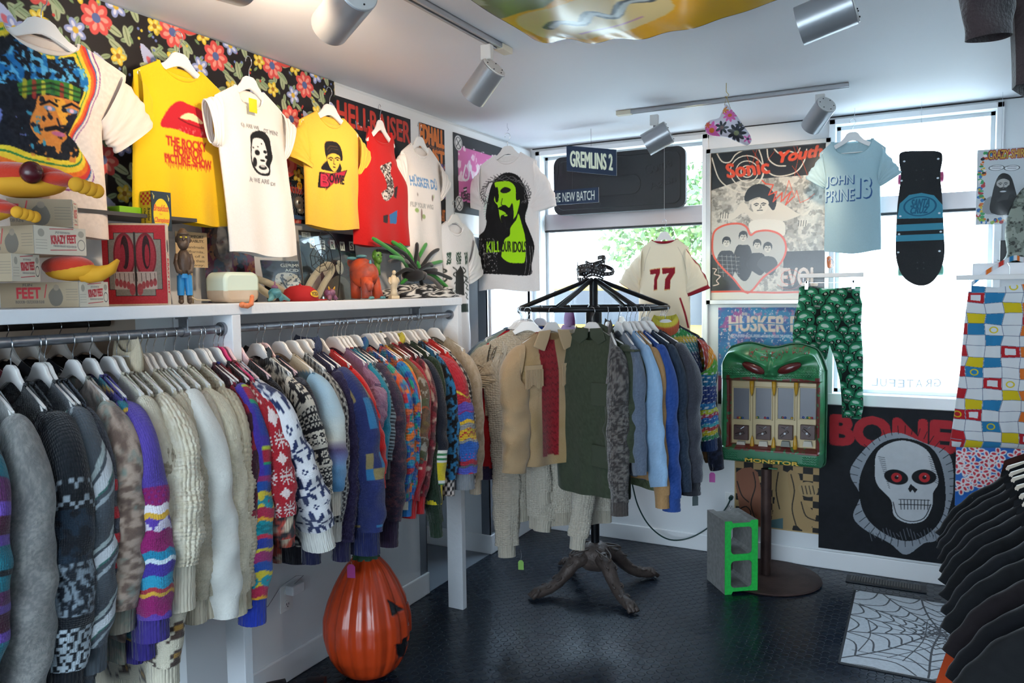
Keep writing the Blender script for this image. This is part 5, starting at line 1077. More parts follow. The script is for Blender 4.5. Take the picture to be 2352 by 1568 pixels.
for a in ((450, 140, 480, 220), (500, 90, 560, 190), (545, 90, 500, 230), (640, 190, 700, 110), (870, 60, 900, 140), (900, 60, 1000, 330), (860, 240, 940, 350), (930, 90, 880, 330)): c.line(P(a[:2], a[2:]), .0022, OR)
c.text('EVOL', *P((765, 1160))[0], P((1100, 0))[0][0], P((0, 1330))[0][1], 'cdb7a8', bold=.004); c.line(P((145, 1160), (180, 1170), (160, 1210), (215, 1230), (180, 1270), (200, 1300), (150, 1315)), .006, 'd8b9ac', smooth=3)
c.line([P((840+60*math.cos(R(q))*q/400, 1250+50*math.sin(R(q))*q/400))[0] for q in range(0, 900, 30)], .0018, OR)
sheet('poster_print', c, (x0+fw_-(x0+x1)/2, -.012, -v0-fw_), (x1-fw_-(x0+x1)/2, -.012, -v0-fw_), (x0+fw_-(x0+x1)/2, -.012, -v1+fw_), vmat('gloss'), fr, wave=0, thick=.006)
# black moulded sign board behind the upper window
t = PX(1, -.06); (x0, v0), (x1, v1) = t((1272, 348), (1574, 492)); x0 = t((1272, 420))[0][0] if False else .213; x1 = 1.09; z0, z1 = 2.135, 2.51
sg = thing('sign_board', 'black moulded plastic sign board with rounded corners in the upper window', 'sign', ((x0+x1)/2, -.06, 0)); cx_ = (x0+x1)/2
def rrect(a, b, c_, d, r, n=6):
    o = []
    for (x, y, q) in ((b-r, d-r, 0), (a+r, d-r, 90), (a+r, c_+r, 180), (b-r, c_+r, 270)): o += [(x+r*math.cos(R(q+k*90/n)), y+r*math.sin(R(q+k*90/n))) for k in range(n+1)]
    return o
bp = mat('black_moulded_plastic', '1a1b1e', .5, bump=('noise', 140, .15, .002)); m = BM(); Q = rot('X', 90)
m.prism(rrect(x0-cx_, x1-cx_, z0, z1, .055), -.012, .03, Q); m.prism(rrect(x0-cx_+.03, x1-cx_-.03, z0+.03, z1-.03, .045), .028, .036, Q); m.done('board', bp, sg, bevel=.008)
m = BM(); m.prism(rrect(-.16, .16, 2.24, 2.36, .055), .036, .040, Q); m.done('raised_oval', bp, sg, bevel=.002)
def text3d(name, s, w, h, depth, m, parent, M, bold=.0, label=None):
    cu = bpy.data.curves.new('t', 'FONT'); cu.body = s; cu.extrude = .5; cu.offset = bold; cu.resolution_u = 3
    o = bpy.data.objects.new('t', cu); me = bpy.data.meshes.new_from_object(o); bpy.data.objects.remove(o)
    v = np.array([q.co[:] for q in me.vertices]); lo, hi = v.min(0), v.max(0)
    me.transform(M @ Matrix.Diagonal((w/(hi[0]-lo[0]), h/(hi[1]-lo[1]), depth, 1)) @ T(-(lo[0]+hi[0])/2, -(lo[1]+hi[1])/2, .5)); me.materials.clear(); me.name = name
    return link(name, me, m, parent, label=label)
for s, x, z in (('Come', .27, 2.40), ('Again', .30, 2.29)): text3d('lettering', s, .17, .06, .005, bp, sg, T(x, -.034, z) @ rot('Y', -14) @ rot('X', 90))
b = BM(); b.tube([(0, 0, 0), (0, 0, 2.6-z1)], .0012, 5)
for xx in (x0+.09, x1-.09): q = tag(b.b and (lambda bb: bb)(BM().tube([(0, 0, 0), (0, 0, 2.6-z1)], .0012, 5)).done('hanging_wire', chrome), 'wire holding the %s end of the black moulded sign board' % ('left' if xx < .5 else 'right'), 'wire'); q.location = (xx, -.06, z1)
b.b.free()
# card signs that hang in front of it (only their lettering boards)
def cardsign(name, label, a, b_, skew, s, y, col, w, h, bold):
    t = PX(1, y); (xa, va), (xb, vb) = t([a, b_]); g = thing(name, label, 'sign', ((xa+xb)/2, y, 0)); cv = CV((xa, va, xb, vb), w, '26344a'); m_ = (vb-va)
    cv.text(s, xa+h*(xb-xa), va+.2*m_, xb-h*(xb-xa), vb-.2*m_, col, bold=bold); c2 = (xa+xb)/2
    sheet('printed_board', cv, (xa-c2, 0, -va), (xb-c2, 0, -va-skew), (xa-c2, 0, -vb), vmat('card'), g, thick=.004)
    return g, xa, xb, va, vb
g, xa, xb, va, vb = cardsign('hanging_sign', 'dark blue tilted card sign with large pale lettering and number 2', (1301, 334), (1416, 382), .055, 'GREMLINS 2', -.42, 'dfe4c8', 220, .08, .003)
b = BM(); b.tube([(0, 0, -va-.02), (.0, 0, 2.6)], .001, 5); b.done('string', mat('dark_string', '3a3a3a'), g)
g2, xa2, xb2, va2, vb2 = cardsign('hanging_sign', 'dark blue card sign with small pale capitals under the tilted one', (1256, 439), (1375, 464), -.0, 'THE NEW BATCH', -.42, 'd6dccf', 190, .08, .0004)
b = BM(); b.tube([(0, 0, -va2-.002), (0, 0, -vb+.01)], .001, 5); b.done('string', mat('dark_string', '3a3a3a'), g2)
# ---------------------------------------------------------------- round clothes rack
RC = Vector((.80, -.87, 0)); RR = .395; RTz = 1.548
rr = thing('round_rack', 'black round clothes rack on an ornate cast iron base', 'clothes rack', RC)
b = BM(); b.tube([(0, 0, .17), (0, 0, 1.70)], .0235, 20); b.lathe([(.03, 1.36), (.045, 1.40), (.045, 1.52), (.03, 1.56)], 20); b.done('pole', black_iron, rr, smooth=2)
b = BM(); n = 64; b.tube([(RR*math.cos(2*math.pi*k/n), RR*math.sin(2*math.pi*k/n), RTz) for k in range(n)], .0125, 10, closed=True); b.done('ring', black_iron, rr, smooth=True)
for k in range(6):
    a = R(25+60*k); b = BM(); b.tube([(.02*math.cos(a), .02*math.sin(a), 1.70), (RR*math.cos(a), RR*math.sin(a), RTz+.004)], .0125, 8); b.done('strut', black_iron, rr, smooth=2)
cast = mat('cast_iron_brown', '4b403c', .55, .35, bump=('noise', 45, .6, .008), var=(14, '5e514b'))
b = BM(); b.lathe([(.001, .262), (.034, .26), (.05, .248), (.07, .235), (.085, .21), (.088, .17), (.075, .13), (.05, .11), (.001, .10)], 28, cap=False, mod=lambda a, r, z: 1+.10*math.cos(a*4+R(129*4))); b.done('base_hub', cast, rr, smooth=2)
for k in range(4):
    a = R(-129+90*k); c, s = math.cos(a), math.sin(a); b = BM(); prof = [(.03, .17, .05), (.08, .185, .052), (.14, .16, .048), (.18, .115, .042), (.23, .07, .036), (.28, .045, .034), (.33, .036, .036), (.365, .032, .034), (.385, .026, .02)]
    b.tube([(x*c, x*s, z) for x, z, r in prof], [r*.84 for *_, r in prof], 12)
    for x, z, r in ((.10, .225, .024), (.165, .185, .022), (.235, .108, .018), (.30, .075, .015)):
        for q in (-1, 1): b.tube([((x+r*(1-t_/9)*math.cos(t_))*c-q*(.020+r*.75*(1-t_/9)*math.sin(t_))*s, (x+r*(1-t_/9)*math.cos(t_))*s+q*(.020+r*.75*(1-t_/9)*math.sin(t_))*c, z-.012-(.5 if x < .27 else .15)*r*math.cos(t_)*(1-t_/9)) for t_ in np.linspace(.2, 7.5, 18)], .0052, 6)
        b.ball((x*c, x*s, z-.01), (r*.42, r*.42, r*.5), 6)
    for q in (-1, 0, 1): b.tube([(.35*c-q*.018*s, .35*s+q*.018*c, .05), (.395*c-q*.022*s, .395*s+q*.022*c, .014)], .012, 8)
    for q in (-1, 1): b.tube([((.06+.05*math.sin(t_)*.8+.03*t_)*c-q*(.012+.018*math.cos(t_))*s, (.06+.05*math.sin(t_)*.8+.03*t_)*s+q*(.012+.018*math.cos(t_))*c, .235-.012*t_) for t_ in np.linspace(0, 3.6, 14)], .005, 6)
    o = b.done('leg', cast, rr, smooth=True); 
    k2 = o.modifiers.new('flat', 'LAPLACIANSMOOTH') if False else None
# studded belts piled on the top
leather = mat('black_leather', '17161a', .45); stud = mat('studs', 'c9ccd2', .25, 1)
for j in range(4):
    bl = thing('studded_belt', ('coiled studded black belt topmost on the round rack', 'studded black belt draped low over the left of the rack top', 'studded black belt draped over the right of the rack top', 'innermost studded black belt coiled around the rack tip')[j], 'belt', RC+Vector((0, 0, 1.70)), 1.3*j, 'studded belts on top of the round rack')
    pts = [((.05+.022*j*(1 if j < 3 else .2)+.014*math.sin(3*q+j))*math.cos(q), (.05+.022*j*(1 if j < 3 else .2)+.014*math.sin(3*q+j))*math.sin(q), .045-.014*j+.018*math.sin(2*q+j*2)+.0016*k) for k, q in enumerate(np.linspace(0, 7.6, 40))]
    P = np.array(pts); up = np.array([0, 0, 1.]); G = np.stack([P-up*.011, P+up*.011, P+up*.011+P*[.035, .035, 0], P-up*.011+P*[.035, .035, 0]], 1)
    link('strap', gridmesh('strap', G, wrap=True, smooth=False), leather, bl)
    b = BM()
    for k in range(1, 39, 1): b.ball(P[k]*[1.05, 1.05, 1], .0042, 3)
    b.done('studs', stud, bl)['kind'] = 'stuff'
def rnd(alpha, label, cat, pat, L=.68, kind='cotton', a=.07, b=.035, sleeve=.6, cuff=None, collar='same', name='jacket', relief=None, out=0, sw=.205, nd=.045, seed=None, body=None, th=.04, spread=.05, hem=None, hl=None, hang=True, collar_h=.02, inner=1, res=(70, 60), zoff=0, dz=0, face=None, back=0, sle=None, sre=None, **k):
    """garment hung on the ring: alpha 0 = to the right in the photo, 90 = towards the camera"""
    Rv = np.array((.885, .465)); Tv = np.array((.465, -.885)); al = R(alpha); d = math.cos(al)*Rv+math.sin(al)*Tv
    p = (RC.x+RR*d[0], RC.y+RR*d[1], RTz+.0145+zoff); rz = math.atan2(d[1], d[0]); cuff = solid(cuff, .02) if isinstance(cuff, str) else cuff; body = body or pat
    col = (cuff or body) if collar == 'same' else (solid(collar, .02) if isinstance(collar, str) else collar)
    if face is not None: rz = R(27.7-face)+math.pi/2; p = (p[0]-back*Tv[0], p[1]-back*Tv[1], p[2])
    e = sleeve; zs = NECKZ-.06-.09
    sr = dict(end=(sw+.05+spread, -.01+out, zs-e), a=[a*1.15, a, a*.95, a*.95, a*.8], b=[b*.9, b, b, b, b*.75], n=(110, 48), f=pat, cuff=cuff, relief=relief, arm=.2, ch=.06)
    sl = dict(end=(-sw-.0, .02, zs-e*.95), a=[a*.9, a*.8, a*.7], b=[.028, .026, .02], n=(30, 18), f=pat, arm=.19) if inner else None
    if sle: sl = dict(sr, end=sle)
    if sre: sr = dict(sr, end=sre)
    return garment(name, label, cat, p, rz, 'garments on the round rack', sw=sw, cw=.24, hw=.235, L=L, th=th, nw=.085, nd=nd, body=body, slf=pat, kind=kind, seed=seed or int(alpha)+3, res=res, fold=.01, collar=col, collar_h=collar_h, cuff=None, slant=.06,
                   relief=None, sr=sr, sl=sl, hem=hem, hang=hang, hlabel=hl or 'white hanger on the round rack inside the '+label, **k)
S_ = solid
rainb = bands((.06, '9ac83a'), (.05, '2f8f9a'), (.04, '20407a'), (.03, 'c8542a'), (.04, 'd8b83a'), (.03, '3f8f4a'), (.05, '1f5f9a'), wav=.01, wl=.2)
rain_sl = over(bands((.05, 'a83a2a'), (.03, 'd8902a'), (.04, '4f9a3a'), (.06, '1f6f9a'), (.09, '243a7a'), (.03, '2f7fb8'), (.025, 'c8d03a'), (.02, 'b83a5a'), (.03, '2f6fb8'), (.02, '4fb8c8'), (.02, 'c84a4a'), (.025, 'd8c83a'), (.03, '3f9a6a'), (.03, '2858a8'), wav=.004), S_('e0e0e0'), lambda S, Q: (np.mod(S, .022) < .006) & (np.mod(Q+.011*(np.floor(S/.022) % 2), .022) < .007))
rnd(-12, 'brown canvas work coat at the right edge of the round rack', 'jacket', S_('7a5a3c', .02), a=.07, L=.72, sleeve=.62, seed=5)
rnd(27, 'rainbow dotted knit sweater with rolled multicoloured collar', 'sweater', rain_sl, body=over(bands((.05, '2f8f4a'), (.03, 'c8a83a'), (.05, '2f7f8a'), (.4, '1c2f5c')), S_('dcdcdc'), lambda S, Q: (np.mod(S, .022) < .006) & (np.mod(Q+.011*(np.floor(S/.022) % 2), .022) < .007)), kind='chunky', a=.078, b=.05, sleeve=.56, collar=bands((.02, 'c8542a'), (.02, 'd8c83a'), (.02, '3f9a5a'), (.02, '2f7fb8')), collar_h=.07, name='sweater', cuff='2a3f6a', face=66, sre=(.26, -.02, -.72))
rnd(352, 'dark blue knit sleeve behind the rainbow sweater', 'sweater', melange('1f2536', '2f3850', 60, 60), a=.05, sleeve=.66, kind='knit', name='sweater', L=.6)
rnd(53, 'charcoal grey fleece coat with ribbed cuffs', 'coat', S_('3c3e47', .02), kind='fleece', a=.085, b=.055, sleeve=.57, cuff='2c2e36', name='coat', spread=.02)
rnd(51, 'quilted sage green jacket hanging lower between the blue and grey coats', 'jacket', over(S_('6f7a5c', .02), S_('5a654a'), lambda S, Q: (np.abs(np.mod(S+Q, .05)-.025) < .003) | (np.abs(np.mod(S-Q, .05)-.025) < .003)), L=.66, a=.05, sleeve=.3, hang=False, zoff=-.14, inner=0, spread=-.02)
rnd(59, 'dark slate blue denim jacket with a bare white hanger tip', 'jacket', S_('2b3646', .03), a=.06, sleeve=.6)
rnd(65, 'royal blue work jacket', 'jacket', S_('2c4a8c', .03), a=.075, b=.045, sleeve=.62, cuff='2c4a8c', L=.72)
rnd(69, 'tan canvas jacket with button cuff beside the pale blue sleeve', 'jacket', S_('a88258', .02), a=.06, sleeve=.6, cuff='a88258', L=.7)
rnd(72, 'light blue shirt with a sleeve swung outward', 'shirt', S_('8fb0d0', .02), a=.085, b=.03, sleeve=.55, name='work_shirt', spread=.09, out=.0, L=.66)
rnd(78, 'blue grey flannel jacket next to the olive army coat', 'jacket', S_('5f6a7c', .03), kind='fleece', a=.055, sleeve=.5)
rnd(86, 'dark tweed cardigan with pale flecks and shaggy collar', 'cardigan', melange('3a3636', '6f6a66', 120, 120, 6), kind='chunky', a=.06, b=.05, sleeve=.62, name='cardigan', collar_h=.06, L=.74, cuff='4a4441')
def add_part(g, name, bm, m): return bm.done(name, m, g, smooth=2)
g = rnd(97, 'olive green army field jacket facing the camera with folded sleeve', 'jacket', S_('3d4536', .02), a=.098, b=.075, sleeve=.52, L=.80, th=.07, collar=None, face=138, sre=(.25, -.07, -.72))
olive = mat('olive_cotton', '3d4536', .85, bump=('noise', 200, .2, .002))
b = BM()
for s in (-1, 1): b.prism([(s*.005, -.105), (s*.085, -.10), (s*.11, -.16), (s*.06, -.185), (s*.01, -.15)], .02, .028, rot('X', 90))
b.tube([(-.09, .03, -.13), (0, .045, -.105), (.09, .03, -.13)], .028, 8); b.done('collar_flap', olive, g, bevel=.004)
b = BM(); b.box(.205, .30, -.045, .0, -.205, -.195); b.done('shoulder_strap', olive, g, bevel=.004)
for z in (-.36, -.66): b = BM(); b.box(.06, .19, -.082, -.070, z-.11, z); b.done('pocket', olive, g, bevel=.006)
# fringed tan jacket, open over a red quilted lining
tan = mat('tan_suede', 'b69b78', .9, bump=('noise', 150, .3, .002), sheen=.3)
g = rnd(128, 'tan suede western jacket with fringed yoke open over a red quilted lining', 'jacket', melange('b89e7c', 'a98d6a', 6, 6, 3), kind='fleece', a=.078, b=.05, sleeve=.56, L=.66, th=.05, collar=None, cuff=None, res=(80, 80), face=58, sle=(-.25, -.03, -.80), sre=(.24, .0, -.76), sw=.185,
        body=over(melange('b39673', 'a5895f', 6, 6, 3), over(S_('8c1822', .03), S_('6a1018'), lambda S, Q: np.abs(np.mod(S, .035)-.017-.006*np.sin(Q*200)) < .003), lambda S, Q: (np.abs(Q-1.955) < .05) & (S < .62)))
for s, x in ((-1, -.045), (1, .045)):
    b = BM(); b.prism([(s*.02-.02, -.11), (s*.09-.02, -.115), (s*.125-.02, -.19), (s*.06-.02, -.215), (s*.035-.02, -.16)], .045, .055, rot('X', 90)); b.done('collar_flap', tan, g, bevel=.004)
for s, x0_, x1_ in ((-1, -.20, -.10), (1, .02, .20)):
    b = BM(); z0_ = -.30
    b.box(x0_, x1_, -.062, -.056, z0_-.005, z0_+.02); k = x0_
    while k < x1_: w = .0075; b.box(k, k+.005, -.066, -.060, z0_-.085-.01*math.sin(k*90), z0_); k += w
    b.done('fringe', tan, g)
b = BM(); b.box(.075, .19, -.064, -.052, -.70, -.58); b.done('pocket', tan, g, bevel=.005)
b = BM(); b.tube([(.085, -.067, -.60), (.18, -.067, -.575)], .0035, 6); b.done('zip', chrome, g)
b = BM(); b.box(.19, .225, -.05, -.03, -.73, -.70); b.box(.215, .222, -.056, -.028, -.74, -.69); b.done('side_buckle', mat('brown_leather', '5a3a26', .5), g, bevel=.002)
g = rnd(156, 'chunky cream waffle knit sweater behind the fringed jacket', 'sweater', S_('b8ab96', .03), kind='chunky', a=.075, b=.05, sleeve=.3, L=.44, name='sweater', relief='nub', collar_h=.02, spread=.0, face=100, back=-.05, sle=(-.22, -.02, -.42))
# long cream knits hanging lowest
CRk = dict(kind='chunky', name='sweater', hang=False, cuff='b9b0a0', hem=S_('b0a696', .02), b=.045, th=.05)
rnd(137, 'long cream aran cardigan with cables hanging lowest at the left', 'cardigan', S_('b9b0a0', .02), a=.075, L=1.0, relief='cable', face=80, back=.12, sle=(-.21, -.06, -1.23), sre=(-.02, -.09, -1.10), sw=.19, **CRk)
rnd(112, 'cream bobble knit sweater whose sleeve ends by the pole', 'sweater', S_('bdb4a4', .02), a=.062, L=1.02, relief='nub', face=78, back=.17, sle=(-.16, -.03, -.95), sre=(-.0, -.13, -1.17), sw=.19, **CRk)
rnd(166, 'red sweatshirt between the cream knit and the denim jackets', 'sweatshirt', S_('a01a24', .02), a=.06, sleeve=.58, name='sweatshirt', cuff='2a2440', L=.64, sw=.17, spread=-.01)
rnd(171, 'pale sage green sweatshirt', 'sweatshirt', S_('7f8c84', .02), a=.06, sleeve=.56, name='sweatshirt', kind='fleece')
rnd(177, 'faded light denim jacket with buttoned cuffs', 'jacket', melange('71808c', '5f7080', 30, 30, 5), a=.08, b=.045, sleeve=.55, L=.62, cuff='6a7a88')
rnd(184, 'mid blue denim jacket behind the faded one', 'jacket', melange('2f4763', '3a5674', 30, 30, 5), a=.07, sleeve=.55)
rnd(191, 'navy denim jacket at the far left of the round rack', 'jacket', melange('1d2c42', '26384f', 30, 30, 5), a=.07, sleeve=.55)
rnd(205, 'bright blue shirt at the back of the round rack', 'shirt', S_('24479c', .02), a=.06, sleeve=.5, name='work_shirt')
rnd(225, 'black jacket at the back of the round rack', 'jacket', S_('1b1c22', .02), a=.06, sleeve=.55)
rnd(255, 'purple jacket with a bunched hood at the back of the rack', 'jacket', S_('5a2a5c', .03), a=.06, sleeve=.5, collar_h=.08, collar='5a2a5c', dz=0)
rnd(272, 'rust orange windbreaker at the back of the rack', 'jacket', S_('b0502f', .03), a=.06, sleeve=.5, collar_h=.08, collar='b0502f')
rnd(300, 'dark green coat at the back of the rack', 'coat', S_('24403a', .02), a=.06, sleeve=.5, name='coat')
rnd(325, 'beige cord jacket at the back right of the rack', 'jacket', S_('8f7c64', .02), a=.06, sleeve=.5)
rnd(345, 'khaki trench coat behind the brown canvas coat', 'coat', S_('6a5a46', .02), a=.06, sleeve=.55, name='coat')
# tags
def ptag(p, label, c, w=.03, h=.05, string=.05, rz=0, txtm=None):
    t = thing('price_tag', label, 'tag', p, rz); b = BM(); b.tube([(0, 0, 0), (.004, 0, -string*.5), (0, 0, -string)], .0007, 4); b.done('string', mat('tag_string', 'c9c9c9', .5), t)
    b = BM(); b.prism([(-w/2, -string-h), (w/2, -string-h), (w/2, -string-.008), (w*.25, -string+.002), (-w*.25, -string+.002), (-w/2, -string-.008)], -.0006, .0006, rot('X', 90)); b.done('card', mat('tag_'+c, c, .6), t)
    return t
p = at(1196, 1262, 1, -1.16); ptag(p, 'lime green price tag hanging from the lowest cream cardigan', '8fbf5a', string=.06, rz=.3)
p = at(1636, 1066, 1, -.76); ptag(p, 'pink price tag under the rainbow sweater', 'd965b8', string=.045, rz=.2)
p = at(1597, 1128, 1, -1.13); ptag(p, 'dark grey price tag hanging from the charcoal coat cuff', '4d5a5c', string=.02, rz=.7)
p = at(1580, 1088, 1, -.9); ptag(p, 'blue grey price tag on the quilted green hem', '3f5c6a', string=.01, w=.04)
# ---------------------------------------------------------------- vending machine
g = thing('vending_machine', 'green monster faced toy vending machine on a single pole', 'vending machine', (1.607, -.30, 0)); rust = mat('rusty_brown_steel', '3d2c2a', .55, .5, bump=('noise', 70, .4, .003), var=(8, '55403a'))
b = BM(); b.tube([(0, .02, .012), (0, .02, .62)], .029, 24); b.done('pole', rust, g, smooth=2)
b = BM(); b.lathe([(.28, 0), (.285, .006), (.28, .012), (.001, .013)], 64, T(.02, .0, 0)); b.done('base_plate', rust, g, smooth=2)
mk, mox, moy = 5.06, 1650, 780; t = PX(1, -.40, mox, moy, mk); N1, N2 = 330, 420
(x0, v0), (x1, v1) = t((5, 45), (1205, 1525)); x0 -= 1.607; x1 -= 1.607; h_, w_ = N2, N1
X_ = np.linspace(x0, x1, w_)[None]; V_ = np.linspace(v0, v1, h_)[:, None]; U = np.linspace(5, 1205, w_)[None]+0*V_; Vv = np.linspace(45, 1525, h_)[:, None]+0*X_   # crop units
def g2(cx, cy, sx, sy, an=0): q = R(an); dx, dy = U-cx, Vv-cy; a, b_ = dx*math.cos(q)+dy*math.sin(q), -dx*math.sin(q)+dy*math.cos(q); return np.exp(-(a/sx)**2-(b_/sy)**2)
topline = 150-95*np.exp(-((U-330)/230)**2)-95*np.exp(-((U-880)/230)**2)+60*np.clip((np.abs(U-605)-470)/130, 0, 1)**2*4
Hh = .02+0*U
head = sstep(520, 470, Vv); Hh += .045*head
Hh += .036*(g2(400, 230, 230, 60, 22)+g2(830, 240, 240, 60, -22))+.014*(g2(300, 150, 200, 60)+g2(900, 150, 200, 60))
Hh += .025*g2(610, 380, 60, 50)+.014*g2(570, 405, 25, 22)+.014*g2(660, 405, 25, 22)+.012*g2(612, 290, 25, 70)-.012*(g2(600, 130, 18, 90))
Hh -= .018*(g2(420, 320, 130, 55, 18)+g2(820, 320, 130, 55, -18))
Hh += .018*(g2(230, 370, 130, 70)+g2(1040, 370, 130, 70))
sc = (np.sin(U*.21)*np.sin(Vv*.23+(np.floor(U/15) % 2)*1.5)); Hh += .0035*np.clip(sc, 0, 1)*((g2(200, 370, 150, 60)+g2(1060, 360, 150, 60)+g2(420, 425, 150, 22, 8)+g2(800, 425, 150, 22, -8)) > .4)
wig = np.abs(vnoise(h_, w_, 26, 30, 5, 2)-.5) < .035; wz = ((g2(480, 150, 170, 70, 15)+g2(740, 150, 170, 70, -15)+g2(950, 95, 130, 40, 18)) > .45); Hh += .006*(wig & wz)
tray = sstep(1290, 1330, Vv); Hh += .055*tray
Hh += .0035*np.clip(sc, 0, 1)*((Vv > 1360) & ((U < 240) | (U > 990) | (Vv > 1450)))
fr_ = np.maximum(sstep(165, 120, U), sstep(1100, 1150, U)); Hh = np.maximum(Hh, .055*fr_)
inner = (U > 140) & (U < 1120) & (Vv > 505) & (Vv < 1290); Hh = np.where(inner, .0, Hh)
G_, DG, RDm = np.array(hx('2f7a4c')), np.array(hx('1d5c3a')), np.array(hx('6e2a26'))
Cm = np.zeros((h_, w_, 3)); nn = vnoise(h_, w_, 20, 16, 3)[..., None]; Cm[:] = G_*(.8+.4*nn); Cm[np.broadcast_to(Vv > 1350, (h_, w_))] = np.array(hx('23704a')); Cm[wig & wz] = hx('8a3c30')
red = (((Vv > 455+14*np.sin(U*.012)) & (Vv < 520)) | ((Vv > 1255) & (Vv < 1345))) & (U > 95) & (U < 1170) | ((U > 100) & (U < 145) & (Vv > 430) & (Vv < 1345)) | ((U > 1118) & (U < 1170) & (Vv > 430) & (Vv < 1345))
Cm[red & (vnoise(h_, w_, 40, 40, 9) < .64)] = RDm; Cm[inner] = hx('cdb88c')
for k, (a0, a1) in enumerate(((150, 350), (405, 605), (665, 860), (920, 1120))): pass
edge = np.minimum(np.minimum(U-5, 1205-U), np.minimum(Vv-topline, 1525-Vv)); rd = 60.; ef = np.sqrt(np.clip(1-np.clip(1-edge/rd, 0, 1)**2, 0, 1)); Hh = Hh*ef-.07*(1-ef)
yy = Vv.copy(); below = np.clip(topline+0*Vv, 45, 400); Vn = below+(1525-below)*(Vv-45)/(1525-45)
Zp = -(v0+(v1-v0)*(np.where(Vv < 500, np.maximum(Vv, topline), Vv)-45)/(1525-45)); corner = 0
G = np.stack([X_+0*Zp, -.04-Hh+0*X_, Zp], -1)
# rounded sides: pull border columns in at the corners
cr = 70/1200*(x1-x0); dz_t = (Zp.max()-Zp); dz_b = (Zp-Zp.min())
ins = cr*(1-np.sqrt(np.clip(1-np.clip(1-dz_b/cr, 0, 1)**2, 0, 1))); G[..., 0] = np.clip(G[..., 0], x0+ins, x1-ins)
bk = G.copy(); bk = bk[::12, ::12].copy(); bk[..., 1] = .10
rim = np.concatenate([G[0], G[1:, -1], G[-1, -2::-1], G[-2:0:-1, 0]]); rb = rim.copy(); rb[:, 1] = .12; rm = rim.copy(); rm[:, 1] = .02; cen_ = rim.mean(0); ro = rim-cen_; ro /= np.linalg.norm(ro[:, [0, 2]], axis=1)[:, None]; rm[:, [0, 2]] += ro[:, [0, 2]]*.012
V = np.vstack([G.reshape(-1, 3), rim, rm, rb, rb*[.0, 0, 0]+[(x0+x1)/2, .12, cen_[2]]]); n0 = h_*w_; nr = len(rim)
Cc = np.vstack([Cm.reshape(-1, 3), np.tile(DG, (nr*4, 1))]); F = np.vstack([gridF(h_, w_), gridF(4, nr, True, n0, True)])
bump_ = None
link('shell', npmesh('shell', V, F, Cc), vmat('plastic'), g)
mt = lambda *pts: [(q[0]-1.607, -q[1]) for q in t(list(pts))]
eye = mat('red_eye_plastic', '5e1f1e', .25, coat=.4)
for (cx, cy, an) in ((415, 325, -22), (830, 325, 22)):
    (x, z), = mt((cx, cy)); b = BM(); b.ball((x, -.116, z), (.066, .028, .027), 12, rot('Y', -an)); b.done('eye', eye, g, smooth=True)
crp = mat('cream_plastic_panel', 'cdb88c', .5); wnd = mat('clear_window_plastic', '6f6f78', .3, spec=.6, coat=.3); brn = mat('brown_coin_mech', '4a2c26', .35); dkb = mat('dark_knob_brown', '3a211d', .35)
r_ = random.Random(3)
for k, xx in enumerate((245, 505, 765, 1025)):
    (xa, za), (xb, zb) = mt((xx-90, 570), (xx+92, 945)); m_ = (xa+xb)/2
    b = BM(); b.box(xa-.006, xa, -.052, -.04, zb-.006, za+.006); b.box(xb, xb+.006, -.052, -.04, zb-.006, za+.006); b.box(xa-.006, xb+.006, -.052, -.04, za, za+.006); b.box(xa-.006, xb+.006, -.052, -.04, zb-.006, zb); wr_ = b.done('window_rim', crp, g, bevel=.001)
    b = BM(); b.box(xa, xb, -.046, -.041, zb, za); b.done('display_window', wnd, wr_, bevel=.001)
    for c_ in ('a83a4a', '2f6f4a', 'c8a03a', '3a4a8c'): b = BM(); b.ball((xa+r_.uniform(.008, xb-xa-.008), -.048, zb+.008), .007, 5); b.done('toy_capsule', mat('capsule_'+c_, c_, .3), wr_, smooth=True)
    (xa, za), (xb, zb) = mt((xx-85, 1000), (xx+88, 1185)); b = BM(); b.box(xa, xb, -.062, -.04, zb, za); cm_ = b.done('coin_mechanism', brn, g, bevel=.003)
    b = BM(); b.box(-.03, .02, -.010, .0, -.0075, .0075); b.done('turn_handle', dkb, cm_, bevel=.002).matrix_local = T(m_, -.064, (za+zb)/2-.004) @ rot('Y', (-20, -25, -40, 42)[k])
    b = BM(); b.lathe([(.006, 0), (.006, .004)], 12, T(m_, -.074, (za+zb)/2-.004) @ rot('X', 90)); b.done('handle_screw', lamp_grey, cm_)
    b = BM(); b.tube([(m_-.02, -.063, za-.012), (m_, -.066, za-.020), (m_+.018, -.063, za-.006)], .0022, 6); b.done('coin_slot', chrome, cm_)
    (xa, za), (xb, zb) = mt((xx-55, 1190), (xx+58, 1262)); b = BM(); b.prism([(xa, zb), (xb, zb), (xb-.006, za), (xa+.006, za)], .062, .070, rot('X', 90)); b.prism([(xa, zb), (xb, zb), (xb-.006, za), (xa+.006, za)], .040, .044, rot('X', 90))
    b.done('chute_door', mat('chute_%d' % (k == 2), 'c6bfb0' if k != 2 else '7d8078', .45), g, bevel=.001)
    if k < 3:
        (xd, _), = mt((xx+130, 900)); b = BM(); b.box(xd-.0015, xd+.0015, -.0425, -.04, mt((0, 1250))[0][1], mt((0, 540))[0][1]); b.done('panel_seam', mat('seam_brown', '8f7c58', .6), g)
yl = mat('yellow_tooth', 'c9982a', .35)
for x, z_, s in ((375, 510, -1), (635, 510, -1), (895, 510, -1), (378, 1270, 1), (628, 1290, 1), (880, 1275, 1)):
    (xx, zz), = mt((x, z_)); b = BM(); L_ = .075 if s < 0 else .072; b.lathe([(.0125, -.012), (.0115, L_*.3), (.007, L_*.75), (.0005, L_)], 14, T(xx, -.068, zz) @ (Matrix() if s > 0 else rot('X', 180))); b.done('tooth', yl, g, smooth=True)
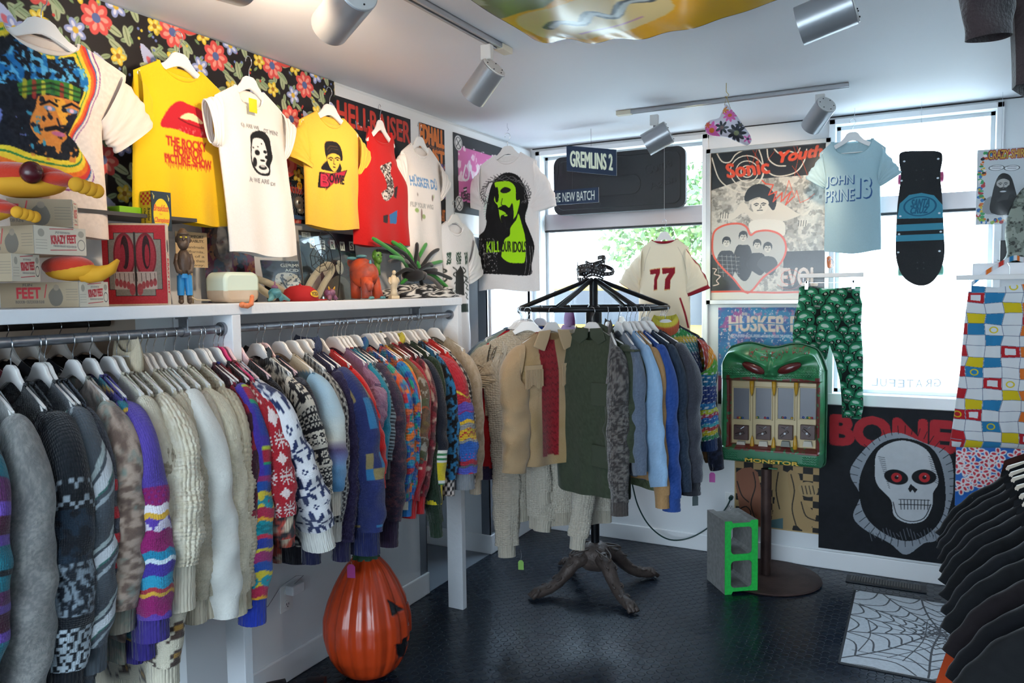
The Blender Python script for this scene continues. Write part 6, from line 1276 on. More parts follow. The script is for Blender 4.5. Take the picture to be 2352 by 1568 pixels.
(xa, za), (xb, zb) = mt((325, 1355), (948, 1450)); text3d('name_lettering', 'MONSTOR', xb-xa, za-zb, .012, mat('yellow_letter_plastic', 'd0a82a', .4), g, T((xa+xb)/2, -.134, (za+zb)/2) @ rot('X', 90), bold=.03)
(xa, za), (xb, zb) = mt((585, 1480), (690, 1505)); b = BM(); b.box(xa, xb, -.118, -.10, zb, za); b.done('latch', mat('latch_green', '2a6a44', .4), g, bevel=.002)
# ---------------------------------------------------------------- cushioned / cut shapes from a traced outline
def inflate(name, cv, outline, ax, val, thick, rad, m, parent=None, org=(0, 0, 0), back=1.0, folds=0, seed=1, tilt=None, flat=False):
    """solid with the outline (plane coords), swelling to `thick` on both sides of the plane"""
    O = np.asarray(outline, float); st = max(1, int(cv.w//260)); X = cv.X[::st]; Y = cv.Y[::st]; h, w = len(Y), len(X)
    gx, gy = np.meshgrid(X, Y); sl = (None, None, X[None], Y[:, None]); ins = cv.mask(O, sl)
    best = np.full((h, w), 9.); nx, ny = gx.copy(), gy.copy()
    for (a, b), (c, d) in zip(O, np.roll(O, -1, 0)):
        dx, dy = c-a, d-b; L2 = dx*dx+dy*dy or 1e-12; t = np.clip(((gx-a)*dx+(gy-b)*dy)/L2, 0, 1); px, py = a+t*dx, b+t*dy; D = np.hypot(gx-px, gy-py); k = D < best; best = np.where(k, D, best); nx = np.where(k, px, nx); ny = np.where(k, py, ny)
    keep = ins[:-1, :-1] | ins[1:, :-1] | ins[:-1, 1:] | ins[1:, 1:]
    px = np.where(ins, gx, nx); py = np.where(ins, gy, ny); d = np.where(ins, best, 0)
    hgt = thick*np.sqrt(np.clip(1-np.clip(1-d/rad, 0, 1)**2, 0, 1)) if not flat else thick*(d > -1)
    if folds: hgt = hgt+folds*np.sin((px-px.min())*70+np.sin(py*9+seed)*1.5)*np.clip(d/rad, 0, 1)
    F = gridF(h, w).reshape(h-1, w-1, 4)[keep]; used = np.unique(F); mp = np.full(h*w, -1); mp[used] = np.arange(len(used))
    A = np.zeros((h*w, 3)); A[:, 1-ax] = px.ravel(); A[:, 2] = -py.ravel(); B = A.copy(); sg = 1 if ax == 0 else -1
    A[:, ax] = val+sg*hgt.ravel(); B[:, ax] = val-sg*hgt.ravel()*back
    if flat: pass
    V = np.vstack([A[used], B[used]])-np.array(org); C = cv.A[::st, ::st].reshape(-1, 3)[used]; F = mp[F]; n = len(used); F2 = F[:, ::-1]+n
    if ax == 0: F, F2 = F[:, ::-1], F2[:, ::-1]
    # close the rim
    e = np.vstack([F[:, [0, 1]], F[:, [1, 2]], F[:, [2, 3]], F[:, [3, 0]]]); key = {tuple(q) for q in e.tolist()}; rim = [(a, b) for a, b in key if (b, a) not in key]
    Rf = np.array([[b, a, a+n, b+n] for a, b in rim]); UV = np.c_[np.tile(px.ravel()[used], 2), np.tile(py.ravel()[used], 2)]
    return link(name, npmesh(name, V, np.vstack([F, F2, Rf]), np.vstack([C, C]), UV), m, parent)
def boxcv(pts, w, bg, pad=.01): P = np.asarray(pts); return CV((P[:, 0].min()-pad, P[:, 1].min()-pad, P[:, 0].max()+pad, P[:, 1].max()+pad), w, bg)
# ---------------------------------------------------------------- pumpkin
pk = thing('plastic_pumpkin', 'tall orange plastic jack o lantern standing on the floor by the wall', 'pumpkin', (.275, -2.20, 0)); n, m = 220, 150
zz = np.linspace(0, 1, m); rp = np.interp(zz, [0, .02, .08, .2, .34, .48, .62, .76, .88, .96, 1], [.05, .10, .145, .185, .203, .202, .180, .145, .105, .062, .040]); rp = np.convolve(np.pad(rp, 4, 'edge'), np.ones(9)/9, 'valid')
th = np.linspace(0, 2*math.pi, n, endpoint=False); rib = 1-.05*np.abs(np.cos(th*7))**4; ft = sstep(0, .1, zz)*1
Rr = rp[:, None]*(1-(1-rib[None])*sstep(0, .12, zz)[:, None]); Rr = Rr+.0008*np.sin(th*48)[None]*sstep(0, .2, zz)[:, None]
Gp = np.stack([Rr*np.cos(th), Rr*np.sin(th), zz[:, None]*.575+0*th[None]], -1)
A0 = R(20); aa = (th-A0+math.pi) % (2*math.pi)-math.pi; U_ = aa[None]*rp[:, None]; Z_ = zz[:, None]*.575+0*th[None]
Cp = np.zeros((m, n, 3)); Cp[:] = hx('c24019'); Cp *= (.94+.12*vnoise(m, n, 8, 12, 3)[..., None])
def tri(pts, grow=0):
    P = np.array(pts, float); c0 = P.mean(0); P = c0+(P-c0)*(1+grow); ins = np.zeros(U_.shape, bool)
    for (ax_, ay), (bx, by) in zip(P, np.roll(P, -1, 0)):
        if ay != by: ins ^= ((ay > Z_) != (by > Z_)) & (U_ < (bx-ax_)*(Z_-ay)/(by-ay)+ax_)
    return ins
cuts = [[(-.115, .325), (-.03, .325), (-.105, .395)], [(.115, .325), (.03, .325), (.105, .395)], [(-.022, .25), (.022, .25), (0, .31)], [(-.12, .20), (-.06, .175), (-.06, .2), (-.02, .2), (-.02, .17), (.03, .165), (.03, .195), (.07, .18), (.12, .20), (.075, .13), (.03, .10), (.03, .135), (-.01, .14), (-.01, .095), (-.06, .11), (-.095, .15)]]
dep = np.zeros((m, n))
for cpts in cuts: k = tri(cpts); Cp[k] = hx('1c2126'); dep[k] = 1; 
for cpts in cuts: Cp[tri(cpts, .12) & ~tri(cpts)] = hx('a33217')
ok_ = lambda d: (d+np.roll(d, 1, 1)+np.roll(d, -1, 1)+np.roll(d, 1, 0)+np.roll(d, -1, 0))/5
Gp[..., :2] *= (1-.045*ok_(dep))[..., None]
link('shell', gridmesh('shell', Gp, Cp, wrap=True, flip=False), mat('pumpkin_plastic', vc=True, rough=.28, spec=.5, coat=.2), pk)
b = BM(); b.lathe([(.0, -.002), (.052, 0)], 24, T(0, 0, .0), cap=False); b.lathe([(.062, .553), (.052, .575), (.036, .592), (.03, .61), (.024, .612)], 30, mod=lambda a, r, z: 1+.08*math.cos(a*9)); b.done('stem', mat('dark_green_plastic', '1f4a33', .4), pk, smooth=2)
pk.scale = (.93,)*3
p = at(806, 1290, 1, -2.36); ptag(p, 'magenta price tag tied on the shoulder of the orange pumpkin', 'b03a86', w=.035, h=.055, string=.012, rz=.3)
# plugs and cords
o = at(661, 1352, 0, .0); g = thing('power_plug', 'white plug adapter with thin wire in the left wall outlet', 'plug', (0, o.y, o.z)); b = BM(); b.box(.006, .05, -.022, .05, -.018, .024); b.done('adapter', mat('white_plastic', 'dddde0', .35), g, bevel=.005)
b = BM(); b.tube([(.03, .0, .02), (.035, .06, .045), (.03, .02, .055), (.01, -.05, .03), (.005, -.12, -.03), (.003, -.2, -.035)], .0016, 6); b.done('wire', mat('grey_wire', '9a9aa0', .5), g, smooth=True)
pts = [at(x, y, 1, v) for x, y, v in ((1679, 1142, -.02), (1668, 1165, -.05), (1640, 1200, -.06), (1600, 1228, -.07), (1560, 1240, -.09), (1525, 1234, -.15), (1490, 1205, -.2), (1465, 1160, -.28), (1452, 1110, -.33))]
g = thing('drooping_cable', 'dark green power cord drooping from the outlet under the rack', 'cord', pts[0]); b = BM(); b.tube([Vector(q)-pts[0] for q in sp([tuple(p) for p in pts], 6)], .0045, 8); b.done('wire', mat('dark_green_cord', '163a38', .4), g, smooth=True); b = BM(); b.tube([(0, .014, 0), (0, -.012, -.004)], .013, 12); b.done('plug', mat('dark_green_cord', '163a38', .4), g, smooth=2)
# black boots at the bottom edge
for k, (x, y, l) in enumerate(((.33, -2.60, 'black lace up boot nearest the pumpkin'), (.22, -2.68, 'black lace up boot half hidden behind the other'))):
    g = thing('boot', l, 'boot', (x, y, 0), R(-60+k*22), 'black boots under the rack'); P = [(-.06, .03), (-.065, .10), (-.06, .15), (.0, .155), (.015, .12), (.06, .085), (.12, .07), (.15, .045), (.155, .018), (-.06, .018)]
    b = BM(); b.prism(sp(P, 4, True).tolist(), -.035, .035, rot('X', 90)); b.done('upper', leather, g, bevel=.014)
    b = BM(); b.prism([(-.068, 0), (.162, 0), (.162, .018), (-.068, .02)], -.04, .04, rot('X', 90)); b.done('sole', mat('black_rubber', '0e0e10', .6), g, bevel=.004)
    b = BM(); [b.tube([(.012+.022*q, -.026, .128-.016*q), (.03+.022*q, 0, .132-.016*q), (.02+.022*q, .026, .122-.016*q)], .002, 6) for q in range(4)]; [b.tube([(.02, 0, .14), (.045+.01*s, s*.03, .16), (.07, s*.045, .10), (.06, s*.05, .03)], .0016, 6) for s in (-1, 1)]; b.done('laces', mat('black_lace', '1a1a1c', .7), g)
# ---------------------------------------------------------------- cinder block
g = thing('cinder_block', 'grey cinder block standing on end with its holed face painted bright green', 'block', (0, 0, 0)); p0, p1 = at(1665, 1366, 2, 0), at(1735, 1357, 2, 0); g.location = p0
an = math.atan2(p1.y-p0.y, p1.x-p0.x)-.1; g.rotation_euler.z = an; w_, h_, d_ = .188, .40, .235
conc = mat('grey_concrete', '8d8b88', .9, bump=('noise', 90, .7, .004), var=(40, '7c7a78')); grn = mat('fluorescent_green_paint', '25c94f', .75, bump=('noise', 90, .6, .003), var=(60, '1fb548'))
def block(m, y0, y1, nm):
    b = BM(); T_ = .034; P = rrect(0, w_, 0, h_, .003, 2); holes = [rrect(T_, w_-T_, T_+.004, h_/2-.016, .012), rrect(T_, w_-T_, h_/2+.016, h_-T_-.004, .012)]
    # walls between the holes
    def wall(pts): b.prism(pts, -y1, -y0, rot('X', 90))
    H2 = h_/2
    wall([(0, 0), (w_*.2, 0), (w_*.24, .014), (w_*.76, .014), (w_*.8, 0), (w_, 0), (w_, T_), (0, T_)]); wall([(0, H2-.018), (w_, H2-.018), (w_, H2+.018), (0, H2+.018)]); wall([(0, h_-T_), (w_, h_-T_), (w_, h_), (w_*.8, h_), (w_*.76, h_-.012), (w_*.24, h_-.012), (w_*.2, h_), (0, h_)])
    wall([(0, T_), (T_, T_), (T_, H2-.018), (0, H2-.018)]); wall([(w_-T_, T_), (w_, T_), (w_, H2-.018), (w_-T_, H2-.018)]); wall([(0, H2+.018), (T_, H2+.018), (T_, h_-T_), (0, h_-T_)]); wall([(w_-T_, H2+.018), (w_, H2+.018), (w_, h_-T_), (w_-T_, h_-T_)])
    bmesh.ops.remove_doubles(b.b, verts=b.b.verts, dist=.0001)
    for (cx, cz, q) in [(T_, T_, 0), (w_-T_, T_, 1), (w_-T_, H2-.018, 2), (T_, H2-.018, 3), (T_, H2+.018, 0), (w_-T_, H2+.018, 1), (w_-T_, h_-T_, 2), (T_, h_-T_, 3)]:
        sx = 1 if q in (0, 3) else -1; sz = 1 if q in (0, 1) else -1; b.prism([(cx, cz), (cx+sx*.018, cz), (cx+sx*.006, cz+sz*.006), (cx, cz+sz*.018)], -y1, -y0, rot('X', 90))
    return b.done(nm, m, g)
block(conc, .004, d_, 'block_body'); block(grn, 0, .005, 'green_face')
# ---------------------------------------------------------------- mat
x0, x1, y0, y1 = 2.072, 2.66, -1.225, -.30; cv = CV((x0, -y1, x1, -y0), 420, 'bfc3c8'); cv.noise(.05, 60, 4); K = '3a3c42'; c0 = np.array((x0+.41, .72)); r_ = np.random.default_rng(6)
ang = np.cumsum(r_.uniform(.35, .6, 14)); ang = ang/ang[-1]*2*math.pi; spk = [[c0+np.array((math.cos(a), math.sin(a)))*q*1.0+np.array((math.sin(q*9+k), math.cos(q*8+k)))*.012 for q in (0, .1, .2, .35, .5, .7, 1.0)] for k, a in enumerate(ang)]
for s in spk: cv.line(s, .009, K, smooth=4)
for q in (.03, .055, .09, .13, .19, .26, .34, .44, .55, .68, .85):
    ring = []
    for k, a in enumerate(ang):
        nxt = ang[(k+1) % 14]+(2*math.pi if k == 13 else 0); A_ = c0+np.array((math.cos(a), math.sin(a)))*q; B_ = c0+np.array((math.cos(nxt), math.sin(nxt)))*q; M_ = (A_+B_)/2*.86+c0*.14; cv.line([A_, M_, B_], .008, K, smooth=5)
for q in range(9): s = [(x0+r_.uniform(0, .6), .3+r_.uniform(0, .9)) for _ in range(2)]; cv.line([s[0], ((s[0][0]+s[1][0])/2+.03, (s[0][1]+s[1][1])/2), s[1]], .005, K, smooth=4)
g = thing('floor_mat', 'grey doormat with dark spider web pattern on the black floor', 'mat', ((x0+x1)/2, (y0+y1)/2, 0)); cm = np.array(((x0+x1)/2, (y0+y1)/2, 0))
sheet('mat_top', cv, np.array((x0+.012, y1-.012, .008))-cm, np.array((x1-.012, y1-.012, .008))-cm, np.array((x0+.012, y0+.012, .008))-cm, mat('mat_pile', vc=True, rough=1, bump=('noise', 300, .5, .003), sheen=.2), g, thick=.004)
b = BM(); b.prism(rrect(x0-cm[0], x1-cm[0], y0-cm[1], y1-cm[1], .012), 0, .006); b.done('rubber_edge', mat('mat_rubber', '2b2c30', .7), g, bevel=.002)
# ---------------------------------------------------------------- skull print leggings
ax, v = 1, -.14; t = PX(ax, v, 1830, 600, 4.126); g = thing('leggings', 'green and black skull print leggings clipped to a white bar hanger', 'trousers', at(1912, 655, 1, v)); ORG = np.array(g.location)
out = t([(22, 250), (60, 232), (120, 240), (300, 262), (540, 240), (605, 240), (600, 330), (622, 400), (610, 620), (630, 900), (628, 1200), (632, 1380), (608, 1498), (520, 1490), (485, 1482), (428, 1482), (425, 1300), (405, 1120), (370, 960), (312, 790), (280, 960), (250, 1100), (235, 1180), (230, 1480), (140, 1490), (60, 1480), (20, 1300), (-25, 1000), (-40, 700), (-20, 500), (15, 380)])
cv = boxcv(out, 300, '101d1b'); r_ = np.random.default_rng(2); S_ = solid
def gskull(x, y, s, an):
    e = lambda dx, dy, a, b_, c, **k: cv.ell(x+(dx*math.cos(an)-dy*math.sin(an))*s, y+(dx*math.sin(an)+dy*math.cos(an))*s, a*s, b_*s, c, rotd=math.degrees(an)+k.pop('r', 0), **k)
    e(0, 0, 1.05, 1.12, '0c1513'); e(0, -.08, .95, 1.0, '1d6b4c'); e(0, .75, .6, .55, '1d6b4c'); e(-.15, -.35, .62, .5, '2f9066'); e(-.2, -.5, .4, .2, 'b9d8c8'); e(.1, -.45, .16, .12, 'b9d8c8')
    for s_ in (-1, 1): e(s_*.38, .12, .3, .24, '0a1110'); e(s_*.36, .14, .13, .12, 'd8dcc8'); e(s_*.36, .14, .05, .05, '0a1110'); e(s_*.42, -.14, .34, .09, '3fa377', r=s_*18)
    e(0, .45, .1, .16, '0a1110'); e(0, .85, .45, .2, '0a1110')
    for q in range(-4, 5): e(q*.09, .78, .035, .08, 'd0d6c6'); e(q*.09, .93, .03, .06, 'b9c4b4')
gw = .078
for i in range(24):
    for j in range(7):
        s = (.036, .050, .030, .042)[(i*3+j) % 4]; gskull(cv.x0+(j+.5*(i % 2))*gw+r_.uniform(-.01, .01), cv.y0+i*.052+r_.uniform(-.01, .01), s, r_.uniform(-.4, .4))
cv.A = cv.A*.9; inflate('leggings_cloth', cv, out, ax, v, .022, .05, vmat('cotton'), g, ORG, folds=.003)
h = thing('clip_hanger', 'white bar hanger with two clips holding the skull print leggings', 'hanger', at(1911, 632, 1, v)); O = h.location; (hx0, _), (hx1, _) = t([(28, 130), (635, 130)])
b = BM(); b.box(hx0-O.x, hx1-O.x, -.008, .008, -.012, .012); b.done('hanger_bar', hanger_white, h, bevel=.003)
b = BM(); b.tube([(0, 0, .01), (.0, 0, .04), (.012, 0, .06), (.005, 0, .085), (-.012, 0, .092), (-.02, 0, .08)], .0018, 6); b.done('hook', chrome, h, smooth=True)
b = BM(); b.tube([(hx0-O.x+.02, 0, -.01), (hx0-O.x+.02, 0, -.04), (hx1-O.x-.02, 0, -.04), (hx1-O.x-.02, 0, -.01)], .0014, 6); b.done('wire', chrome, h)
for xx in (97, 540): (px, _), = t([(xx, 200)]); b = BM(); b.box(px-O.x-.010, px-O.x+.010, -.028, -.02, -.078, -.03); b.box(px-O.x-.006, px-O.x+.006, -.028, .028, -.045, -.03); b.done('clip', chrome, h, bevel=.002)
p = at(1906, 597, 1, -.03); g = thing('wall_hook', 'orange toe shaped hook beside the framed poster', 'hook', p); b = BM(); b.tube([(0, .0, -.03), (0, -.02, -.036), (0, -.04, -.02), (.0, -.045, .0)], [.01, .011, .011, .012], 12); b.ball((0, -.045, .008), .0125, 8); b.done('finger_hook', mat('orange_plastic', 'd8784a', .4), g, smooth=True)
b = BM(); b.tube([(.01, -.04, -.02), (.03, -.09, -.05), (.02, -.11, -.04)], .0015, 5); b.done('wire', chrome, g)
# ---------------------------------------------------------------- skateboard hanging in the window
ax, v = 1, -.16; t = PX(ax, v, 1600, 200, 2.09); K = '1e2024'
out = sp(t([(985, 312), (1075, 306), (1165, 310), (1180, 345), (1170, 420), (1178, 520), (1186, 680), (1190, 800), (1170, 880), (1130, 935), (1082, 953), (1030, 940), (985, 900), (958, 820), (957, 700), (965, 560), (980, 430), (972, 350)]), 6, True)
cv = boxcv(out, 260, K); cv.noise(.03, 120, 3); B_ = '3f8fa8'
cv.poly(t([(968, 600), (975, 560), (1020, 518), (1080, 508), (1140, 520), (1180, 565), (1186, 628), (962, 632)]), B_); cv.rect(*t([(950, 662)])[0], *t([(1200, 682)])[0], B_); cv.rect(*t([(950, 712)])[0], *t([(1200, 732)])[0], B_)
cv.ell(*t([(1072, 572)])[0], .078, .052, '1e5f7c', ring=.006); cv.text('SANTA', *t([(1032, 540)])[0], *t([(1120, 572)])[0], '1e5f7c', bold=.002, slant=.2); cv.text('CRUZ', *t([(1028, 578)])[0], *t([(1110, 604)])[0], '1e5f7c', bold=.002, slant=.2)
for x, y in ((997, 357), (1160, 345), (984, 450), (1158, 437), (978, 620), (1165, 605), (972, 706), (1172, 694), (968, 793), (1166, 787)): cv.ell(*t([(x, y)])[0], .006, .005, 'e6edf2')
for x, y in ((1055, 400), (1088, 396), (1055, 447), (1088, 442), (1060, 842), (1090, 842), (1060, 870), (1090, 870)): cv.ell(*t([(x, y)])[0], .004, .004, '3a3c42')
g = thing('skateboard', 'old black skateboard with blue stripes hanging upright in the right window', 'skateboard', at(2113, 500, 1, v)); ORG = np.array(g.location)
inflate('deck', cv, out, ax, v, .006, .006, mat('grip_tape', vc=True, rough=.8, bump=('noise', 400, .4, .001)), g, ORG)
wood = mat('pale_maple', 'b5946a', .5); 
for zz_ in (432, 880):
    (cx, cv_), = t([(1075, zz_)]); b = BM(); b.box(cx-.035-ORG[0], cx+.035-ORG[0], .008, .03, -cv_-.03-ORG[2], -cv_+.03-ORG[2]); b.tube([(cx-.10-ORG[0], .045, -cv_-ORG[2]), (cx+.10-ORG[0], .045, -cv_-ORG[2])], .009, 10); tk_ = b.done('truck', lamp_grey, g)
    for s in (-1, 1): b = BM(); b.lathe([(.018, -.017), (.027, -.012), (.027, .012), (.018, .017)], 24, T(cx+s*.092-ORG[0], .045, -cv_-ORG[2]) @ rot('Y', 90)); b.done('wheel', mat('wheel_pink' if zz_ < 600 else 'wheel_green', 'b8406a' if zz_ < 600 else '7fc0a8', .35), tk_, smooth=2)
b = BM(); b.tube([(0, 0, 0), (0, 0, .23)], .0009, 5); q = tag(b.done('hanging_wire', chrome), 'thin wire holding the black skateboard from the ceiling', 'wire'); pp = at(2115, 352, 1, v); q.location = (pp.x, v+.004, 2.37)
# ---------------------------------------------------------------- floral padded pouch under the track
p = at(1672, 262, 1, -1.05); ax, v = 1, p.y; t = PX(ax, v, 1600, 230, 13.07)
out = sp(t([(850, 140), (900, 130), (1000, 230), (1160, 400), (1320, 640), (1480, 860), (1620, 1080), (1640, 1240), (1530, 1350), (1400, 1330), (1150, 1220), (850, 1110), (480, 1070), (320, 1010), (255, 860), (270, 730), (400, 610), (660, 540), (740, 400), (820, 250)]), 5, True)
cv = boxcv(out, 220, 'd3cdd8')
def daisy(x, y, s, c, cc, n=9):
    for q in range(n): a = q*2*math.pi/n; cv.ell(*(t([(x+s*.6*math.cos(a), y+s*.6*math.sin(a))])[0]), s*.42/13.07/420, s*.17/13.07/420, c, rotd=math.degrees(a))
    cv.ell(*t([(x, y)])[0], s*.26/13.07/420, s*.24/13.07/420, cc)
daisy(1030, 480, 190, 'd966a8', 'c8702a'); daisy(490, 930, 260, 'dd62ac', 'cf6a1c'); daisy(870, 320, 110, 'cf7a24', 'd08a3a', 6); daisy(1230, 1010, 260, '262a34', '6b6f4a'); daisy(800, 850, 190, '2a3038', '5a3a38', 7); daisy(360, 770, 110, 'd2622a', 'cf5a2a', 6); daisy(1560, 1180, 130, 'd966a8', '3a3a4a', 5); daisy(1330, 760, 130, '3a3e48', '55584a', 6)
g = thing('fabric_pouch', 'padded floral fabric shape in pink and black flowers hanging from the ceiling', 'ornament', p); ORG = np.array(p)
inflate('padded_cloth', cv, out, ax, v, .028, .05, mat('satin_print', vc=True, rough=.35, spec=.5), g, ORG); pt = at(1669, 184, 1, v)
b = BM(); q0, q1 = Vector(at(1664, 242, 1, v)), Vector(at(1679, 252, 1, v)); ap = Vector(at(1668, 222, 1, v)); b.tube([q0-p, ap-p, q1-p], .0012, 5); b.done('cord_loop', mat('gold_cord', '9a8448', .6), g)
hk = thing('ceiling_hook', 'gold wire hook above the floral fabric shape', 'hook', (ap.x, v, 2.6)); b = BM(); b.tube([(0, 0, 0), (0, 0, -.04), (.012, 0, -.055), (0, 0, -.07), (-.006, 0, -.06)], .0016, 6); b.tube([(0, 0, -.06), (.01, 0, -.09), (.0, 0, ap.z-2.6+.002)], .0014, 6); b.done('hook_wire', mat('gold_wire', 'b89a50', .3, .9), hk)
# ---------------------------------------------------------------- right edge: skirt, shelf, shirt bag, hoodie, tees
ax, v = 1, -.42; t = PX(ax, v); out = t([(2226, 655), (2290, 660), (2352, 652), (2420, 648), (2440, 800), (2460, 1030), (2352, 1028), (2260, 1028), (2180, 1026), (2190, 960), (2205, 850), (2215, 740)])
cv = boxcv(out, 330, 'dcdfe2'); r_ = np.random.default_rng(9); cols = ['b8262e', 'd8c021', 'd8702a', '2f7fae', '1c2a52', 'dcdfe2', 'dcdfe2', 'dcdfe2', 'dcdfe2', 'dcdfe2']; nx_, ny_ = 8, 17
gx = np.linspace(cv.x0, cv.x1, nx_); gy = np.linspace(cv.y0, cv.y1, ny_)
J = [[(gx[j]+r_.uniform(-.008, .008), gy[i]+r_.uniform(-.005, .005)) for j in range(nx_)] for i in range(ny_)]
for i in range(ny_-1):
    for j in range(nx_-1):
        q = [J[i][j], J[i][j+1], J[i+1][j+1], J[i+1][j]]; k = (i*5+j*3+(i*j) % 4) % 10; P = np.array(q); c0 = P.mean(0)
        cv.poly(c0+(P-c0)*.95, cols[k]) if cols[k] != 'dcdfe2' else None
        if (i*7+j) % 9 == 3: cv.ell(*c0, .018, .016, 'd8c021', ring=.005)
        if (i+j*3) % 11 == 4: cv.poly(c0+(P-c0)*.95, 'b8262e'); cv.poly(c0+(P-c0)*.55, 'dcdfe2')
        cv.line(q[:2], .0016, '25365c'); cv.line([q[0], q[3]], .0016, '25365c')
g = thing('skirt', 'white halter dress skirt printed with red, yellow, orange and blue shapes', 'dress', at(2290, 655, 1, v)); ORG = np.array(g.location); inflate('skirt_cloth', cv, out, ax, v, .03, .08, vmat('cotton'), g, ORG, folds=.006)
st = [at(x, y, 1, v+.02) for x, y in ((2232, 652), (2262, 628), (2300, 605), (2330, 592), (2350, 596), (2400, 600))]; P = np.array([tuple(q) for q in st])-ORG; P = sp(P, 8); G = np.stack([P+[0, 0, .012], P-[0, 0, .012]], 1); Cs = np.zeros((len(P), 2, 3)); Cs[:] = hx('dcdfe2')
for k in range(len(P)): Cs[k] = hx(('dcdfe2', '2f7fae', 'dcdfe2', 'd8702a', 'dcdfe2', 'c8392e')[(k//3) % 6])
link('neck_strap', gridmesh('neck_strap', G, Cs), vmat('cotton'), g)
p = at(2290, 636, 1, v); h = thing('clip_hanger', 'white bar hanger with clips above the colourful printed skirt', 'hanger', p); b = BM(); b.box(-.17, .24, -.008, .008, -.012, .012); b.done('hanger_bar', hanger_white, h, bevel=.003); b = BM(); b.box(-.125, -.105, -.045, -.035, -.07, -.02); b.box(-.12, -.11, -.04, .01, -.03, -.01); b.done('clip', chrome, h, bevel=.002)
b = BM(); b.tube([(.05, 0, .01), (.05, .0, .05), (.05, .12, .075)], .0018, 6); b.done('hook', chrome, h)
a0, a1 = at(2232, 606, 1, -.2), at(2232, 640, 1, -.2); g = thing('wall_shelf', 'small white box shelf at the right edge above the printed skirt', 'shelf', (a0.x, 0, a1.z)); b = BM(); b.box(0, 3.15-a0.x, -.30, -.001, 0, a0.z-a1.z); b.done('shelf_box', white_paint, g, bevel=.004)
zt = a0.z
# fish ornament on that shelf
t = PX(1, -.22); out = sp(t([(2352, 430), (2325, 470), (2308, 530), (2312, 580), (2300, 600), (2290, 596), (2318, 606), (2345, 604), (2352, 640), (2375, 640), (2372, 560), (2400, 480), (2392, 420)]), 4, True); cv = boxcv(out, 110, '6b7268'); cv.blobs(20, .58, '2a2d28', 4); cv.blobs(9, .55, '8d9488', 6)
g = thing('fish_ornament', 'grey speckled rubber fish standing at the right edge', 'ornament', at(2352, 605, 1, -.22)); ORG = np.array(g.location); inflate('fish_body', cv, out, 1, -.22, .03, .035, vmat('rubber'), g, ORG)
b = BM(); q = at(2310, 575, 1, -.1); b.box(-.03, .10, -.015, .015, 0, .115); tag(b.done('picture_frame', mat('black_frame', '1a1b1e', .4), bevel=.003), 'small black frame behind the fish at the right edge', 'frame').location = (q.x, -.16, zt)
# packed tee with bearded portrait
ax, v = 1, -.16; c0, c1 = (2245, 345), (2385, 510); t = PX(ax, v, 2150, 320, 3.564); (x0, v0), (x1, v1) = PX(ax, v)(c0, c1); cv = CV((x0, v0, x1, v1), 260, 'cfd3d6'); r_ = np.random.default_rng(8)
for k in range(240):
    s = k % 4; x = (x0+r_.uniform(.01, .035), x1-r_.uniform(.01, .035), r_.uniform(x0+.02, x1-.02), r_.uniform(x0+.02, x1-.02))[s]; y = (r_.uniform(v0+.06, v1-.01), r_.uniform(v0+.06, v1-.01), v1-r_.uniform(.008, .028), v0+r_.uniform(.01, .05))[s]
    cv.ell(x, y, r_.uniform(.004, .012), r_.uniform(.004, .010), ('b8323a', 'd8b83a', '3a9a5a', '2f6fb0', '2a2a34', 'd8702a', 'e8e6e0', '8fb84a')[r_.integers(8)])
cv.text('CRAZY SHIRTS', *t([(430, 95)])[0], *t([(780, 140)])[0], '8a1420', bold=.004); cv.text('CRAZY SHIRTS', *t([(432, 97)])[0], *t([(778, 138)])[0], 'd8b03a', bold=.0006)
for x in (495, 620): cv.ell(*t([(x, 232)])[0], .034, .014, 'e6e8ea'); cv.ell(*t([(x, 232)])[0], .034, .014, '2a2c30', ring=.0015); cv.line(t([(x-40, 222), (x+40, 222)]), .002, '55585e'); cv.line(t([(x-35, 236), (x+35, 236)]), .002, '55585e')
cv.poly(t([(385, 600), (400, 500), (470, 470), (500, 600)]), '9a9da0', smooth=3); cv.poly(t([(560, 275), (610, 300), (640, 380), (665, 500), (640, 600), (450, 600), (460, 450), (490, 340), (520, 290)]), '1f2023', smooth=4); face(cv, *t([(548, 372)])[0], .055, .06, 'b8b4b0', '1f2023', hair=0, beard=1); cv.poly(t([(470, 430), (548, 400), (640, 430), (650, 600), (450, 600)]), '1f2023', smooth=3); cv.ell(*t([(548, 425)])[0], .014, .004, 'cfd3d6')
g = tag(sheet('packed_shirt', cv, (x0, v, -v0), (x1, v, -v0-.003), (x0, v, -v1), mat('shirt_in_plastic', vc=True, rough=.25, coat=.4), wave=.008, thick=.012), 'packaged white shirt with a long bearded portrait and cartoon border', 'shirt')
p = at(2300, 345, 1, v); b = BM(); b.tube([(p.x, v, p.z-.004), (p.x, v, 2.6)], .0008, 4); tag(b.done('hanging_wire', chrome), 'wire holding the packaged bearded portrait shirt', 'wire')
# black hooded top high on the right
hy_ = -3.05; ct = at(2525, 100, 1, hy_); 
garment('sweatshirt', 'black faded sweatshirt hanging high in the upper right corner', 'sweatshirt', (ct.x, hy_, 2.60), .75, None, sw=.20, cw=.20, hw=.185, L=2.60+NECKZ-at(2330, 238, 1, hy_).z, th=.05, body=melange('1d1a1d', '3a2f30', 6, 6, 10, 4), kind='fleece', res=(80, 70), seed=5, fold=.008,
        sl=dict(end=(-.275, -.03, -.545), mid=(-.29, -.02, -.33), a=[.085, .06, .055, .05, .04], b=[.03, .03, .03, .022], n=(90, 50), wr=.05), sr=dict(end=(.3, 0, -.5), n=(20, 16)))
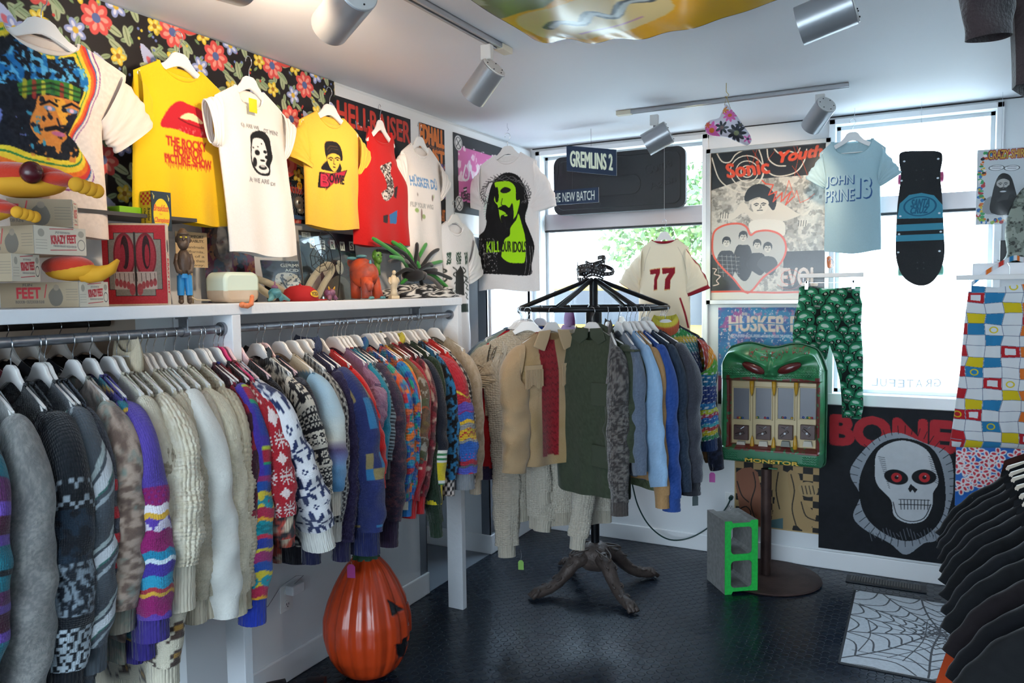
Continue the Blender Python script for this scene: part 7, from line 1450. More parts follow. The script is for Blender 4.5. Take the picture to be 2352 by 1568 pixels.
# rail of black tees lower right
rl = thing('clothes_rail', 'metal rail with black tees at the lower right', 'clothes rail', (2.80, -2.9, 1.27)); b = BM(); b.tube([(0, .9, 0), (0, -1.1, 0)], .0125, 14); b.done('pipe', pipe_metal, rl, smooth=2)
for yy in (.89, -1.09): b = BM(); b.tube([(0, yy, 0), (0, yy, -1.27)], .0125, 12); b.tube([(-.2, yy, -1.255), (.2, yy, -1.255)], .0125, 12); b.done('leg', pipe_metal, rl, smooth=2)
ys = [-2.12, -2.20, -2.28, -2.37, -2.46, -2.55, -2.65, -2.75, -2.86, -2.97, -3.08, -3.19]
cols_ = ['141619', '0f1115', '17191d', '101216', '15171b', '121418', '0f1114', '16181c', '121417', '1a1518', '101115', '131416']
desc = ['farthest', 'second farthest', 'third farthest', 'fourth from the window', 'fifth from the window', 'sixth from the window', 'seventh from the window', 'eighth from the window', 'ninth from the window', 'faded tenth from the window', 'second nearest', 'nearest']
for k, y in enumerate(ys):
    garment('black_tee', f'black tee on the lower right rail, {desc[k]}', 'shirt', (2.80, y, 1.285), .10+.03*math.sin(k*2.1), 'black tees on the lower right rail', sw=.215, cw=.25, hw=.25, L=.70, th=.032, body=solid(cols_[k], .01), kind='cotton', res=(60, 60), seed=k+60, fold=.006, hem=None, slant=.07, collar=solid(cols_[k], .01),
            sl=dict(end=(-.30, -.01, -.43), a=[.09, .095, .095], b=[.03, .026, .022], n=(36, 30), short=1, wr=.015), sr=dict(end=(.30, 0, -.43), a=[.09, .09], b=[.03, .026], n=(12, 14), short=1), hlabel=f'cream hanger inside the black tee {desc[k]} on the lower right rail', hmat=mat('cream_hanger_paint', 'cdbfae', .4))
garment('flame_shirt', 'orange and red flame patterned garment low behind the black tees', 'shirt', (2.80, -2.04, 1.285), .02, None, sw=.2, cw=.26, hw=.40, L=1.02, th=.03, body=ombre((0, '2a1410'), (.5, '6a2410'), (.8, 'b8441a'), (1.0, 'c8601a')), res=(60, 60), seed=9, fold=.012, sl=None, sr=None, hang=False)
# ceiling banner
q = [at(x, y, 2, z) for x, y, z in ((1090, 35, 2.585), (1228, 88, 2.585), (1800, -8, 2.585), (1500, -300, 2.585), (1000, -190, 2.585))]
cb = CV((0, 0, 1, 1), 300, 'cfa02a'); cb.poly([(0, 0), (1, 0), (1, .55), (0, .42)], '5c6a34'); cb.blobs(8, .5, '8a9a6a', 3, box=(0, 0, 1, .45)); cb.blobs(14, .55, '4f6a86', 5, box=(0, 0, 1, .42))
cb.poly([(.0, .48), (.2, .55), (.6, .62), (.75, .7), (.7, .8), (.3, .86), (.05, .92)], 'cfc59a', smooth=4); 
A_, B_, C_, D_ = np.array(at(985, -60, 2, 2.57)), np.array(at(1228, 92, 2, 2.57)), np.array(at(1800, -5, 2, 2.57)), np.array(at(1560, -130, 2, 2.57))
u = np.linspace(0, 1, 160)[None, :, None]; w = np.linspace(0, 1, 120)[:, None, None]; far = B_*(1-u)+C_*u; near = A_*(1-u)+D_*u; P = near*(1-w)+far*w; sag = -.055*np.sin(u*math.pi)*(w**1.5)-.01*np.sin(u*30)*np.exp(-((w-1)/.1)**2)*(1-u); P = P+np.concatenate([0*sag, 0*sag, sag+.012*np.sin(u*23+w*9)*w*(1-w)], -1)
nv = CV((0, 0, 1, 1), 160, 'd6a322'); nv.poly([(0, 0), (.6, 0), (.45, .30), (.25, .5), (0, .62)], '66713c'); nv.blobs(7, .5, '93a07a', 3, box=(0, 0, .35, .4)); nv.poly([(.05, .66), (.3, .5), (.62, .45), (.7, .7), (.5, .86), (.1, .95)], 'cfc08a', smooth=4)
nv.line([(.15, .78), (.22, .70), (.3, .76), (.38, .64), (.46, .7), (.55, .56), (.64, .6)], .05, '46525c', smooth=4); nv.line([(.17, .77), (.24, .7), (.31, .75), (.39, .65), (.47, .69), (.56, .57), (.63, .59)], .028, 'a9bcc4', smooth=4); nv.line([(.25, .88), (.55, .76)], .012, 'a878a0')
Cb = nv.sample(np.broadcast_to(u[..., 0], (120, 160)), np.broadcast_to(w[..., 0], (120, 160)), (0, 0, 0))
tag(link('ceiling_banner', gridmesh('ceiling_banner', P, Cb, flip=False), mat('vinyl_banner', vc=True, rough=.18, spec=.6)), 'glossy yellow and green plastic banner pinned to the ceiling', 'banner')
S_ = solid
# ---------------------------------------------------------------- things on the shelf
SZ = 1.618
def faces_box(name, label, cat, corner, w_side, w_end, h, z, side, end, top='c9b79c', m='card', group=None, rz=0, res=150):
    """box whose near right vertical edge stands at `corner` (x, y); side faces -Y (width w_side along -X), end faces +X (depth w_end along +Y)"""
    g = thing(name, label, cat, (corner[0], corner[1], z), rz, group)
    b = BM(); b.box(-w_side+.001, -.001, .001, w_end-.001, 0, h-.0005); b.done('carton', mat('card_'+top, top, .7), g)
    sheet('side_print', side, (-w_side, 0, h), (0, 0, h), (-w_side, 0, 0), vmat(m), g, thick=.001)
    sheet('end_print', end, (0, 0, h), (0, w_end, h), (0, 0, 0), vmat(m), g, thick=.001)
    return g
RDI, INK = 'b8343c', '3a3840'
def feet_side(w, h, left=1):
    c = CV((0, 0, w, h), 200, '9c8970'); c.text('FEET', w*.22 if left else w*.02, h*.22, w*.52, h*.62, RDI, bold=.0016); c.text("INDOOR · OUTDOOR FUN!", w*.2, h*.72, w*.56, h*.82, INK); c.text('FUN', w*.3, h*.06, w*.42, h*.15, INK)
    c.line([(w*.6, h*.1), (w*.57, h*.6)], .003, RDI); c.poly([(w*.66, h*.9), (w*.62, h*.5), (w*.7, h*.2), (w*.76, h*.25), (w*.8, h*.6), (w*.76, h*.9)], '6a6258', smooth=4); c.ell(w*.72, h*.22, w*.035, h*.12, '8a7c6c')
    for k in range(5): c.line([(w*.84, h*(.3+k*.1)), (w*.98, h*(.3+k*.1))], .001, '6a6258')
    return c
def feet_end(w, h):
    c = CV((0, 0, w, h), 170, 'd6cfbe'); c.text('KRAZY FEET', w*.32, h*.3, w*.8, h*.58, RDI, bold=.0012, rotd=-4); c.line([(w*.3, h*.1), (w*.75, h*.05)], .0018, RDI); c.line([(w*.3, h*.85), (w*.8, h*.8)], .0018, RDI); c.text('JACK SHANNON', w*.4, h*.17, w*.68, h*.25, INK); c.text('FOR INDOOR AND OUTDOOR FUN', w*.36, h*.66, w*.8, h*.72, INK)
    c.ell(w*.9, h*.62, w*.075, h*.2, INK, ring=.0012); c.ell(w*.14, h*.25, w*.06, h*.14, 'a8a294'); c.ell(w*.9, h*.22, w*.06, h*.12, 'a8a294')
    for k in range(4): c.line([(w*.04, h*(.5+k*.1)), (w*.24, h*(.5+k*.1))], .0008, '8f897c')
    return c
def shelf_y(px, X=.28): return at(px, 690, 0, X).y
for (cx_, ex_, yt, yb, lab, X) in ((182, 266, 652, 708, 'lowest novelty slipper box at the left end of the shelf, printed FEET', .285), (32, 118, 586, 652, 'novelty slipper box with white end, second from the bottom of the stack', .275), (85, 221, 523, 596, 'novelty slipper box with a small white sticker on its white end', .28), (176, 182, 464, 527, 'topmost novelty slipper box of the stack, without a visible white end', .27)):
    zt, zb = at(cx_, yt, 0, X).z, at(cx_, yb, 0, X).z; y0, y1 = shelf_y(cx_, X), shelf_y(max(ex_, cx_+84), X)
    if ex_-cx_ < 20: y1 = y0+.15
    hbox = zt-zb; zb = {708: SZ, 652: SZ+.072, 596: SZ+.145, 527: SZ+.222}[yb]
    rzz = {708: 14, 652: 20, 596: 10, 527: 50}[yb]; faces_box('slipper_box', lab, 'box', (X, y0), .27, (y1-y0)*(1.0 if yb != 527 else .8), {708: .071, 652: .072, 596: .076, 527: .077}[yb], zb, feet_side(.27, .07), feet_end(y1-y0, .07), group='stacked slipper boxes', rz=R(rzz))
def foot(label, p, rz, s=1.0):
    g = thing('foot_slipper', label, 'slipper', p, rz); red = mat('red_orange_fleece', 'c8341a', 1, sheen=.5, bump=('noise', 200, .5, .003)); ylw = mat('yellow_plush', 'd89a1c', .8); mar = mat('maroon_vinyl', '4a1018', .25)
    b = BM(); b.ball((-.08*s, 0, .035*s), (.11*s, .05*s, .032*s), 12); b.done('sole', ylw, g, smooth=True)
    b = BM(); b.ball((-.10*s, 0, .062*s), (.13*s, .05*s, .03*s), 12); b.ball((.0, 0, .05*s), (.05*s, .045*s, .022*s), 10); b.done('fleece_upper', red, g, smooth=True)
    for k in range(4): b = BM(); b.ball(((.062+.017*(k % 4)-.004*k)*s, (-.045+.010*k)*s, (.034-.004*k)*s), (.019*s, .014*s, .019*s), 8); b.done('toe', ylw, g, smooth=True)
    b = BM(); b.ball((-.035*s, -.052*s, .06*s), (.027*s, .026*s, .028*s), 10); b.done('big_toe', mar, g, smooth=True)
    return g
foot('red and yellow giant foot slipper on top of the box stack', (.24, shelf_y(138, .24), SZ+.298), .75, 1.08)
foot('giant foot slipper with a maroon toe at the left edge of the shelf', (.285, shelf_y(14, .285), SZ+.217), .7, .8)
g = thing('foot_slipper', 'red fleece slipper with a curled pointed toe between the lower boxes', 'slipper', (.235, shelf_y(170, .235), SZ+.072), .5)
b = BM(); b.ball((0, 0, .03), (.075, .04, .028), 12); b.tube([(.03, 0, .02), (.08, 0, .022), (.11, 0, .035), (.13, 0, .06)], [.028, .022, .015, .005], 12); b.done('plush_foot', mat('yellow_plush', 'd89a1c'), g, smooth=True); b = BM(); b.ball((-.012, 0, .043), (.072, .042, .032), 12); b.done('fleece_upper', mat('red_orange_fleece', 'c8341a'), g, smooth=True)
# tall red slipper box
w, h = .185, .255; c = CV((0, 0, w, h), 260, '9c2028'); c.line([(0, 0), (w, 0)], .012, 'b9a084'); c.line([(0, h), (w, h)], .01, 'b9a084')
c.poly([(.035, .03), (.15, .03), (.15, .05), (.17, .05), (.17, .205), (.15, .205), (.15, .225), (.035, .225), (.035, .205), (.018, .205), (.018, .05), (.035, .05)], '777066'); c.line([(.035, .03), (.15, .03), (.15, .05), (.17, .05), (.17, .205), (.15, .205), (.15, .225), (.035, .225), (.035, .205), (.018, .205), (.018, .05), (.035, .05)], .0016, '1d1a1a', closed=True)
for x, s in ((.063, -1), (.125, 1)):
    c.ell(x, .1, .031, .07, '8f2630'); c.ell(x, .1, .031, .07, '6a1820', ring=.004); c.ell(x+.002, .09, .012, .052, '2a0f12'); c.ell(x+s*.004, .1, .007, .035, '8a1c28')
    c.poly([(x-.03, .15), (x+.03, .15), (x+.03, .205), (x-.03, .205)], 'a8958a'); 
    for q in range(5): c.ell(x-s*.02+s*.011*q, .195+(.010 if q == 0 else -.003*q), .0055+.003*(q == 0), .012+.007*(q == 0), '8f3a3c'); c.line([(x-.028+q*.013, .155), (x-.027+q*.013, .18)], .0016, '3a2a2a')
c.line([(.094, .03), (.094, .222)], .006, '2a2422'); c.noise(.04, 60, 3)
e = CV((0, 0, .05, h), 60, 'c9bfae'); e.text('KRAZY FEET', .005, .125, .045, .24, RDI, bold=.0003) if False else None
tx = CV((0, 0, h, .05), 240, 'c9bfae'); tx.text('KRAZY FEET', .11, .012, .22, .036, RDI, bold=.0012); tx.line([(.1, .01), (.09, .04)], .002, RDI); tx.poly([(.05, .02), (.08, .012), (.09, .03), (.06, .036)], '4a464a', smooth=3); e.A = np.rot90(tx.A, -1).copy(); e.h, e.w = e.A.shape[:2]
y0 = shelf_y(386, .262); faces_box('slipper_box', 'red upright box picturing a pair of hairy clawed foot slippers', 'box', (.262, y0), w, .045, h, SZ, c, e, top='b9a084', rz=R(40))
# cereal style box
w, h = .09, .125; sd = CV((0, 0, .05, h), 60, 'cfa61f'); 
for i in range(5):
    for j in range(5):
        if (i+j) % 2: sd.rect(i*.01, .004+j*.008, i*.01+.01, .012+j*.008, 'b83020')
t2_ = CV((0, 0, .075, .05), 150, 'cfa61f'); t2_.text('Breakfast', .004, .006, .045, .018, '2a241a', bold=.0004, slant=.2); t2_.text('Champions!', .004, .026, .06, .038, '2a241a', bold=.0004, slant=.2); rr_ = np.rot90(t2_.A, -1); k_ = int(sd.h-rr_.shape[0]*sd.w/rr_.shape[1]); ii = np.linspace(0, rr_.shape[0]-1, sd.h-k_).astype(int); jj = np.linspace(0, rr_.shape[1]-1, sd.w).astype(int); sd.A[k_:] = rr_[ii][:, jj]
fr_c = CV((0, 0, w, h), 150, '2d3c46'); fr_c.ell(w*.5, h*.6, w*.4, h*.42, 'e2c52a'); fr_c.text('Breakfast', w*.14, h*.34, w*.86, h*.5, 'd05a3a', bold=.0008, slant=.25); fr_c.text('for', w*.4, h*.54, w*.55, h*.6, 'd05a3a'); fr_c.text('Champions!', w*.14, h*.66, w*.88, h*.82, 'd05a3a', bold=.0008, slant=.25)
for x, y in ((.12, .1), (.86, .12)): fr_c.line([(w*(x-.04), h*(y-.04)), (w*x, h*y), (w*(x+.02), h*(y+.1)), (w*(x+.05), h*(y+.02))], .0022, 'd8c86a')
y0 = shelf_y(347, .20); faces_box('cereal_box', 'small yellow checkered and navy breakfast box above the red slipper box', 'box', (.195, at(347, 470, 0, .195).y), .05, .075, h, at(347, 528, 0, .195).z, sd, fr_c, top='cfa61f')
q = at(300, 482, 0, .09); b = BM(); b.box(0, .10, -3.5, -2.9, 1.90, 1.922)
b.done('wall_ledge', mat('dark_grey_ledge', '3f3c3c', .6)); o = bpy.data.objects['wall_ledge']; tag(o, 'dark grey ledge on the wall behind the slipper boxes', 'ledge')
b = BM(); b.box(-.03, .03, -.045, .045, 0, .022); o = tag(b.done('small_box', mat('lime_green_card', '7fb81c', .4), bevel=.002), 'small lime green box under the dark ledge', 'box'); o.location = (.12, at(290, 484, 0, .12).y, at(290, 492, 0, .12).z-.0)
zled = at(290, 492, 0, .12).z; b = BM(); b.box(.002, .175, -3.4, -2.93, zled-.012, zled); tag(b.done('wall_ledge', mat('dark_grey_ledge', '3f3c3c')), 'second dark ledge carrying the lime green and breakfast boxes', 'ledge')
# brown figurine
g = thing('monster_figurine', 'brown monster figurine in blue trousers beside the red slipper box', 'figurine', (.225, shelf_y(426, .225), SZ), -.6); g.scale = (.78, .78, 1.03); bf = mat('brown_vinyl', '463428', .45, bump=('noise', 80, .5, .004), var=(30, '5a483a')); bl = mat('blue_vinyl', '2a86c4', .45)
b = BM(); b.lathe([(.0, .088), (.020, .09), (.027, .11), (.029, .14), (.024, .16), (.013, .172), (.0, .175)], 20, cap=False)
for s in (-1, 1): b.tube([(0, s*.024, .158), (.004, s*.032, .13), (.016, s*.026, .105), (.024, s*.010, .1)], [.010, .010, .008, .008], 10)
b.done('torso', bf, g, smooth=True)
b = BM(); b.ball((.0, 0, .205), (.026, .026, .036), 12); b.ball((.018, 0, .19), (.012, .02, .016), 8); b.ball((.012, 0, .222), (.018, .024, .008), 8); b.ball((.028, 0, .205), (.005, .006, .006), 6); [b.ball((-.002, s*.026, .205), (.006, .005, .011), 6) for s in (-1, 1)]; b.done('head', bf, g, smooth=True)
for s in (-1, 1):
    b = BM(); b.ball((.025, s*.010, .211), (.003, .005, .0025), 5); b.done('eye', mat('yellow_eye', 'd8c020', .3), g, smooth=True)
    b = BM(); b.tube([(0, s*.013, .09), (.0, s*.016, .05), (0, s*.016, .028)], [.017, .015, .014], 12); b.done('trouser_leg', bl, g, smooth=2); b = BM(); b.tube([(0, s*.016, .028), (0, s*.016, .01)], .010, 10); b.ball((.006, s*.017, .009), (.019, .011, .009), 8); b.done('foot', bf, g, smooth=True)
b = BM(); b.lathe([(.0, .088), (.024, .083), (.024, .096), (.0, .098)], 20, cap=False); b.done('waistband', bl, g, smooth=2)
# card, poster, diffuser
c = CV((0, 0, .09, .14), 130, 'c9ae84'); [c.text(s, .03 if k < 2 else .012, .012+k*.018+(k > 1)*.006, .08, .022+k*.018+(k > 1)*.006, '2f2a26', bold=.0003*(k < 2)) for k, s in enumerate(('COMFORT', 'DURABILITY.', 'are handmade', 'California.', 'shoe of a', 'Because thats', 'best way.'))]
y0 = at(402, 540, 0, .1).y; y1 = at(475, 540, 0, .1).y; zt, zb = at(440, 533, 0, .1).z, at(440, 614, 0, .1).z; tag(sheet('printed_card', c, (.1, y0, zt), (.1, y1, zt), (.1, y0, zb), vmat('card'), thick=.002), 'tan card with black lines of text behind the figurine', 'card')
b = BM(); b.tube([(.095, (y0+y1)/2, SZ), (.095, (y0+y1)/2, zb+.03)], .003, 6); tag(b.done('card_stand', mat('wood_stick', 'a8926c', .6)), 'thin wooden stick holding the tan text card', 'stand')
t = PX(0, .05); (a0, v0), (a1, v1) = t((470, 500), (592, 690)); c = CV((a0, v0, a1, -SZ), 130, '2a2530'); c.blobs(6, .5, '6a2a44', 3); c.blobs(9, .55, '3a4a5c', 4); c.blobs(12, .6, '8a5a44', 6); c.ell((a0+a1)/2-.03, v0+.09, .05, .07, '6d5a52', a=.7)
tag(sheet('print', c, (.03, a0, -v0), (.03, a1, -v0), (.05, a0, SZ), vmat('gloss'), thick=.002), 'dark purple and red print leaning on the wall behind the diffuser', 'print')
g = thing('aroma_diffuser', 'pale green and wood coloured rounded diffuser with steam rising', 'diffuser', (.175, shelf_y(536, .175), SZ), 0); hy = .079
b = BM(); P = rrect(-hy, hy, 0, .108, .03, 8); b.prism(P, -.05, .05, rot('Z', 90) @ rot('X', 90)); o = b.done('base', mat('pale_wood', 'c9b8a4', .45, var=(12, 'bda890')), g, bevel=.012, smooth=2)
b = BM(); P = [(-hy-.001, .034)]+[p_ for p_ in rrect(-hy-.001, hy+.001, .0, .109, .03, 8) if p_[1] > .034]; P = sorted([p_ for p_ in P if p_[1] > .036], key=lambda q_: math.atan2(q_[1]-.06, q_[0])); P = [(hy+.001, .034)]+P+[(-hy-.001, .034)]; b.prism(P, -.051, .051, rot('Z', 90) @ rot('X', 90)); b.done('cover', mat('pale_green_shell', 'cfdccb', .35), g, bevel=.012, smooth=2)
b = BM(); b.tube([(-.03, -.07, .01), (-.06, -.11, .012), (-.10, -.13, .04), (-.12, -.135, .09)], .003, 8); b.done('cable', mat('cream_cable', 'd6cdb8', .4), g, smooth=True)
sm = bpy.data.materials.new('steam'); sm.use_nodes = True; N = sm.node_tree.nodes; L = sm.node_tree.links; N.remove(N['Principled BSDF']); vs = N.new('ShaderNodeVolumePrincipled'); vs.inputs['Color'].default_value = (.95, .95, .95, 1); nz = N.new('ShaderNodeTexNoise'); nz.inputs['Scale'].default_value = 26; tc = N.new('ShaderNodeTexCoord'); L.new(tc.outputs['Object'], nz.inputs[0]); mr = N.new('ShaderNodeMapRange'); mr.inputs[1].default_value = .45; mr.inputs[2].default_value = .62; mr.inputs[4].default_value = 110; L.new(nz.outputs['Fac'], mr.inputs[0]); L.new(mr.outputs[0], vs.inputs['Density']); L.new(vs.outputs[0], N['Material Output'].inputs['Volume'])
b = BM(); b.tube([(0, 0, .0), (-.004, -.01, .05), (.0, -.018, .10), (-.005, -.012, .16)], [.008, .022, .030, .022], 14); o = tag(b.done('steam', sm, smooth=True), 'wisp of white steam above the pale green diffuser', 'steam', kind='stuff'); o.location = (.175, shelf_y(530, .175), SZ+.112)
p = at(565, 697, 0, .30); g = thing('finger_hook', 'small orange bent finger hook on the front edge of the shelf', 'hook', (.3, p.y, p.z)); b = BM(); b.tube([(.004, -.02, -.004), (.012, -.005, -.008), (.012, .012, -.002), (.012, .017, .022)], [.010, .0095, .009, .0075], 12); b.ball((.004, -.021, -.004), .0105, 8); b.ball((.012, .017, .023), .0078, 8); b.done('finger', mat('orange_plastic', 'd8784a'), g, smooth=True)
# records in sleeves
def rec(label, X, ya, yb, ztop, c, lean=.0, cat='record'):
    g = thing('record_sleeve', label, cat, (X, (ya+yb)/2, SZ)); w2 = (yb-ya)/2; h = ztop-SZ
    sheet('cover_print', c, (-lean, -w2, h), (-lean, w2, h), (0, -w2, 0), vmat('gloss'), g, thick=.003); b = BM(); b.box(.002, .003, -w2-.004, w2+.004, .0, h+.006); o = b.done('plastic_sleeve', glass, g); o.rotation_euler.y = -math.atan2(lean, h); return g
ya, yb = at(700, 600, 0, .10).y, at(826, 600, 0, .10).y; zt = at(760, 533, 0, .1).z; W_ = yb-ya; c = CV((0, 0, 1, (zt-SZ)/W_), 260, '2b333c'); c.noise(.04, 50, 3)
for k, ch in enumerate('GERMS'): x = .17+.18*k; c.rect(x, .09+.01*(k % 2), x+.085, .20+.01*(k % 2), 'd8d4c8'); c.text(ch, x+.02, .11, x+.065, .185, '2b333c', bold=.003)
c.rect(.05, .02, .2, .08, 'c9c5b8'); c.text('THE', .07, .03, .18, .07, '2b333c'); c.ell(.42, .45, .08, .10, 'b9b2a4'); c.ell(.66, .42, .07, .09, 'c9c2b2'); c.poly([(.3, .9), (.34, .6), (.5, .56), (.62, .52), (.8, .6), (.9, .9)], '6a6862', smooth=3); c.poly([(.12, .5), (.3, .5), (.3, .75), (.14, .75)], 'a8a49a'); c.rect(.7, .92, .78, .99, 'd8d4c8'); c.rect(.8, .92, .88, .99, 'd8d4c8'); c.text('SH', .71, .93, .87, .98, '2b333c')
rec('slate blue record sleeve with ransom note letters on the shelf', .10, ya, yb, zt, c, .03)
ya, yb = at(612, 620, 0, .14).y, at(698, 620, 0, .14).y; zt = at(650, 520, 0, .14).z; c = CV((0, 0, 1, (zt-SZ)/(yb-ya)), 160, '3a3e46'); c.text('GERMS', .5, .1, 1.02, .22, 'dcd8cc', bold=.004); c.text('ACID', .6, .28, .96, .38, 'dcd8cc', bold=.004); c.poly([(.3, 1.2), (.28, .8), (.4, .45), (.9, .5), (.95, 1.2)], 'cfc6b4', smooth=3); c.blobs(14, .62, '2a2a2e', 4); c.line([(.45, .6), (.5, .8), (.58, 1.0), (.66, 1.1)], .05, '2a2a2e', smooth=4)
rec('record in a shiny sleeve with pale figure, left of the slate blue one', .14, ya, yb, min(zt, SZ+.16), c, .03)
c = CV((0, 0, .06, .11), 90, '26303c'); c.text('NEW', .002, .006, .018, .016, 'c8383a'); c.text('WONDERS', .012, .018, .055, .036, 'd8544a', bold=.001); c.ell(.046, .012, .009, .011, 'e2a42a'); c.text('98', .041, .007, .051, .017, '2a241a'); [c.line([(.032, .062), (.032+.05*math.cos(q), .062+.05*math.sin(q))], .0014, '8f9aa8') for q in np.linspace(0, 6.2, 26)]; c.rect(0, .098, .06, .11, '4a6f9c')
p0, p1 = at(655, 412, 0, .02), at(698, 505, 0, .02); g = thing('toy_package', 'blister card with a silver skull on the floral cloth', 'toy', (.024, (p0.y+p1.y)/2, p1.z)); w2 = (p1.y-p0.y)/2; h = p0.z-p1.z; sheet('backing_card', c, (0, -w2, h), (0, w2, h), (0, -w2, 0), vmat('gloss'), g)
sv = mat('silver_plastic', '9a948a', .3, .7); b = BM(); b.ball((.012, .008, h*.42), (.018, .026, .028), 12); b.ball((.014, .014, h*.22), (.014, .018, .014), 8); b.done('skull', sv, g, smooth=True); [(lambda b_: b_.done('eye_socket', dark_line, g, smooth=True))(BM().ball((.026, .006+s*.011, h*.42), (.005, .0055, .006), 6)) for s in (-1, 1)]
# wire web candle holder with spider
g = thing('wire_web_ornament', 'black wire arch with hanging spider web and spider before the record', 'ornament', (.18, at(775, 680, 0, .18).y, SZ)); wi = mat('black_wire', '121214', .4, .6); s_ = .0016
t = PX(0, .18); O = g.location; w3 = lambda *pts: [(0, q[0]-O.y, -q[1]-O.z) for q in t(list(pts))]
b = BM(); b.tube([Vector(q) for q in sp(np.array(w3((776, 686), (780, 640), (782, 590), (770, 552), (752, 532), (738, 532), (735, 542), (741, 548))), 6)], .0022, 6); b.tube([(-.03, w3((776, 686))[0][1], .002), (.03, w3((776, 686))[0][1], .002)], .002, 6); b.done('arch', wi, g, smooth=True)
b = BM(); cn = (738, 592)
for k in range(8): a = R(k*45+10); b.tube([w3(cn)[0], w3((cn[0]+26*math.cos(a), cn[1]+34*math.sin(a)))[0]], s_*.8, 5)
for rr_ in (.3, .6, 1.0): b.tube(w3(*[(cn[0]+26*rr_*math.cos(R(k*45+10)), cn[1]+34*rr_*math.sin(R(k*45+10))) for k in range(8)]), s_*.8, 5, closed=True)
b.tube(w3((740, 546), (738, 560)), s_*.7, 5); b.done('web', wi, g)
b = BM(); b.ball(w3((772, 604))[0], (.004, .006, .008), 6); [b.tube([w3((772, 602))[0], w3((772+s*7, 596+k*5))[0], w3((772+s*11, 606+k*8))[0]], .0008, 4) for s in (-1, 1) for k in range(4)]; b.done('spider', wi, g)
# plush and vinyl dinosaurs
def plush(name, label, X, px, parts, rz=0, cat='toy', sc_=1):
    g = thing(name, label, cat, (X, at(px, 690, 0, X).y, SZ), rz)
    for nm, m_, items in parts:
        b = BM()
        for it in items: (b.ball(it[0], it[1], 12, rot('Y', it[2]) if len(it) > 2 else None) if it[0].__class__ is tuple else b.tube(it[0], it[1], 14))
        b.done(nm, m_, g, smooth=True)
    g.scale = (sc_,)*3
    return g
orr = mat('orange_vinyl', 'c4481c', .55, bump=('noise', 60, .6, .005), var=(22, '7a3a34')); teal = mat('teal_vinyl', '3f7a84', .5, bump=('noise', 90, .5, .003), var=(30, '5a8f90')); prp = mat('purple_vinyl', '6a3a5c', .5, bump=('noise', 90, .5, .003), var=(30, '8a5a6a'))
plush('toy_dinosaur', 'large orange toy dinosaur with teal frill and claws', .20, 838, [
    ('body', orr, [((0, 0, .085), (.055, .036, .045)), ((-.01, 0, .10), (.045, .034, .04)), ([(.02, -.02, .06), (.045, -.028, .045), (.05, -.034, .028)], [.02, .014, .006])]),
    ('leg', orr, [([(.025, -.02, .07), (.03, -.026, .03), (.032, -.028, .004)], [.022, .017, .019])]), ('leg', orr, [([(.02, .022, .07), (.028, .03, .03), (.032, .034, .004)], [.022, .017, .02])]), ('leg', orr, [([(-.035, .0, .07), (-.04, .004, .004)], [.02, .017])]),
    ('frill', teal, [((-.03, -.02, .138), (.008, .03, .006), 10), ((-.03, .02, .138), (.008, .03, .006), -10), ((-.01, 0, .145), (.02, .014, .006)), ((.03, -.004, .12), (.005, .005, .012)), ((.046, -.004, .095), (.005, .006, .007))]),
    ('head', orr, [((-.045, .005, .125), (.025, .022, .02))]),
    ('claw', teal, [((.05, -.034+.006*k, .005), (.007, .004, .005)) for k in range(3)]+[((.05, .026+.007*k, .005), (.007, .004, .005)) for k in range(3)])], sc_=1.3)
plush('toy_dinosaur', 'teal toy dinosaur with a spiked crest at the red cap', .255, 632, [('body', teal, [((0, 0, .032), (.028, .02, .02)), ([(0, -.01, .03), (.01, -.03, .012), (.012, -.045, .006)], [.014, .009, .004]), ([(.0, .012, .03), (.012, .035, .015), (.012, .06, .005)], [.013, .009, .005]), ([(.01, .01, .03), (.02, .015, .004)], [.010, .008])]), ('head', teal, [((.012, -.008, .035), (.02, .015, .013))]), ('crest', prp, [((0, 0, .053), (.016, .008, .01)), ((0, .001, .066), (.003, .003, .012))])])
plush('toy_dinosaur', 'small purple horned toy dinosaur with yellow horns', .255, 757, [('body', prp, [((0, 0, .028), (.022, .021, .02)), ([(.01, -.012, .02), (.018, -.018, .003)], [.009, .007]), ([(.01, .012, .02), (.018, .022, .003)], [.009, .008])]), ('head', prp, [((.014, 0, .032), (.013, .014, .014))]), ('horn', mat('yellow_horn', 'd8a02a', .4), [([(.012, -.013, .044), (.014, -.02, .056)], [.005, .001])]), ('horn', mat('yellow_horn', 'd8a02a'), [([(.012, .013, .044), (.014, .018, .056)], [.005, .001])])])
# red cap
g = thing('cap', 'red baseball cap with a yellow oval patch', 'cap', (.205, at(690, 688, 0, .205).y, SZ), .3); rc = mat('red_wool_cap', 'a81418', .85, bump=('noise', 200, .3, .002)); b = BM(); b.lathe([(.062, 0), (.063, .02), (.055, .043), (.035, .058), (.001, .063)], 32, mod=lambda a, r, z: 1+.12*math.cos(a)**2); b.done('crown', rc, g, smooth=True)
b = BM(); b.prism(sp([(.0, -.055), (.05, -.05), (.10, -.03), (.115, 0), (.10, .03), (.05, .05), (.0, .055)], 4).tolist(), .001, .006); b.done('brim', rc, g, bevel=.002, smooth=2).rotation_euler.z = R(55); b = BM(); b.ball((0, 0, .063), .005, 6); b.done('button', rc, g)
c = CV((0, 0, .05, .028), 90, 'a81418'); c.ell(.025, .014, .025, .0135, 'd8a820'); c.text('YODA', .006, .007, .044, .021, '1a1a1c', bold=.0006); u = np.linspace(-.42, .42, c.w)[None]-.15; w_ = np.linspace(0, 1, c.h)[:, None]; rr_ = .0735-.007*(1-w_)-.0; 
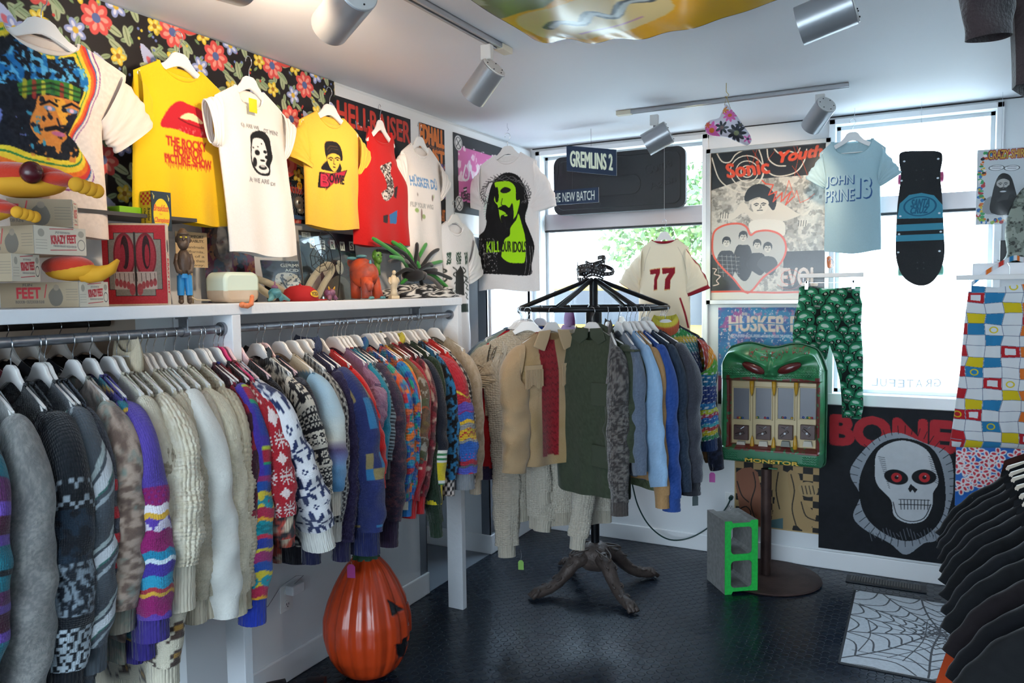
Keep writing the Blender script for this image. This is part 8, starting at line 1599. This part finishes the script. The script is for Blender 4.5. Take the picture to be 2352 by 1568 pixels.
P = np.stack([rr_*np.cos(u), rr_*np.sin(u)*.93, .042-.028*w_+0*u], -1); Fm = ((np.linspace(-1, 1, c.w)[None]**2+np.linspace(-1, 1, c.h)[:, None]**2) < 1.0); F = gridF(c.h, c.w).reshape(c.h-1, c.w-1, 4)[Fm[:-1, :-1] & Fm[1:, 1:]]; link('patch', npmesh('patch', P, F[:, ::-1], c.A.reshape(-1, 3)), vmat('paper'), g)
# beige plush legs
bg = mat('beige_plush', '9c947c', .95, sheen=.3, bump=('noise', 150, .4, .003))
for k, (pts, l) in enumerate((([(700, 682), (712, 650), (735, 618), (756, 608), (762, 622), (745, 650), (728, 684)], 'beige bent plush limb before the records'), ([(588, 640), (612, 648), (640, 662), (660, 678)], 'pair of long beige plush limbs right of the diffuser, upper one'), ([(588, 655), (605, 668), (630, 684)], 'lower long beige plush limb right of the diffuser'))):
    X = .15; P = [at(x, y, 0, X) for x, y in pts]; b = BM(); O = P[0].copy(); zmin = min(p.z for p in P)-.014; b.tube([Vector(q) for q in sp([tuple(p-O) for p in P], 5)], .0135, 12); g = b.done('plush_limb', bg, smooth=True); tag(g, l, 'toy'); g.location = O
# zebra cloth, tentacle hat, green head, statue
zb = CV((0, 0, 1, .5), 260, 'd6d2cc'); X_, Y_ = np.meshgrid(zb.X, zb.Y); nzv = vnoise(zb.h, zb.w, 4, 7, 5, 3); zb.A[(np.sin(X_*55+nzv*26+Y_*18) > .05)] = hx('17161a'); yy0, yy1 = at(878, 680, 0, .15).y, at(1036, 680, 0, .15).y; L_ = (yy1-yy0)/2
nn_, mm_ = 120, 80; th = np.linspace(0, 2*math.pi, nn_, endpoint=False)[None]; ph = np.linspace(.02, math.pi/2, mm_)[:, None]; bmp = 1+.10*np.sin(th*5+ph*4)+.06*np.sin(th*9-ph*7); P = np.stack([.095*np.cos(th)*np.sin(ph)*bmp, L_*np.sin(th)*np.sin(ph)*bmp, .062*np.cos(ph)*bmp+.002], -1)
Cz = zb.sample(np.mod(th*2/6.283+ph*.1, 1)*.98, np.clip(ph/1.6*.48, 0, .49)+0*th, (0, 0, 0)); g = link('zebra_cloth', gridmesh('zebra_cloth', P, Cz, wrap=True, flip=True), vmat('cotton')); tag(g, 'crumpled zebra striped cloth at the right end of the shelf', 'cloth'); g.location = (.165, (yy0+yy1)/2, SZ)
g = thing('tentacle_hat', 'black, green and grey plush tentacle hat lying on the zebra cloth', 'hat', (.17, at(950, 640, 0, .17).y, at(950, 640, 0, .17).z)); cl = [mat('green_plush', '2f8a30', .9, sheen=.3), mat('black_plush', '141316', .95, sheen=.2), mat('grey_plush', '55504e', .9, sheen=.3)]
b = BM(); b.ball((0, 0, .02), (.05, .07, .035), 12); b.done('hat_body', cl[1], g, smooth=True); r_ = random.Random(12); t = PX(0, .17); O = g.location; endp = [(848, 548), (878, 560), (905, 555), (960, 575), (1012, 572), (1018, 600), (1020, 640), (1015, 660), (1000, 680), (975, 675), (925, 560), (952, 560), (985, 560), (895, 600), (900, 640), (930, 650), (1008, 620), (940, 600), (965, 640), (990, 610), (880, 590), (870, 575)]
for k, (x, y) in enumerate(endp):
    (hy, hv), = t([(x, y)]); e = Vector((r_.uniform(-.02, .07), hy-O.y, -hv-O.z)); s = Vector((r_.uniform(-.02, .03), r_.uniform(-.04, .04), .03)); m_ = (s+e)/2+Vector((r_.uniform(0, .03), r_.uniform(-.015, .015), r_.uniform(.005, .03))); P = sp([tuple(s), tuple(m_), tuple(e)], 7); b = BM(); b.tube([Vector(q) for q in P], [.0095]*(len(P)-1)+[.007], 10); b.ball(tuple(P[-1]), .0075, 6); b.done('tentacle', cl[(0, 1, 0, 2, 1)[k % 5]], g, smooth=True)
g = thing('mannequin_head', 'small bright green head behind the orange dinosaur', 'figurine', (.15, at(866, 590, 0, .15).y, at(866, 612, 0, .15).z), -.3); gm = mat('lime_green_vinyl', '5a8a34', .4); b = BM(); b.ball((0, 0, .05), (.026, .022, .03), 14); b.ball((.012, 0, .03), (.016, .015, .018), 10); b.ball((.028, 0, .042), (.005, .004, .008), 6); b.ball((.023, 0, .026), (.005, .008, .003), 6); b.tube([(0, 0, .03), (0, 0, -.04)], .014, 12); [b.ball((0, s*.022, .044), (.006, .003, .008), 6) for s in (-1, 1)]; b.done('head', gm, g, smooth=True)
for s in (-1, 1): b = BM(); b.ball((.023, s*.009, .052), (.004, .006, .003), 6); b.done('eye', mat('dark_eye', '1d2a18', .3), g)
b = BM(); b.lathe([(.018, 0), (.018, .004)], 16); hz = at(866, 612, 0, .15).z-.04-SZ; q = thing('stand', 'clear stand under the small green head', 'stand', (.15, g.location.y, SZ)); b.tube([(0, 0, 0), (0, 0, max(hz, .01))], .006, 8); b.done('stand_column', mat('clear_grey', '8a9098', .2), q)
g = thing('statuette', 'cream round bellied standing statuette on a square base', 'statuette', (.25, at(905, 684, 0, .25).y, SZ), -.5); cm = mat('cream_resin', 'cdbb9c', .45, bump=('noise', 70, .3, .002)); b = BM(); b.box(-.018, .018, -.02, .02, 0, .014); b.done('base', cm, g, bevel=.002)
b = BM(); b.lathe([(.019, .013), (.015, .03), (.014, .05), (.017, .065), (.02, .078), (.016, .095), (.009, .105), (.006, .11)], 18, mod=lambda a, r, z: 1+.25*math.cos(a)*(.055 < z < .095)); b.ball((.006, 0, .118), (.010, .009, .011), 10); b.tube([(0, -.016, .095), (.004, -.024, .078), (.014, -.02, .066)], [.007, .006, .005], 8); b.tube([(0, .016, .095), (.002, .024, .08), (-.008, .022, .068)], [.007, .006, .005], 8); b.done('figure', cm, g, smooth=True)
# ---------------------------------------------------------------- trees and street beyond the glass, lettering on the glass
def tree(label, x, y, h, r, col, seed):
    g = thing('street_tree', label, 'tree', (x, y, -.1)); rg = np.random.default_rng(seed); b = BM(); b.tube([(0, 0, 0), (.05, 0, h*.4), (0, .05, h*.7)], [.14, .11, .06], 10); b.done('trunk', mat('bark', '5a4a3c', .9), g, smooth=True)
    n = 2600; d = rg.normal(size=(n, 3)); d /= np.linalg.norm(d, axis=1)[:, None]; P = d*(rg.random((n, 1))**.35)*[r, r, r*.8]+[0, 0, h]; a = rg.normal(size=(n, 3)); a /= np.linalg.norm(a, axis=1)[:, None]; b_ = np.cross(a, d); b_ /= np.linalg.norm(b_, axis=1)[:, None]; s = rg.uniform(.05, .11, (n, 1))
    V = np.stack([P-a*s, P-b_*s*.5, P+a*s, P+b_*s*.5], 1).reshape(-1, 3); F = np.arange(n*4).reshape(n, 4); C = np.repeat(np.array(hx(col))*rg.uniform(.7, 1.3, (n, 1)), 4, 0)
    o = link('foliage', npmesh('foliage', V, F, C, smooth=False), mat('leaves', vc=True, rough=.6), g)
tree('green street tree beyond the left window, behind the number 77 shirt', -1.7, 9.5, 2.9, 1.5, '5f7f4a', 1)
g = thing('parked_van', 'yellow van parked across the street, washed out by daylight', 'van', (-1.2, 7.5, -.1)); b = BM(); P = [(-2.2, .35), (2.1, .35), (2.2, .9), (1.7, 1.15), (1.2, 1.8), (-2.1, 1.85), (-2.25, 1.0)]; b.prism(P, -.85, .85, rot('X', 90)); b.done('van_body', mat('yellow_paint', 'c99a2a', .4), g, bevel=.08)
for x in (-1.4, 1.35): b = BM(); b.lathe([(.2, -.1), (.34, -.09), (.34, .09), (.2, .1)], 24, T(x, -.82, .34) @ rot('X', 90)); b.done('wheel', mat('black_rubber', '0e0e10'), g)
b = BM(); b.prism([(.3, 1.2), (1.5, 1.2), (1.15, 1.7), (.3, 1.72)], .85, .87, rot('X', 90)); b.prism([(-1.9, 1.2), (.1, 1.2), (.1, 1.72), (-1.9, 1.74)], .85, .87, rot('X', 90)); b.done('windows', mat('dark_glass', '2a3038', .1), g)
a0, a1 = at(1975, 888, 1, .075), at(2150, 868, 1, .075); g = thing('window_lettering', 'thin mirrored lettering along the bottom of the right window', 'lettering', ((a0.x+a1.x)/2, .076, a0.z+.01)); gl_ = mat('pale_lettering', 'b9c0c8', .4)
for k, ch in enumerate('GRATEFUL D'):
    if ch != ' ': text3d('letter', ch, -.034, .045, .001, gl_, g, T(.20-k*.045, 0, .03-.012*math.cos((k-4.5)*.35)) @ rot('X', 90))
bpy.context.view_layer.update()
